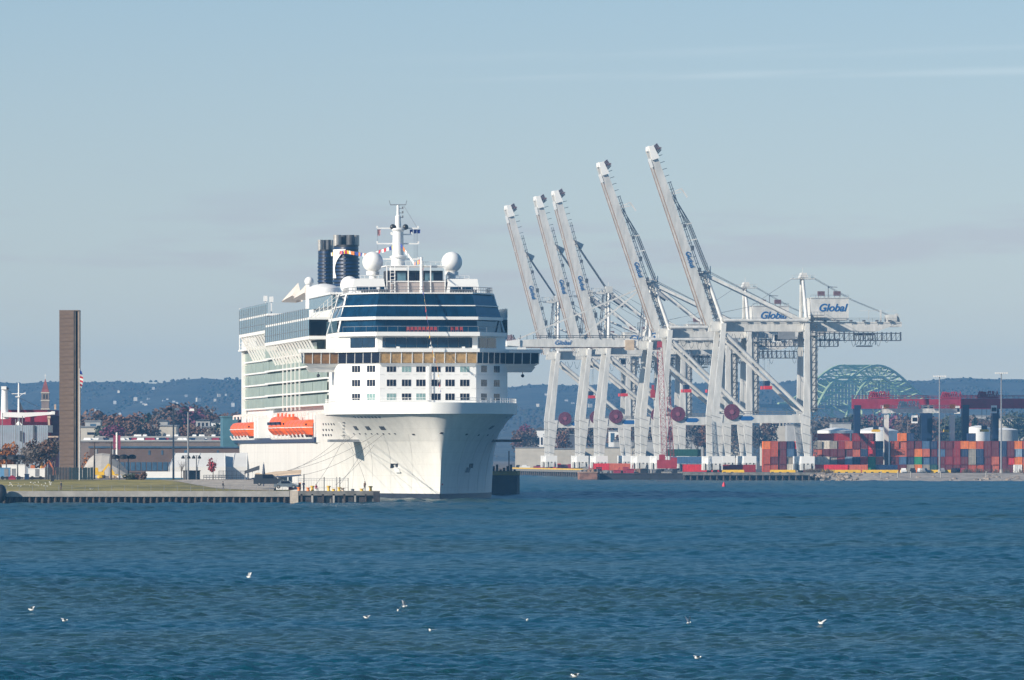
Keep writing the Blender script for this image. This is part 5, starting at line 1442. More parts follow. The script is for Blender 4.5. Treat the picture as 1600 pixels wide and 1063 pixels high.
# pier with bollards
PX0, PX1 = -40.4, at(592, 700, SEAW_Y).x
t = empty('mooring_pier', (PX0, SEAW_Y, 0), 0, 'short concrete mooring pier with timber fenders before the ship\'s bow', 'pier')
L = PX1-PX0
b = MB(); b.box(1.5, L, 0, 11, 1.35, 2.15); b.build('deck', CONCD, t)
b = MB(); b.box(1.5, L-.3, .7, 10.6, -2, 1.35); b.build('back_wall', CONCD, t)
b = MB(); b.box(0, 1.5, -.05, 11, -1.5, 2.2); b.build('concrete_end_block', mat('pale_concrete', (.48, .41, .33), .85, .15, .6, bump=.2), t)
for i in range(8):
    b = MB(); x = 2.1+i*1.95; b.bar((x, .25, -1.5), (x, .25, 1.6), .34 if i < 6 else .2, .5); b.build('fender_post', CONC if i % 2 else PILE, t)
for i in range(5):
    b = MB(); x = 2.5+i*2.5; b.box(x, x+1.5, .35, .75, .05, 1.2); b.build('timber_panel', TIMBER, t)
b = MB(); b.box(L-1.0, L+.12, -.1, 4, -1.6, 2.0); b.build('corner_fender', TIMBER, t)
def bollard(px, Y, c, h, lab):
    b = MB(); b.lathe([(.34, 0), (.3, .1), (.24, .25), (.24, h*.72), (.40, h*.78), (.40, h*.95), (.2, h)], n=14); w = at(px, 700, Y)
    tag(b.build('bollard', c, None, 'auto', (w.x, Y, 2.15)), lab, 'bollard', 'mooring bollards on the pier')
for i, (px, Y, h, c) in enumerate(((467, 1598, .7, ORANGE2), (481.5, 1595, .65, ORANGE2), (488, 1596, .95, YELLOW), (513.5, 1597, .95, YELLOW), (521, 1594, .4, YELLOW), (530, 1593.4, .7, YELLOW), (535.5, 1593.6, .6, TAN), (565, 1594, .45, YELLOW), (579, 1595, .9, YELLOW), (551, 1593, .4, GREYD))):
    bollard(px, Y, c, h, '%s bollard, %s from the left on the mooring pier' % ({YELLOW: 'yellow', ORANGE2: 'orange', TAN: 'tan', GREYD: 'grey'}[c], ORD[i]))
# chain link fence behind
t = empty('chain_fence', (0, 1602, 0), 0, 'tall chain link fence with dark posts across the mooring pier', 'fence')
for px, y0 in ((475, 741), (506.5, 745.5), (526, 745.5), (531, 745.5), (544, 747)):
    w = at(px, y0, 1602); b = MB(); b.bar((w.x, 0, 2.1), (w.x, 0, w.z), .16 if px in (475, 506.5, 531) else .1); b.build('fence_post', BLACK, t)
b = MB(); a, c = at(466, 748, 1602), at(544, 748, 1602)
for z in (2.7, 4.1, a.z): b.path([(a.x, 0, z), (c.x, 0, z)], .025, 3)
for i in range(20): x = a.x+(c.x-a.x)*i/19; b.bar((x, 0, 2.2), (x, 0, a.z), .025)
b.build('fence_mesh', GREYM, t)
# mooring ropes
def rope(p, q, sag, lab, r=.03):
    p, q = Vector(p), Vector(q); t_ = p; pts = []
    for i in range(15):
        u = i/14; v = (q-p)*u; v.z -= sag*4*u*(1-u); pts.append(v)
    tag(MB().path(pts, r, 5).build('mooring_rope', ROPE, None, loc=p), lab, 'rope', 'mooring ropes from the ship to the shore')
def hw(px, py): return s2w(*hull_find(px, py, -1))
rope(hw(540, 680), at(493, 758, 1596), .6, 'mooring rope running from the ship\'s ledge to the yellow bollard')
rope(hw(530, 686), at(425, 744, 1640), 1.2, 'lowest long mooring rope slanting down left past the canopy')
rope(hw(556, 679), at(405, 745, 1650), 1.5, 'middle long mooring rope slanting down left past the canopy')
rope(hw(590, 677), at(398, 742, 1655), 1.8, 'upper long mooring rope slanting down left past the canopy')
rope(hw(600, 678), at(424, 746, 1645), 2.4, 'sagging long mooring rope ending behind the dark van')
rope(hw(532, 680), at(572, 757, 1597), -1.6, 'mooring rope bowing down right to the pier by the standing man')
rope(hw(575, 690), at(531, 757, 1600), .4, 'thin mooring rope to the dark fence post on the pier')
rope(hw(585, 695), at(524, 758, 1600), .5, 'thin second mooring rope to the middle of the pier fence')
# mooring gear: car and van, canopy
def car(px, Y, z, colr, lab, van=False, rz=0):
    w = at(px, 700, Y); t = empty('van' if van else 'car', (w.x, Y, z), rz, lab, 'van' if van else 'car')
    L, H1, H2 = (5.6, 1.25, 2.15) if van else (4.5, .85, 1.5)
    b = MB()
    pr = [(-L/2, .35), (-L/2, H1), (-L*.3, H1+.1), (L*.3, H1+.1), (L*.48, H1-.12), (L/2, .55), (L/2, .35)]
    n = len(pr); vs = [(x, -.88, z_) for x, z_ in pr]+[(x, .88, z_) for x, z_ in pr]
    b.add(vs, [(i, (i+1) % n, n+(i+1) % n, n+i) for i in range(n)]+[tuple(range(n)), tuple(range(2*n-1, n-1, -1))]); b.build('body', colr, t)
    pr = [(-L*.48 if van else -L*.36, H1), (-L*.45 if van else -L*.22, H2), (L*.12, H2), (L*.32, H1)]
    n = len(pr); vs = [(x, -.82, z_) for x, z_ in pr]+[(x, .82, z_) for x, z_ in pr]
    b = MB(); b.add(vs, [(i, (i+1) % n, n+(i+1) % n, n+i) for i in range(n)]+[tuple(range(n)), tuple(range(2*n-1, n-1, -1))]); b.build('cabin', colr, t)
    for x0, x1 in ((-L*.2, -.05*L), (-.03*L, L*.13)):
        b = MB(); b.quad((x0, -.84, H1+.12), (x1+.25, -.84, H1+.12), (x1, -.84, H2-.1), (x0, -.84, H2-.1)); b.build('window', WINK, t)
    for x in (-L*.31, L*.31):
        for y in (-.82, .82):
            b = MB(); b.tube((x, y-.12, .34), (x, y+.12, .34), .34, n=14); wh = b.build('wheel', BLACK, t); b = MB(); b.tube((x, y-.14, .34), (x, y+.14, .34), .19, n=10); b.build('rim', STEEL, wh)
    for y in (-.6, .6):
        b = MB(); b.cbox((L/2-.02, y, .72), .08, .35, .2); b.build('headlight', WHITE, t)
car(420, 1618, 3.0, mat('charcoal_car_paint', (.03, .035, .045), .3, .05, 1, coat=.5), 'dark charcoal van parked at the left of the canopy', True)
car(447, 1612, 2.5, mat('grey_car_paint', (.13, .16, .19), .25, .05, 1, coat=.5), 'blue grey car parked right of the dark van')
t = empty('gangway_canopy', at(402, 746, 1650), 0, 'long sloping tan canopy with blue edge beside the ship', 'canopy'); t.location.z = 0
w0, w1 = at(398, 746, 1650), at(470, 740, 1645); ox = t.location.x
b = MB(); A = Vector((w0.x-ox, 0, w0.z+.1)); B_ = Vector((w1.x-ox, -5, w1.z)); 
b.add([A, B_, B_+Vector((0, 4, .7)), A+Vector((0, 4, .7))]+[v-Vector((0, 0, .3)) for v in (A, B_, B_+Vector((0, 4, .7)), A+Vector((0, 4, .7)))], ((0, 1, 2, 3), (7, 6, 5, 4), (0, 4, 5, 1), (1, 5, 6, 2), (2, 6, 7, 3), (3, 7, 4, 0))); b.build('canopy_roof', TAN, t)
b = MB(); b.bar(A-Vector((0, .1, .3)), B_-Vector((0, .1, .3)), .14, .3); b.build('blue_edge', NAVY, t)
for f in (.1, .3, .5, .72, .95):
    p = A.lerp(B_, f); b = MB(); b.bar((p.x, p.y, 2.6), p-Vector((0, 0, .3)), .22); b.build('canopy_post', SHADEW, t)
b = MB(); b.box(A.x+1, A.x+7, 2, 3, 3.0, 5.6); b.build('back_panel', SHADEW, t)
t = empty('gangway_ramp', at(387, 742, 1662), 0, 'short grey covered ramp left of the tan canopy', 'gangway'); t.location.z = 3.6
b = MB(); b.add([(-.6, 0, 1.5), (2.2, 0, 2.3), (2.2, 2, 2.3), (-.6, 2, 1.5), (-.6, 0, 2.1), (2.2, 0, 3.1), (2.2, 2, 3.1), (-.6, 2, 2.1)], ((3, 2, 1, 0), (4, 5, 6, 7), (0, 1, 5, 4), (1, 2, 6, 5), (2, 3, 7, 6), (3, 0, 4, 7))); b.build('ramp_roof', GREYD, t)
b = MB(); b.bar((-.6, .2, .3), (3, .2, 1.1), .3, .2); b.build('ramp_floor', NAVY, t)
b = MB(); [b.bar((x, .2, -.6), (x, .2, 2.2), .14) for x in (-.5, .9, 2.1)]; b.build('ramp_post', SHADEW, t)
b = MB(); b.bar((0, 0, 0), (0, 0, 3.6), .16); b.lathe([(.14, 2.2), (.3, 2.3), (.12, 4.1), (.02, 4.5)], n=8)
tag(b.build('furled_parasol', NAVY, None, loc=(at(412, 700, 1625).x, 1625, 2.9)), 'furled dark parasol on a pole beside the canopy', 'parasol')
for i, (px, py, m_) in enumerate(((455, 748, MAROON), (462, 750, WHITE), (459, 752, TAN), (466, 754, ORANGE2))):
    w = at(px, 757, 1614); b = MB(); b.box(-.5, .5, -.4, .4, 0, .9+.3*(i % 2)); b.box(-.55, .55, -.45, .45, .9+.3*(i % 2), 1.0+.3*(i % 2))
    tag(b.build('equipment_crate', m_, None, loc=(w.x, 1614+i*.3, 2.3+ (i % 2)*.0)), '%s equipment crate at the right end under the canopy' % ['maroon', 'white', 'tan', 'orange'][i], 'crate')
# plain brown slab monument with a slot on its right-hand side
MONY = 1655; t = empty('slab_monument', (at(92.5, 700, MONY).x, MONY, 4.0), 0, 'tall brown rectangular slab monument with a vertical slot near its right edge', 'monument')
sc = F/MONY; Wd = 31/sc; Hm = at(0, 486, MONY).z-4.0
BRZ = mat('brown_bronze_slab', (.155, .103, .074), .6, .13, 1.0, stretch=(.25, .25, 2.2), rgb2=(.175, .12, .088))
nrow = 22
b = MB(); b.box(.05, 2.72, .1, 5.9, 0, Hm-.05); b.build('core', BRZ, t)
PM = [MB().box(0, 2.74, 0, .12, .02, Hm/nrow-.02).mesh('facing_panel', BRZ) for _ in range(1)]
for i in range(nrow):
    inst('facing_panel', PM[0], t, (0.02, random.uniform(-.012, .012), i*Hm/nrow))
# narrow right part: two thin posts either side of the slot
b = MB(); b.box(2.76, 3.06, .15, 6, 0, Hm-.03); b.build('slot_jamb', mat('pale_bronze', (.33, .25, .19), .45, .12, .8), t)
b = MB(); b.box(3.07, 3.5, 1.2, 6, .0, Hm-.03); b.build('slot_back', BLACK, t)
b = MB(); b.box(3.51, 3.78, .15, 6, 0, Hm-.03); b.build('slot_jamb', mat('pale_bronze', (.33, .25, .19)), t)
b = MB(); b.box(0, 3.8, .02, 6, Hm-.02, Hm+.15); b.build('coping', BRZ, t)
# flag on a pole at its right
t = empty('flag_pole', (at(124, 700, 1640).x, 1640, 4.0), 0, 'thin flagpole with a striped red and white flag right of the brown monument', 'flagpole')
h = at(0, 576, 1640).z-4
b = MB(); b.tube((0, 0, 0), (0, 0, h), .09, .05, 6); b.build('pole', SHADEW, t)
fl = MB(); b = MB(); k = 0
for i in range(9):
    z1 = h-.3-i*.36; q = .12*math.sin(i*1.1); 
    w_ = .42+.25*math.sin(i*.42)
    b.add([(.06, 0, z1), (.06+w_, q, z1-.25), (.06+w_*.95, q+.1, z1-.6), (.06, 0, z1-.36)], ((0, 1, 2, 3),), 2 if i < 2 else (0 if i % 2 else 1))
b.build('flag', [FC[0], FC[3], FC[2]], t)
# fence panels, trailers, fields
def panel_fence(px0, px1, Y, ytop, m_, lab, n):
    a, c = at(px0, ytop, Y), at(px1, ytop, Y); L = c.x-a.x; H_ = a.z-4.0; t = empty('screen_fence', (a.x, Y, 4.0), 0, lab, 'fence')
    for i in range(n):
        b = MB(); b.box(L*i/n+.03, L*(i+1)/n-.03, -.03, .03, .1, H_-.05*(i % 2)); b.build('fence_board', m_, t)
    b = MB()
    for i in range(0, n+1, 3): b.bar((L*i/n, .08, 0), (L*i/n, .08, H_+.1), .1)
    b.build('fence_post', GREYD, t)
panel_fence(71, 108, 1646, 730.5, mat('dark_slat', (.035, .04, .048), .7, .3, 1), 'dark grey slatted screen fence at the foot of the monument', 24)
panel_fence(108.3, 145, 1645, 730.5, mat('dark_green_screen', (.010, .028, .035), .8, .2, 1), 'dark green cloth screen fence right of the grey slatted one', 9)
def trailer(px0, px1, ytop, Y, m_, lab, z=4.0):
    a, c = at(px0, ytop, Y), at(px1, ytop, Y); L = c.x-a.x; H_ = a.z-z; t = empty('site_trailer', (a.x, Y, z), 0, lab, 'trailer')
    b = MB(); b.box(0, L, 0, 2.5, .5, H_); b.box(-.06, L+.06, -.06, 2.56, H_, H_+.12); b.build('body', m_, t)
    b = MB(); b.box(L*.1, L*.9, .1, 2.3, .25, .5); b.build('chassis', BLACK, t)
    for x in (L*.25, L*.75): b = MB(); b.tube((x, .0, .35), (x, .3, .35), .35, n=10); b.build('wheel', BLACK, t)
    b = MB(); b.box(L*.42, L*.42+.8, -.03, .02, .6, 2.1); b.build('door', GREYM, t)
trailer(0, 15.5, 732, 1656, mat('blue_trailer', (.10, .25, .42), .5, .1, .6), 'pale blue site trailer at the left edge')
trailer(3, 39, 727, 1668, WHITE, 'long white trailer standing behind the blue one')
trailer(44, 70, 733, 1660, WHITE, 'short white trailer beside the grey screen fence')
t = empty('tool_shed', (at(17, 700, 1654).x, 1654, 4), 0, 'small dark red shed with a pitched roof before the white trailer', 'shed')
b = MB(); b.prism([(-.4, -.5), (.9, -.5), (.9, 1), (-.4, 1)], 0, .45); b.build('walls', MAROON, t)
b = MB(); b.add([(-.5, -.6, .45), (1, -.6, .45), (.25, -.6, .9), (-.5, 1.1, .45), (1, 1.1, .45), (.25, 1.1, .9)], ((0, 1, 2), (5, 4, 3), (0, 2, 5, 3), (1, 4, 5, 2))); b.build('roof', MAROON, t)
b = MB(); b.box(-.45, .45, -.4, .4, 0, 1.0, 0, (.06, .06)); b.box(-.5, .5, -.45, .45, 1.0, 1.12); tag(b.build('waste_bin', NAVY, None, loc=(at(42, 0, 1652).x, 1652, 4.0)), 'dark blue waste bin beside the short white trailer', 'bin')
b = MB(); b.box(-.3, .3, -.3, .3, 0, .95, 0, (.05, .05)); b.box(-.34, .34, -.34, .34, .95, 1.05); tag(b.build('litter_bin', BLACK, None, loc=(at(82, 0, 1640).x, 1640, 3.8)), 'small black litter bin on the lawn before the slatted fence', 'bin')
# salt heap and tents
b = MB(); random.seed(40); c = at(160, 735, 1760); Wh = at(215, 0, 1760).x-at(120, 0, 1760).x
prof = [(0, 0), (.06, .22), (.2, .75), (.3, .97), (.42, 1.0), (.55, .97), (.68, .7), (.86, .22), (1, 0)]
hh = at(0, 707, 1760).z-4
rows = []
for j in range(7):
    v = -1+2*j/6; rows.append([((u-.42)*Wh, v*9, max(0, hh*h_*(1-v*v*.9)+random.uniform(-.1, .1))) for u, h_ in prof])
for r0, r1 in zip(rows, rows[1:]):
    for i in range(len(prof)-1): b.quad(r0[i], r0[i+1], r1[i+1], r1[i])
tag(b.build('covered_heap', mat('grey_tarp', (.42, .39, .35), .8, .12, .3), None, True, (at(160, 0, 1760).x, 1760, 3.9)), 'pale grey tarp covered heap right of the monument', 'heap')
def tent(px0, px1, yt, Y, slope, lab):
    a, c = at(px0, yt, Y), at(px1, yt, Y); L = c.x-a.x; z = 4.0; H_ = a.z-z; t = empty('marquee_tent', (a.x, Y, z), 0, lab, 'tent')
    b = MB(); ey = 2.4
    b.add([(0, 0, 0), (L, 0, 0), (L, 0, ey), (0, 0, ey), (slope, 7, H_), (L-slope*.3, 7, H_), (0, 14, ey), (L, 14, ey), (0, 14, 0), (L, 14, 0)],
          ((0, 1, 2, 3), (3, 2, 5, 4), (4, 5, 7, 6), (6, 7, 9, 8), (0, 3, 4, 6, 8), (1, 9, 7, 5, 2))); b.build('canvas', mat('tent_canvas', (.66, .65, .62), .7, .05, .2), t)
    b = MB()
    n = max(2, int(L/4.5))
    for i in range(n+1):
        x = L*i/n; u = slope*(1-i/n)*1.0 + (-slope*.3)*(i/n); b.path([(x, -.04, .0), (x, -.04, ey), (x+u*.98, 6.9, H_+.02)], .06, 4)
    b.build('tent_frame', SHADEW, t)
tent(264, 352, 708, 1690, .9, 'long white marquee tent left of the ship')
tent(341, 386, 708, 1693, .5, 'white marquee tent touching the ship\'s side, right of the long one')
b = MB(); a, c = at(228, 737, 1680), at(286, 737, 1680); L = c.x-a.x; b.box(0, L, 0, .8, .25, a.z-4.0); b.box(0, L, -.05, .85, 0, .3, 1)
tag(b.build('white_hoarding', [WHITE, mat('blue_base_trim', (.03, .12, .2), .6, .1, 1)], None, loc=(a.x, 1680, 4.0)), 'long low white hoarding with a blue base before the marquee', 'hoarding')
b = MB(); a = at(286, 735, 1676); b.box(0, 3.2, 0, 2, 0, 1.6); b.box(-.1, 3.3, -.1, 2.1, 1.6, 1.75); tag(b.build('utility_box', mat('grey_brown_box', (.13, .12, .115), .7, .2, 1), None, loc=(a.x, 1676, 4.0)), 'grey brown utility box at the right end of the white hoarding', 'cabinet')
def rail_fence(px0, px1, Y, ytop, lab, n):
    a, c = at(px0, ytop, Y), at(px1, ytop, Y); L = c.x-a.x; t = empty('link_fence', (a.x, Y, 4.0), 0, lab, 'fence'); H_ = a.z-4
    b = MB()
    for i in range(n+1): b.bar((L*i/n, 0, 0), (L*i/n, 0, H_), .08)
    b.build('fence_post', GREYD, t)
    b = MB()
    for z in (.4, H_*.5, H_): b.path([(0, 0, z), (L, 0, z)], .03, 3)
    for i in range(n*6): b.bar((L*i/n/6, 0, .3), (L*i/n/6, 0, H_), .025)
    b.build('fence_wires', GREYD, t)
rail_fence(318, 356, 1664, 742.5, 'dark low fence in front of the long marquee', 8)
rail_fence(342, 383, 1660, 736, 'wire link fence in front of the right marquee', 6)
# lamp posts, floodlights, poles
def pole_lamp(px, yb, yt, Y, lab, kind, z=4.0, grp='lamp posts on the left shore'):
    w = at(px, yt, Y); H_ = w.z-z; t = empty({'twin': 'street_lamp', 'flood': 'floodlight_post', 'util': 'utility_pole', 'mast': 'bare_pole', 'sport': 'floodlight_mast'}[kind], (w.x, Y, z), 0, lab, {'util': 'utility pole', 'mast': 'pole'}.get(kind, 'lamp post'), grp)
    b = MB(); r = {'twin': .11, 'flood': .12, 'util': .15, 'mast': .10, 'sport': .17}[kind]; b.tube((0, 0, 0), (0, 0, H_), r*1.2, r*.8, 8); b.build('pole', {'twin': GREYD, 'flood': GREYD, 'util': PILE}.get(kind, GREYM), t)
    if kind == 'twin':
        for x in (-.55, .55): b = MB(); b.bar((0, 0, H_), (x, 0, H_-.1), .07); b.lathe([(.32, -.55), (.34, -.3), (.12, .0), (.05, .12)], (x, 0, H_-.05), 10); b.build('lamp_head', BLACK, t)
    if kind == 'flood':
        b = MB(); b.bar((-.9, 0, H_), (.9, 0, H_), .1); b.build('crossarm', BLACK, t)
        for x in (-.75, .75): b = MB(); b.lathe([(.1, -.35), (.75, -.25), (.8, .25), (.35, .5), (.1, .55)], (x, 0, H_+.15), 12); b.build('lamp_head', BLACK, t)
    if kind == 'util':
        for z_ in (H_-.3, H_-1.3): b = MB(); b.bar((-1.0, 0, z_), (1.0, 0, z_), .14); b.build('crossarm', PILE, t)
        b = MB(); b.tube((.45, 0, H_-2.4), (.45, 0, H_-1.5), .26, n=10); b.build('transformer', GREYM, t)
    if kind == 'sport':
        b = MB(); b.bar((-.3, 0, H_), (1.2, 0, H_+.05), .1); b.build('arm', GREYM, t)
        for x in (-.6, .75): b = MB(); b.box(x-.55, x+.45, -.4, .4, H_-.05, H_+.4, 0, (.15, .1)); b.build('floodlight', BLACK if x < 0 else SHADEW, t)
pole_lamp(271, 748, 641, 1668, 'tall light pole with twin floodlights, left of the pair before the marquee', 'sport')
pole_lamp(294, 750, 642, 1664, 'tall light pole with twin floodlights, right of the pair before the marquee', 'sport')
pole_lamp(290.5, 750, 712, 1660, 'short dark twin lamp post between the two tall light poles', 'twin')
pole_lamp(307, 750, 712, 1660, 'short dark twin lamp post standing before the marquee', 'twin')
pole_lamp(186, 746, 716, 1658, 'dark double floodlight post, left one before the tarp covered heap', 'flood')
pole_lamp(200.5, 742, 716, 1664, 'dark double floodlight post, right one before the tarp covered heap', 'flood')
pole_lamp(10, 746, 717, 1662, 'dark double floodlight post nearest the left edge of the photo', 'flood')
pole_lamp(27.5, 746, 717, 1660, 'dark double floodlight post before the white trailer, second from the left edge', 'flood')
pole_lamp(147.5, 745, 690, 1700, 'wooden utility pole right of the monument', 'util')
pole_lamp(173.5, 745, 690, 1655, 'wooden utility pole before the tarp covered heap', 'util')
for i, (px, yt) in enumerate(((3.5, 645), (24.5, 655), (35, 650), (45, 672))): pole_lamp(px, 745, yt, 1720, 'thin pale pole left of the monument, %s from the left edge' % ORD[i], 'mast')
t = empty('banner_pole', (at(182.5, 700, 1850).x, 1850, 4.0), 0, 'pale pole with two maroon banners behind the heap', 'banner pole')
H_ = at(0, 676, 1850).z-4
b = MB(); b.tube((0, 0, 0), (0, 0, H_), .25, .2, 8); b.build('pole', SHADEW, t)
for x in (-.5, .5): b = MB(); b.box(x-.28, x+.28, -.03, .03, H_-3.6, H_-.6); b.build('banner', mat('maroon_banner', (.22, .03, .08), .8, .1, 1), t)
# --------------------------------------------------------------- trees and bushes
def crown_mesh(name, n, rx, rz, leaf, mats, seed, shape=1.0):
    random.seed(seed); b = MB()
    lobes = [(random.uniform(-.5, .5), random.uniform(-.5, .5), random.uniform(-.45, .55), random.uniform(.35, .6)) for _ in range(7)]
    for i in range(n):
        lx, ly, lz, lr = random.choice(lobes)
        v = Vector((random.gauss(0, 1), random.gauss(0, 1), random.gauss(0, 1))).normalized()*lr*random.uniform(.5, 1.0)**.5
        c = Vector(((lx+v.x)*rx, (ly+v.y)*rx, (lz+v.z)*rz))
        a = Vector((random.gauss(0, 1), random.gauss(0, 1), random.gauss(0, 1))).normalized(); u = a.orthogonal().normalized(); w = a.cross(u)
        s_ = leaf*random.uniform(.6, 1.3)
        b.quad(c-u*s_-w*s_*.6, c+u*s_-w*s_*.4, c+u*s_*.7+w*s_*.7, c-u*s_*.8+w*s_*.5, random.randrange(len(mats)))
    return b.mesh(name, mats)
def trunk_mesh(h, r, spread, n, m_, seed, twigs=0):
    random.seed(seed); b = MB(); b.tube((0, 0, 0), (0, 0, h*.6), r, r*.6, 7)
    for i in range(n):
        z = h*random.uniform(.3, .62); t_ = random.uniform(0, 6.28); q = Vector((math.cos(t_)*spread*random.uniform(.5, 1), math.sin(t_)*spread*random.uniform(.5, 1), h*random.uniform(.68, 1.0)))
        p = Vector((0, 0, z)); b.tube(p, q, r*.4, r*.12, 5)
        for k in range(twigs):
            s_ = p.lerp(q, random.uniform(.35, 1)); b.bar(s_, s_+Vector((random.gauss(0, 1), random.gauss(0, 1), random.uniform(.1, 1.3)))*spread*.38, r*.14, r*.14, w2=r*.04, h2=r*.04)
    return b.mesh('trunk', m_)
BARK = mat('bark', (.09, .07, .055), .9, .3, 1); BARKP = mat('pale_bark', (.24, .20, .17), .9, .2, 1)
LM = {k: [mat('leaves_%s_%d' % (k, i), tuple(c*f for c in v), .85, .2, .5) for i, f in enumerate((.7, 1.0, 1.35))] for k, v in
      {'brown': (.115, .065, .045), 'rust': (.15, .07, .04), 'grey': (.105, .085, .072), 'green': (.045, .055, .03), 'fir': (.012, .035, .028), 'orange': (.34, .12, .025), 'red': (.25, .025, .035), 'plum': (.13, .03, .06)}.items()}
CRN = {k: [crown_mesh('crown', 800, 5.6, 5.2, .42, LM[k], 100+i*7+len(k)) for i in range(3)] for k in ('brown', 'rust', 'grey', 'green', 'plum')}
TRK = [trunk_mesh(13, .38, 3.8, 9, BARK, 70+i, 3) for i in range(3)]
KD = {'brown': 'brown autumn tree', 'rust': 'rust brown autumn tree', 'grey': 'leafless grey brown tree', 'green': 'dull green tree', 'plum': 'plum red tree', 'fir': 'dark green fir tree'}
tid = [0]
def tree(px, ytop, Y, kind, w=1.0, lab=None, z=4.0):
    p = at(px, ytop, Y); H_ = p.z-z; s_ = H_/15.2; i = tid[0]; tid[0] += 1
    t = empty('broadleaf_tree', (p.x, Y, z), random.uniform(0, 6), lab or KD[kind], 'tree', 'autumn trees in the middle distance')
    inst('trunk', TRK[i % 3], t, scale=(s_, s_, s_)); inst('crown', CRN[kind][i % 3], t, (0, 0, H_*.66), scale=(s_*w, s_*w, s_))
    return t
random.seed(55)
lefttrees = [(136, 655, 3000, 'grey', 1.1), (150, 650, 2900, 'brown', 1.1), (163, 657, 3050, 'grey', 1), (174, 668, 2700, 'plum', .9), (190, 655, 2900, 'rust', 1.3), (203, 658, 2950, 'brown', 1.2), (178, 660, 3000, 'brown', 1.2), (214, 652, 3100, 'rust', 1.1), (222, 662, 2800, 'brown', .9),
             (250, 660, 3200, 'grey', 1), (262, 652, 3200, 'brown', 1.1), (275, 644, 3300, 'grey', 1.2), (288, 640, 3300, 'brown', 1.2), (300, 644, 3200, 'plum', 1.1), (310, 652, 3250, 'grey', 1.1), (322, 646, 3350, 'brown', 1.2), (334, 650, 3300, 'grey', 1.1), (347, 655, 3200, 'rust', 1.1), (358, 658, 3300, 'grey', 1), (368, 655, 3300, 'brown', 1.1), (316, 672, 2700, 'brown', .9), (330, 676, 2650, 'grey', .9), (181, 676, 2620, 'plum', .8), (165, 668, 2800, 'green', .8), (300, 668, 2800, 'rust', .9), (344, 670, 2750, 'green', .8), (243, 655, 3250, 'grey', 1), (232, 668, 2850, 'grey', .8)]
for i, (px, yt, Y, k, w) in enumerate(lefttrees): tree(px, yt-9, Y, k, w*1.25, '%s, %s of those behind the long warehouse' % (KD[k], ORD[i]) if i < 40 else None)
midtrees = [(812, 662, 3900, 'plum', 1), (818, 668, 3800, 'brown', 1.1), (829, 672, 3850, 'grey', 1), (868, 664, 3900, 'grey', 1.2), (882, 660, 4000, 'plum', 1.1), (895, 664, 3900, 'grey', 1), (878, 672, 3800, 'rust', 1), (905, 666, 3900, 'brown', 1.1), (930, 655, 3950, 'grey', 1), (960, 660, 3900, 'brown', 1.1), (975, 668, 3800, 'rust', 1), (990, 660, 3900, 'grey', 1), (1020, 655, 3950, 'grey', 1.1), (1060, 660, 3900, 'brown', 1.1), (1090, 652, 3950, 'grey', 1.2), (1100, 660, 3900, 'rust', 1), (1140, 655, 3950, 'brown', 1), (1170, 660, 3900, 'grey', 1.1), (1200, 655, 3900, 'brown', 1)]
for i, (px, yt, Y, k, w) in enumerate(midtrees): tree(px, yt, Y, k, w, '%s, %s from the left of those seen behind the container cranes' % (KD[k], ORD[i]))
rt = [(1280+i*9.5, 648+random.uniform(-5, 8), 4200+random.uniform(-200, 300), random.choice(['grey', 'brown', 'grey', 'rust', 'plum', 'green']), random.uniform(.9, 1.3)) for i in range(36)]
for i, (px, yt, Y, k, w) in enumerate(rt): tree(px, yt, Y, k, w, '%s, %s from the left of those behind the container yard' % (KD[k], ORD[i]))
# fir trees
FIRM = MB(); random.seed(77)
for i in range(420):
    z = random.random()**1.3; r = (1-z)*random.uniform(.3, 1); t_ = random.uniform(0, 6.28); c = Vector((r*math.cos(t_)*2.6, r*math.sin(t_)*2.6, 1.5+z*12))
    FIRM.add([c+Vector((random.uniform(-.5, .5), random.uniform(-.5, .5), .3)), c+Vector((math.cos(t_)*.8, math.sin(t_)*.8, -.5)), c+Vector((random.uniform(-.6, .6), random.uniform(-.6, .6), -.35))], ((0, 1, 2),), random.randrange(3))
FIRM = FIRM.mesh('crown', LM['fir'])
for px, yt, Y, lab in ((232, 645, 2900, 'tall dark fir tree among brown trees, left of the light poles'), (221, 654, 2880, 'smaller dark fir beside the tall one'), (160, 652, 2950, 'dark fir behind the warehouse near the monument'), (1523, 652, 3600, 'dark fir tree between the navy legs of the yard gantries')):
    p = at(px, yt, Y); t = empty('fir_tree', (p.x, Y, 4), 0, lab, 'tree'); s_ = (p.z-4)/13.6
    inst('trunk', TRK[0], t, scale=(s_*.7, s_*.7, s_*.8)); inst('crown', FIRM, t, scale=s_)
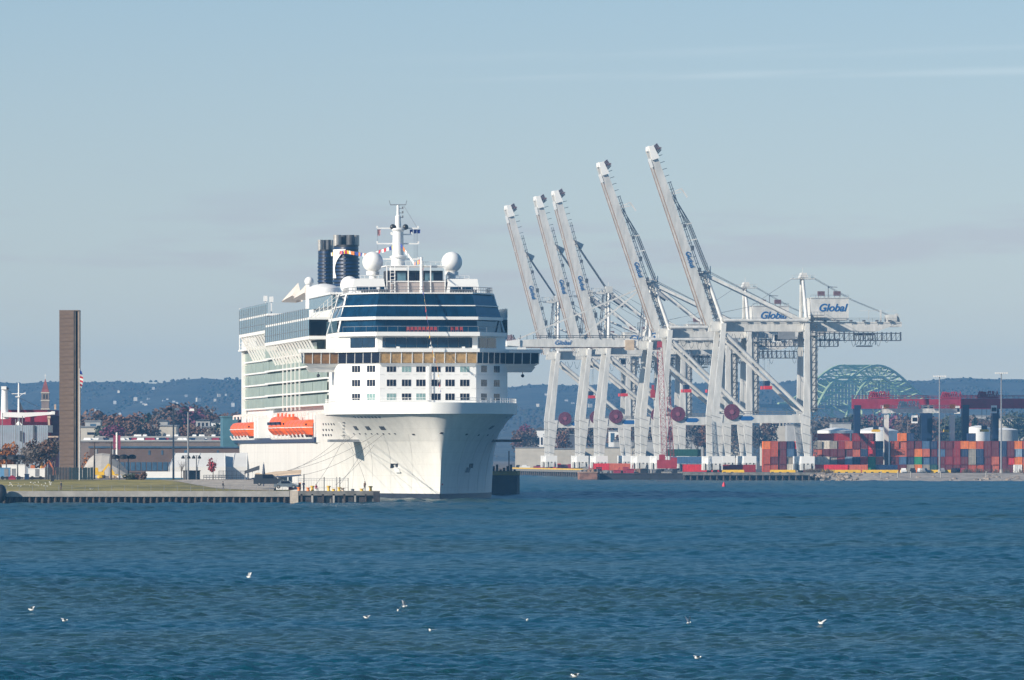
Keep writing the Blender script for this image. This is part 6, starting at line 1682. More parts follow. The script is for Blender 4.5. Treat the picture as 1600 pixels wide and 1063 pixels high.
# nearer trees on the left shore
def near_tree(px, ytop, Y, kind, leaves, rx, lab, z=4.0, pale=False, seed=1, leaf=.22, twigs=6):
    p = at(px, ytop, Y); H_ = p.z-z; t = empty('small_tree', (p.x, Y, z), 0, lab, 'tree')
    tr = inst('trunk', trunk_mesh(H_, .04+H_*.012, rx, 14, BARKP if pale else BARK, seed, twigs), t)
    if leaves: inst('crown', crown_mesh('crown', leaves, rx, H_*.36, leaf, LM[kind], seed+5), t, (0, 0, H_*.64))
near_tree(333, 715, 1652, 'red', 230, 1.15, 'small crimson leaved tree in front of the marquee', seed=3, leaf=.17)
near_tree(283.5, 718, 1662, 'grey', 0, 1.0, 'thin leafless sapling between the light poles before the marquee', seed=8, twigs=4)
for i, (px, yt, k, lv, rx, pl) in enumerate(((50, 690, 'grey', 260, 2.4, True), (62, 686, 'brown', 500, 3.0, False), (73, 684, 'grey', 420, 3.2, False), (86, 684, 'grey', 60, 1.6, True), (38, 694, 'grey', 120, 1.8, True), (10, 693, 'orange', 520, 2.2, False), (22, 700, 'rust', 300, 2.2, False), (2, 700, 'green', 260, 2, False))):
    near_tree(px, yt, 1690+i*4, k, lv, rx, ['pale leafless tree left of the monument, third from it', 'broad brown twiggy tree left of the monument', 'dense grey brown tree nearest the monument on its left', 'white barked bare tree against the monument\'s left edge', 'slim pale bare tree behind the white trailer', 'bright orange autumn tree at the left edge', 'rust coloured tree behind the second floodlight post', 'dull green tree cut by the left edge of the photo'][i], pale=pl, seed=20+i, leaf=.28)
for i, (px, yt, Y, k, lv, rx) in enumerate(((201, 741, 1650, 'green', 200, 1.4), (222, 738, 1650, 'brown', 300, 1.1), (213, 741, 1652, 'rust', 160, .8), (136, 706, 1800, 'orange', 200, 1.5))):
    p = at(px, yt, Y); t = empty('garden_bush', (p.x, Y, 4.0), 0, ['low dark green bush before the white hoarding', 'round brown bush before the white hoarding', 'small rust coloured bush between two bushes by the hoarding', 'orange bush beside the foot of the monument'][i], 'bush')
    H_ = p.z-4; inst('stems', trunk_mesh(H_, .05, rx*.8, 8, BARK, 9+i, 2), t); inst('leaves', crown_mesh('leaves', lv, rx, H_*.62, .2, LM[k], 40+i), t, (0, 0, H_*.5))
# excavators and rubble by the tents: small yellow machines
def digger(px, Y, m_, lab, s_=1.0):
    w = at(px, 0, Y); t = empty('digger', (w.x, Y, 4.0), 0, lab, 'excavator')
    b = MB(); b.box(-1.3*s_, 1.3*s_, -1, 1, .8*s_, 1.7*s_); b.box(-1.2*s_, -.2*s_, -.9, .6, 1.7*s_, 2.7*s_, 0, (.1, .1)); b.build('body', m_, t)
    b = MB(); b.box(-1.5*s_, 1.5*s_, -1.2, -.6, 0, .8*s_); b.box(-1.5*s_, 1.5*s_, .6, 1.2, 0, .8*s_); b.build('track', BLACK, t)
    b = MB(); b.bar((.8*s_, 0, 1.6*s_), (2.4*s_, 0, 3.6*s_), .35); b.bar((2.4*s_, 0, 3.6*s_), (3.4*s_, 0, 1.6*s_), .28); b.box(3.1*s_, 3.8*s_, -.4, .4, .8*s_, 1.7*s_); b.build('arm', m_, t)
digger(155, 1745, YELLOW, 'small yellow excavator at the left foot of the tarp covered heap', .8)
digger(57, 1690, mat('dull_orange_paint', (.45, .13, .04), .6, .15, 1), 'dull orange excavator behind the short white trailer', 1.0)
b = MB(); b.lathe([(.6, 0), (.55, .3), (.28, 2.6), (.15, 3.8), (.05, 4.2)], n=8); tag(b.build('yellow_cone_tower', mat('amber_paint', (.65, .32, .03), .6, .1, 1), None, loc=(at(64.5, 0, 1700).x, 1700, 5.2)), 'tall amber cone shaped marker above the short white trailer', 'marker')
random.seed(61)
for i in range(16):
    px = random.uniform(148, 232); b = MB(); b.sphere((0, 0, .3), random.uniform(.35, .8), 7, 5, 0, 1.3, 1, .8)
    tag(b.build('rubble_block', random.choice([CONC, TAN, YELLOW, SHADEW]), None, loc=(at(px, 0, 1735).x, 1735+random.uniform(-4, 4), 4.0)), 'block of rubble lying before the tarp covered heap', 'rubble', 'rubble before the heap')
# --------------------------------------------------------------- the moored cargo ship and grey shed at the far left
t = empty('cargo_ship', (at(-30, 0, 2050).x, 2050, 0), 0, 'maroon cargo ship with white deck crane and mast behind the monument', 'cargo ship')
ox = t.location.x; k_ = 2050/F
def cx(px): return (px-800)*k_-ox
def cz(py): return CAMZ+(HOR-py)*k_
b = MB(); b.prism([(cx(-120), 0), (cx(74), 0), (cx(90), 6), (cx(74), 14), (cx(-120), 14)], 0, cz(641)); b.build('cargo_hull', MAROON, t)
b = MB(); b.box(cx(-120), cx(74), -.15, 14.2, cz(642), cz(640.5)); b.build('rail', mat('dark_red_rail', (.14, .01, .02), .6, .2, 1), t)
b = MB(); b.tube((cx(8), -2, cz(655)), (cx(8), -2, cz(609)), 6.3*k_, 4.6*k_, 14); b.box(cx(3), cx(11), -3, -1, cz(609), cz(604)); b.build('crane_post', WHITE, t, sm='auto')
b = MB(); b.sphere((cx(12.8), -2, cz(607.5)), .35, 10, 8); b.build('crane_lamp', GREYM, t)
b = MB(); b.bar((cx(5), -3, cz(648)), (cx(40), -3, cz(649)), .9, 7.4*k_, w2=.9, h2=8*k_); b.bar((cx(40), -3, cz(648.5)), (cx(82), -3, cz(646)), .9, 7*k_, w2=.7, h2=4*k_); b.box(cx(81), cx(87), -3.6, -2.4, cz(648), cz(643)); b.build('crane_jib', WHITE, t)
b = MB(); b.tube((cx(30), -2, cz(665)), (cx(30), -2, cz(599)), .32, .15, 8); b.box(cx(25), cx(32), -2.5, -1.5, cz(621), cz(619.5)); b.bar((cx(19), -2, cz(615.5)), (cx(41), -2, cz(615.5)), .16); b.bar((cx(31), -2, cz(619)), (cx(41), -2, cz(613)), .1); b.bar((cx(30), -2, cz(658)), (cx(25), -2, cz(665)), .25); b.bar((cx(30), -2, cz(658)), (cx(35), -2, cz(665)), .25); b.build('mast', WHITE, t)
b = MB(); b.add([(cx(31), -2, cz(627)), (cx(37), -2, cz(640)), (cx(31), -2, cz(642)), (cx(31), -1, cz(627)), (cx(37), -1, cz(640)), (cx(31), -1, cz(642))], ((0, 2, 1), (3, 4, 5), (0, 1, 4, 3), (1, 2, 5, 4), (2, 0, 3, 5))); b.build('mast_fin', GREYD, t)
b = MB(); b.path([(cx(31), -2, cz(622)), (cx(62), -2, cz(637))], .05, 3); b.path([(cx(13), -2, cz(610)), (cx(28), -2, cz(621))], .05, 3); b.build('rigging', GREYD, t)
b = MB(); b.box(cx(76), cx(96), 2, 8, cz(684), cz(650)); b.build('fore_house', mat('dark_plum_paint', (.06, .02, .045), .6, .2, 1), t)
b = MB(); b.bar((cx(78), -3, cz(668)), (cx(77), -3, cz(652)), 3.2*k_, 3*k_); b.box(cx(75), cx(92), -3.2, 1, cz(684), cz(681.5)); b.box(cx(75), cx(80), -3.4, -2.4, cz(654), cz(650)); b.bar((cx(85.5), 2, cz(640)), (cx(85.5), 2, cz(632)), 3*k_); b.build('fore_gear', mat('tan_paint', (.48, .36, .27), .6, .15, 1), t)
t = empty('grey_shed', (at(-40, 0, 1900).x, 1900, 4.0), 0, 'long pale blue grey metal shed before the maroon cargo ship', 'shed')
k_ = 1900/F; ox = t.location.x; zt = CAMZ+(HOR-665)*k_-4
CORR = mat('blue_grey_sheet', (.27, .32, .37), .55, .08, .5)
n = 34; Ls = cx(75)
for i in range(n):
    b = MB(); b.box(Ls*i/n+.02, Ls*(i+1)/n-.02, 0, .2+.06*(i % 2), 0, zt); b.build('wall_sheet', CORR, t)
b = MB(); b.box(0, Ls, .3, 20, zt-1.5, zt+.05); b.build('roof', CORR, t)
b = MB(); b.box(cx(31), cx(33.5), -.5, 0, zt-3.4, zt-1.2); b.box(cx(52), cx(54.5), -.3, .2, zt-3, zt); b.build('vent', GREYD, t)
# --------------------------------------------------------------- far buildings on the left
def block(px0, px1, yt, Y, depth, m_, lab, name='warehouse', z=4.0, wins=None, roof=None, gable=False, cat='building', wm=None, yb=None):
    a, c = at(px0, yt, Y), at(px1, yt, Y); L = c.x-a.x; H_ = a.z-z; t = empty(name, (a.x, Y, z), 0, lab, cat)
    b = MB(); b.box(0, L, 0, depth, 0, H_); b.build('wall', m_, t)
    if gable:
        b = MB(); gh = L*gable; b.add([(-.3, -.4, H_), (L+.3, -.4, H_), (L/2, -.4, H_+gh), (-.3, depth+.4, H_), (L+.3, depth+.4, H_), (L/2, depth+.4, H_+gh)], ((0, 1, 2), (5, 4, 3), (0, 2, 5, 3), (1, 4, 5, 2), (0, 3, 4, 1))); b.build('roof', roof or GREYD, t)
    else:
        b = MB(); b.box(-.3, L+.3, -.3, depth+.3, H_, H_+.4); b.build('roof', roof or GREYM, t)
    for (u0, u1, v0, v1) in (wins or ()):
        b = MB(); b.box(L*u0, L*u1, -.08, .05, H_*v0, H_*v1); b.build('window', wm or WINK, t)
    return t
BRN = mat('brown_cladding', (.13, .085, .068), .8, .12, .3); CRM = mat('cream_render', (.48, .44, .37), .8, .08, .3); GRW = mat('grey_render', (.36, .36, .35), .8, .1, .3); BRK = mat('red_brick', (.24, .09, .06), .85, .15, .8)
DBLU = mat('dark_blue_window', (.05, .10, .16), .3, .2, .8)
block(140, 395, 700, 2250, 30, BRN, 'long brown warehouse with a row of blue grey windows behind the tents', wins=[(.12+i*.033, .147+i*.033, .08, .42) for i in range(15)]+[(.36, .372, .72, .9), (.44, .45, .72, .9), (.58, .6, .72, .9), (.78, .79, .72, .9)], wm=DBLU, roof=DBLU)
block(120, 400, 690, 2500, 60, mat('parking_deck', (.17, .13, .11), .8, .15, .2), 'long low parking deck behind the brown warehouse', name='parking_deck', roof=GRW)
block(150, 400, 684, 2620, 40, mat('grey_roof_wall', (.27, .27, .28), .8, .1, .2), 'long grey flat roofed hall behind the parking deck', roof=GRW)
for i in range(46):
    px = 136+i*5.6+random.uniform(-1, 1); w = at(px, 0, 2503); ztop = at(0, 690, 2500).z+.4
    m_ = random.choice([SHADEW, GREYM, GREYD, NAVY, MAROON, DBLU, WHITE]); b = MB(); b.box(-.95 if i % 3 else -2.1, .95 if i % 3 else 2.1, -2, 2, .25, .85); b.box(-.8 if i % 3 else -1.2, .8 if i % 3 else 1.0, -1.2, 1.0, .85, 1.45, 0, (.2, .2)); [b.tube((x, y, .3), (x+.2, y, .3), .3, n=6) for x in (-.9, .7) for y in (-1.2, 1.2)]
    tag(b.build('parked_car', m_, None, loc=(w.x, 2502+random.uniform(0, 3), ztop-.8)), 'small '+{SHADEW: 'off-white', GREYM: 'grey', GREYD: 'dark grey', NAVY: 'navy', MAROON: 'maroon', DBLU: 'blue', WHITE: 'white'}[m_]+' parked car on the parking deck behind the brown warehouse', 'car', 'cars on the parking deck')
random.seed(62)
for i in range(14):
    px = random.choice([random.uniform(206, 228), random.uniform(262, 320), random.uniform(262, 345)]); w = at(px, 0, 2628); b = MB(); b.box(-.85, .85, 0, 4.2, .1, .7); b.box(-.75, .75, .8, 3.4, .7, 1.3, 0, (.1, .2))
    b.v = [(x*.8, y, z*.8) for x, y, z in b.v]
    tag(b.build('parked_car', SHADEW, None, loc=(w.x, 2622+random.uniform(0, 8), at(0, 684, 2620).z-.1)), 'white car parked on the roof of the long grey hall', 'car', 'white cars on the hall roof')
block(126, 160, 668, 2850, 20, CRM, 'cream block with a dark roof box right of the monument', wins=[(.3, .7, .82, .88)])
block(133, 157, 659, 2870, 12, GRW, 'grey upper storey behind the cream block by the monument', wins=[(.33, .7, .8, .95)], wm=DBLU)
block(226, 275, 666, 2850, 25, CRM, 'long cream hall behind the light poles')
block(238, 262, 658, 3000, 16, GRW, 'pale house behind the cream hall', gable=.12)
block(318, 357, 668, 2800, 25, CRM, 'cream hall left of the ship\'s stern')
block(330, 346, 660, 2850, 10, WHITE, 'white gabled house behind the cream hall', name='house', gable=.35, cat='house', wins=[(.2, .35, .8, .95), (.6, .75, .8, .95)])
block(306, 328, 657, 2900, 12, GRW, 'grey house with dark windows above the trees', name='house', cat='house', wins=[(.15+i*.28, .28+i*.28, .8, .95) for i in range(3)], gable=.1)
block(334, 358, 677, 2700, 12, BRK, 'low red brick building left of the ship\'s stern')
# church tower
t = empty('church_tower', (at(64.5, 0, 2900).x, 2900, 4.0), 0, 'grey brick church tower with a pointed red spire beyond the cargo ship', 'church tower')
k_ = 2900/F; Wt = 12*k_; zt = CAMZ+(HOR-613)*k_-4; zs = CAMZ+(HOR-591)*k_-4
b = MB(); b.box(0, Wt, 0, Wt, 0, zt); b.build('tower_wall', mat('grey_brick', (.20, .155, .14), .85, .15, .6), t)
for z in (zt, zt-2.6, zt-5.4): b = MB(); b.box(-.15, Wt+.15, -.15, Wt+.15, z-.35, z); b.build('string_course', CRM, t)
b = MB(); b.add([(0, 0, zt), (Wt, 0, zt), (Wt, Wt, zt), (0, Wt, zt), (Wt/2, Wt/2, zs)], ((0, 1, 4), (1, 2, 4), (2, 3, 4), (3, 0, 4))); b.build('spire', mat('red_slate', (.22, .055, .05), .7, .2, .6), t)
b = MB(); b.tube((Wt/2, Wt/2, zs-.3), (Wt/2, Wt/2, zs+1.4), .09); b.bar((Wt/2-.4, Wt/2, zs+.8), (Wt/2+.4, Wt/2, zs+.8), .1); b.build('cross', SHADEW, t)
for x in (.25, .62): b = MB(); b.box(Wt*x, Wt*x+.5, -.06, .06, zt-2.2, zt-.7); b.build('belfry_opening', BLACK, t)
# --------------------------------------------------------------- background behind the cranes
for i, (px0, px1, yt, Y, m_, lab, kw) in enumerate((
    (805, 862, 700, 3620, CRM, 'long cream warehouse wall between the ship and the leftmost crane', {}), (862, 905, 702, 3660, CRM, 'cream warehouse behind the leftmost crane', {}), (905, 1000, 700, 3680, CRM, 'long cream warehouse behind the second and third cranes', {}),
    (835, 852, 672, 3900, WHITE, 'white gabled house right of the ship\'s bow', dict(gable=.3, name='house', cat='house', wins=[(.3, .45, .6, .8), (.6, .75, .6, .8)])), (850, 872, 680, 3850, GRW, 'grey block with many windows behind the leftmost crane', dict(wins=[(.08+j*.18, .2+j*.18, q, q+.15) for j in range(5) for q in (.5, .75)])),
    (885, 915, 680, 3850, mat('dark_slate_wall', (.08, .085, .10), .8, .15, .3), 'dark slate coloured hall behind the second crane', {}), (952, 972, 674, 3800, WHITE, 'white block with blue panels behind the third crane', dict(wins=[(.1, .4, .7, .95), (.55, .9, .6, .9)], wm=DBLU)),
    (960, 990, 690, 3760, GRW, 'low grey hall behind the third crane', {}), (1000, 1052, 690, 3700, GRW, 'pale grey hall behind the red lattice crane', {}), (1060, 1100, 668, 4000, GRW, 'grey hall above the containers behind the fourth crane', dict(wins=[(.05+j*.19, .16+j*.19, .75, .88) for j in range(5)])), (1110, 1160, 672, 3950, CRM, 'cream hall behind the right-end crane', {}),
    (1190, 1235, 650, 4300, CRM, 'cream hall seen between the rear legs of the right-end crane', dict(wins=[(.05+j*.12, .12+j*.12, .8, .9) for j in range(8)])), (1230, 1268, 664, 4100, GRW, 'grey hall behind the block of containers under the crane', {}),
    (1300, 1330, 662, 4000, GRW, 'grey hall above the containers right of the crane', {}), (1520, 1560, 650, 4300, GRW, 'pale hall seen between the navy gantry legs', {}), (1565, 1600, 655, 4200, CRM, 'cream hall at the right edge behind the gantries', {}), (1516, 1528, 660, 4000, BRK, 'small brick house between the navy gantry legs', dict(gable=.2, name='house', cat='house')))):
    block(px0, px1, yt, Y, 30, m_, lab, z=2.6, **kw)
# white storage tanks
for i, (px0, px1, yt, Y, lab) in enumerate(((1278, 1335, 673, 3400, 'wide white storage tank behind the left end of the container block'), (1338, 1405, 673, 3450, 'wide white storage tank behind the white yard gantry'), (1512, 1548, 668, 3400, 'white storage tank between the navy gantry legs'), (1551, 1592, 672, 3450, 'white storage tank nearest the right edge'))):
    a, c = at(px0, yt, Y), at(px1, yt, Y); r = (c.x-a.x)/2; H_ = a.z-2.5; t = empty('storage_tank', ((a.x+c.x)/2, Y+r, 2.5), 0, lab, 'storage tank', 'white storage tanks')
    b = MB(); b.lathe([(r, 0), (r, H_)], n=40); b.build('tank_wall', WHITE if i < 3 else GRW, t, sm='auto')
    b = MB(); b.lathe([(r+.1, H_), (r*.5, H_+r*.12), (.2, H_+r*.18)], n=40); b.build('tank_roof', WHITE, t, sm='auto')
# pylons and cars on the far quay
random.seed(66)
CARM = [MB().box(-2.2, 2.2, -.9, .9, .3, .9).box(-1.2, 1.1, -.8, .8, .9, 1.5, 0, (.3, .1)).box(-1.6, -1.0, -.95, .95, 0, .6).box(1.0, 1.6, -.95, .95, 0, .6).mesh('parked_car', m_) for m_ in (SHADEW, GREYM, NAVY, BLACK, MAROON)]
for i in range(26):
    px = random.uniform(806, 1000) if i < 16 else random.uniform(1405, 1520); Y = 3590-random.uniform(0, 15) if i < 16 else 2868
    o = inst('parked_car', CARM[i % 5], None, (at(px, 0, Y).x, Y, TG+.02), random.choice((0, R(90)))); tag(o, 'small car parked %s' % ('on the far quay left of the cranes' if i < 16 else 'in front of the container block'), 'car', 'cars parked on the far quay' if i < 16 else 'cars parked before the containers')
# stacked red/brown goods on the far quay
for i in range(18):
    px = 822+i*9; Y = 3520-i*14; m_ = random.choice([MAROON, RED, MAROON, ORANGE2, GREYD]); b = MB(); h = random.uniform(1.2, 2.6)
    for q in range(3): b.box(-2.2+q*.1, 2.2-q*.1, -1, 1, q*h/3, (q+1)*h/3-.06)
    tag(b.build('goods_stack', m_, None, loc=(at(px, 0, Y).x+5, Y, TG)), 'stack of %s goods on the quay, %s from the left' % ({MAROON: 'maroon', RED: 'red', ORANGE2: 'orange', GREYD: 'grey'}[m_], ORD[i]), 'goods')
# distant houses on the hill
random.seed(71)
HM = []
for m_ in (CRM, GRW, GRW):
    b = MB(); b.box(-5, 5, -4, 4, -4, 6); b.add([(-5.4, -4.4, 6), (5.4, -4.4, 6), (0, -4.4, 9.5), (-5.4, 4.4, 6), (5.4, 4.4, 6), (0, 4.4, 9.5)], ((0, 1, 2), (5, 4, 3), (0, 2, 5, 3), (1, 4, 5, 2)), 1); HM.append(b.mesh('hill_house', [m_, GREYD]))
spots = [(212, 624), (232, 626), (225, 633), (229, 636), (262, 626), (256, 628), (310, 626), (291, 619), (277, 632), (342, 618), (353, 618), (240, 608), (186, 613), (272, 630), (298, 637), (175, 652), (188, 648), (180, 630), (336, 626), (365, 634), (895, 632), (922, 635), (960, 640), (885, 628), (1030, 630)]+[(random.uniform(150, 370), random.uniform(608, 644)) for _ in range(3)]+[(random.uniform(830, 1270), random.uniform(612, 645)) for _ in range(3)]
for i, (px, py) in enumerate(spots):
    best = None
    y = 6400
    while y < 9200:
        p = at(px, py, y); dz = abs(p.z-hillz(p.x, y)-2)
        if best is None or dz < best[0]: best = (dz, p.x, y)
        y += 40
    o = inst('hill_house', HM[i % 3], None, (best[1], best[2], hillz(best[1], best[2])+2.4), random.uniform(-.5, .5), random.uniform(.2, .42)); tag(o, 'tiny pale house among the woods on the far blue hill', 'house', 'houses on the far hill')
# --------------------------------------------------------------- steel arch bridge
Yb = 7000
t = empty('arch_bridge', (0, Yb, 0), 0, 'green steel arch bridge with a high truss arch behind the container yard', 'bridge')
def bp(px, py, Y): p = at(px, py, Y); return Vector((p.x, p.y-Yb, p.z))
def rib(off, dY):
    """upper and lower chords of one rib; Y grows along the span"""
    up, lo = [], []; n = 22
    for i in range(n+1):
        u = i/n; Y = 6850+u*420+dY; s_ = 2*u-1
        up.append(bp(1318+s_*102+off, 571+60*(1-math.cos(math.pi*s_))/2, Y))
        lo.append(bp(1319+s_*58+off, 588.5+88*s_*s_, Y))
    return up, lo
ribs = []
for k, (off, dY) in enumerate(((0, 0), (52, 60))):
    up, lo = rib(off, dY); ribs.append((up, lo))
    b = MB()
    for a, c in zip(up, up[1:]): b.bar(a, c, 1.5)
    b.build('upper_chord', GREENB, t)
    b = MB()
    for a, c in zip(lo, lo[1:]): b.bar(a, c, 1.7)
    b.build('lower_chord', GREENB, t)
    b = MB()
    for i in range(len(up)):
        b.bar(up[i], lo[i], .8)
        if i+1 < len(up): b.bar(up[i], lo[i+1], .7) if i < 11 else b.bar(lo[i], up[i+1], .7)
    b.build('rib_web', GREENB, t)
    b = MB()
    for i in range(2, len(lo)-2):
        zd = CAMZ+(HOR-637)*7050/F
        if lo[i].z > zd: b.bar(lo[i], (lo[i].x, lo[i].y, zd), .35)
    b.build('hanger', GREENB, t)
b = MB()
(u0, l0), (u1, l1) = ribs
for i in range(len(u0)):
    b.bar(u0[i], u1[i], .9)
    if 3 < i < len(u0)-4: b.bar(l0[i], l1[i], .8)
    if i+1 < len(u0): b.bar(u0[i], u1[i+1], .6); b.bar(u1[i], u0[i+1], .6)
b.build('sway_bracing', GREENB, t)
b = MB(); zd = CAMZ+(HOR-637)*7050/F
A = bp(1150, 637, 6700); B_ = bp(1480, 637, 7350); b.bar((A.x, A.y, zd), (B_.x, B_.y, zd), 14, 2.6, up=(0, 0, 1)); b.build('deck', CONC, t)
for px, Y in ((1255, 6870), (1300, 6960), (1345, 7000), (1390, 7100), (1430, 7200)):
    p = bp(px, 660, Y); b = MB(); b.bar((p.x, p.y, 2), (p.x, p.y, zd-1), 3.4, 3, w2=2.2, h2=2.4); b.build('pier', GREENB if px > 1280 else CONCD, t)
# --------------------------------------------------------------- people
def person(loc, pose, cols, lab, rz=0):
    J = {'pelvis': (0, 0, .95), 'chest': (0, 0, 1.32), 'neck': (0, 0, 1.5), 'head': (0, -.02, 1.64), 'top': (0, -.01, 1.74)}
    for s_, n in ((-1, 'l'), (1, 'r')):
        J['hip'+n] = (s_*.10, 0, .9); J['kn'+n] = (s_*.11, -.03+.08*s_*pose.get('stride', 0), .5); J['an'+n] = (s_*.11, .14*s_*pose.get('stride', 0), .08); J['to'+n] = (s_*.12, .14*s_*pose.get('stride', 0)-.16, .04)
        J['sh'+n] = (s_*.2, 0, 1.42); J['el'+n] = (s_*.27, .03-.1*s_*pose.get('stride', 0), 1.15); J['wr'+n] = (s_*.27, -.1-.16*s_*pose.get('stride', 0), .92 if not pose.get('arms') else 1.1); J['ha'+n] = (s_*.27, -.14-.18*s_*pose.get('stride', 0), .84 if not pose.get('arms') else 1.12)
    if pose.get('sit'):
        for n, s_ in (('l', -1), ('r', 1)):
            J['kn'+n] = (s_*.14, -.42, .92); J['an'+n] = (s_*.14, -.46, .52); J['to'+n] = (s_*.14, -.62, .48)
            J['el'+n] = (s_*.27, -.1, 1.15); J['wr'+n] = (s_*.2, -.32, 1.0); J['ha'+n] = (s_*.17, -.4, .98)
    E = [('pelvis', 'chest'), ('chest', 'neck'), ('neck', 'head'), ('head', 'top')]
    for n in 'lr': E += [('pelvis', 'hip'+n), ('hip'+n, 'kn'+n), ('kn'+n, 'an'+n), ('an'+n, 'to'+n), ('chest', 'sh'+n), ('sh'+n, 'el'+n), ('el'+n, 'wr'+n), ('wr'+n, 'ha'+n)]
    Rd = {'pelvis': .16, 'chest': .17, 'neck': .07, 'head': .11, 'top': .07}
    for n in 'lr': Rd.update({'hip'+n: .1, 'kn'+n: .075, 'an'+n: .05, 'to'+n: .04, 'sh'+n: .08, 'el'+n: .055, 'wr'+n: .04, 'ha'+n: .045})
    ks = list(J); me = bpy.data.meshes.new('person'); me.from_pydata([J[k] for k in ks], [(ks.index(a), ks.index(c)) for a, c in E], [])
    o = bpy.data.objects.new('tmp', me); COL.objects.link(o); m_ = o.modifiers.new('s', 'SKIN'); o.modifiers.new('d', 'SUBSURF').levels = 1
    for i, k in enumerate(ks): me.skin_vertices[0].data[i].radius = (Rd[k], Rd[k]*.85); me.skin_vertices[0].data[i].use_root = (k == 'pelvis')
    dg = bpy.context.evaluated_depsgraph_get(); m2 = bpy.data.meshes.new_from_object(o.evaluated_get(dg)); bpy.data.objects.remove(o)
    m2.materials.clear()
    for c in cols: m2.materials.append(c)
    for p in m2.polygons:
        c = p.center; hand = min((c-Vector(J['hal'])).length, (c-Vector(J['har'])).length) < .09
        foot = min((c-Vector(J['tol'])).length, (c-Vector(J['tor'])).length) < .15
        p.material_index = 2 if (c.z > 1.53 or hand) else 3 if foot else 1 if c.z < .98 and abs(c.x) < .22 else 0; p.use_smooth = True
    t = empty('person', loc, rz, lab, 'person'); t.location.z -= (.48 if pose.get('sit') else 0)
    b_ = inst('body', m2, t)
    b = MB(); b.sphere((0, .015, 1.665), .118, 10, 8, z0=-.1); b.build('hair', BLACK, t)
CLO = {k: mat('cloth_'+k, v, .9, .15, 4) for k, v in {'black': (.02, .02, .025), 'navy': (.02, .03, .08), 'brown': (.10, .06, .04), 'pink': (.55, .05, .09), 'grey': (.14, .14, .15), 'jeans': (.05, .07, .11)}.items()}
person(tuple(at(348.5, 766, 1600))[:2]+(2.14,), {'stride': 1}, [CLO['black'], CLO['grey'], SKIN, CLO['black']], 'person in dark jacket walking on the lawn path toward the pier', R(90))
person(tuple(at(95.5, 766, 1598))[:2]+(2.14,), {'stride': .6}, [CLO['black'], CLO['brown'], SKIN, CLO['black']], 'person in dark clothes on the lawn before the monument', R(-60))
person(tuple(at(474.5, 766, 1593.5))[:2]+(2.15,), {'arms': 1}, [CLO['navy'], CLO['navy'], SKIN, CLO['black']], 'person in navy work clothes at the left end of the mooring pier', R(30))
person(tuple(at(494, 766, 1593.5))[:2]+(2.15,), {'sit': 1}, [CLO['pink'], CLO['jeans'], SKIN, CLO['black']], 'person in bright pink jacket sitting low on the mooring pier', R(40))
person(tuple(at(570, 766, 1594))[:2]+(2.15,), {'stride': .4}, [CLO['brown'], CLO['black'], SKIN, CLO['black']], 'person in brown jacket standing at the right end of the mooring pier', R(-40))
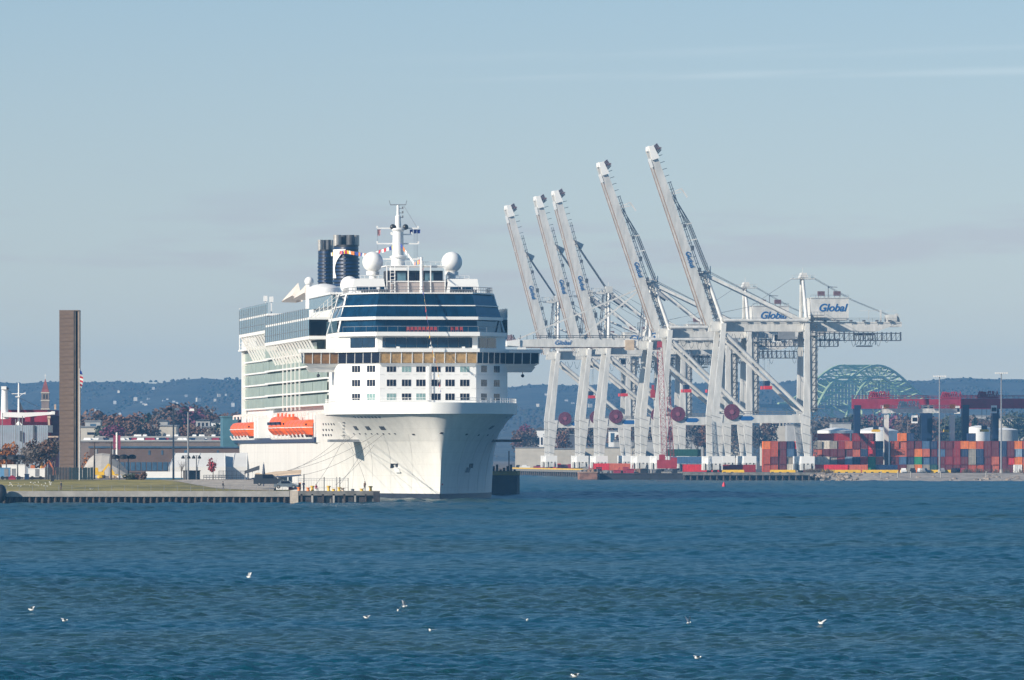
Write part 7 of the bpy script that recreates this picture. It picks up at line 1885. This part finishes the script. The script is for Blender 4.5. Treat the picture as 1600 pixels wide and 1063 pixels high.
# gulls on the lawn and over the water
def gull(loc, rz, up, lab, span=.62, grp='gulls over the harbour water'):
    t = empty('seagull', loc, rz, lab, 'gull', grp); t.scale = (.6, .6, .6)
    b = MB(); b.sphere((0, 0, 0), .11, 10, 8, 0, 2.2, 1, .95); b.sphere((.24, 0, .07), .065, 8, 6); b.add([(.29, -.02, .07), (.37, 0, .055), (.29, .02, .07), (.29, 0, .03)], ((0, 1, 2), (0, 3, 1), (1, 3, 2))); b.add([(-.2, -.06, .02), (-.2, .06, .02), (-.38, .07, .03), (-.38, -.07, .03)], ((0, 1, 2, 3),)); b.build('body', WHITE, t, True)
    for s_ in (-1, 1):
        c_, n_ = math.cos(up), math.sin(up); b = MB()
        P_ = [(.10, .06), (-.12, .06), (-.16, span*.5), (.08, span*.5), (-.2, span), (-.1, span*1.02)]
        q = [(x, s_*y*c_, .03+y*n_+(.01 if i in (2, 3) else 0)) for i, (x, y) in enumerate(P_)]
        b.add(q+[(x, y, z-.015) for x, y, z in q], ((0, 1, 2, 3), (3, 2, 4, 5), (9, 8, 7, 6), (11, 10, 8, 9)))
        b.build('wing', mat('gull_grey', (.62, .62, .62), .7, .05, 3), t)
for i, (px, py, up, rz) in enumerate(((389, 902, 1.0, 2.8), (632, 948, 1.2, .4), (573, 965, .25, 2.9), (101, 970, .3, .3), (49.5, 953, .5, 3.0), (824, 969, .3, 1.5), (1076, 974, 1.1, .8), (1283, 974, .5, 2.5), (1090, 1028, .2, .2), (899, 1056, .2, 3), (672, 985, .1, 1.8), (622, 954, .9, 1.6))):
    Y = F*CAMZ/(py+5-HOR); p = at(px, py, Y); gull(p, rz, up, 'white gull over the water, %s' % ['larger one left below the ship, wings raised', 'right one of the close pair below the ship', 'flat winged one left of the close pair', 'second nearest the left edge', 'nearest the left edge', 'alone in the middle below the bow', 'wings up, right of centre', 'farthest right', 'low right, gliding', 'at the bottom edge', 'tiny one sitting below the close pair', 'small left one of the close pair'][i])
random.seed(90)
for i in range(26):
    px = random.uniform(14, 82); Y = random.uniform(1612, 1632); w = at(px, 0, Y); b = MB(); b.sphere((0, 0, .2), .11, 8, 6, 0, 2, 1, 1); b.sphere((.18, 0, .33), .06, 6, 5); b.bar((.0, .03, 0), (0, .03, .12), .02); b.bar((.0, -.03, 0), (0, -.03, .12), .02)
    b.v = [(x*.62, y*.62, z*.62) for x, y, z in b.v]
    tag(b.build('seagull', random.choice([WHITE, SHADEW]), None, loc=(w.x, Y, 2.28+(Y-1598)/27*1.0), rz=random.uniform(0, 6)), 'white gull standing on the lawn left of the monument', 'gull', 'gulls standing on the lawn')
b = MB(); b.sphere((0, 0, 0), 1.1, 18, 12, 0, 1, 1, 1.5); tag(b.build('fender_buoy', BLACK, None, True, (at(1, 0, 1590).x, 1590.2, 1.75)), 'big black rounded fender at the seawall\'s left edge in the photo', 'fender')
# lawn steps: small white swan-like gull pair by the path
for i, px in enumerate((141.5, 145)):
    gull((at(px, 0, 1596).x, 1596, 2.5), .3+i, .6, 'white gull landing on the path right of the monument, %s one' % ('left' if i == 0 else 'right'), .5, 'gulls by the path')
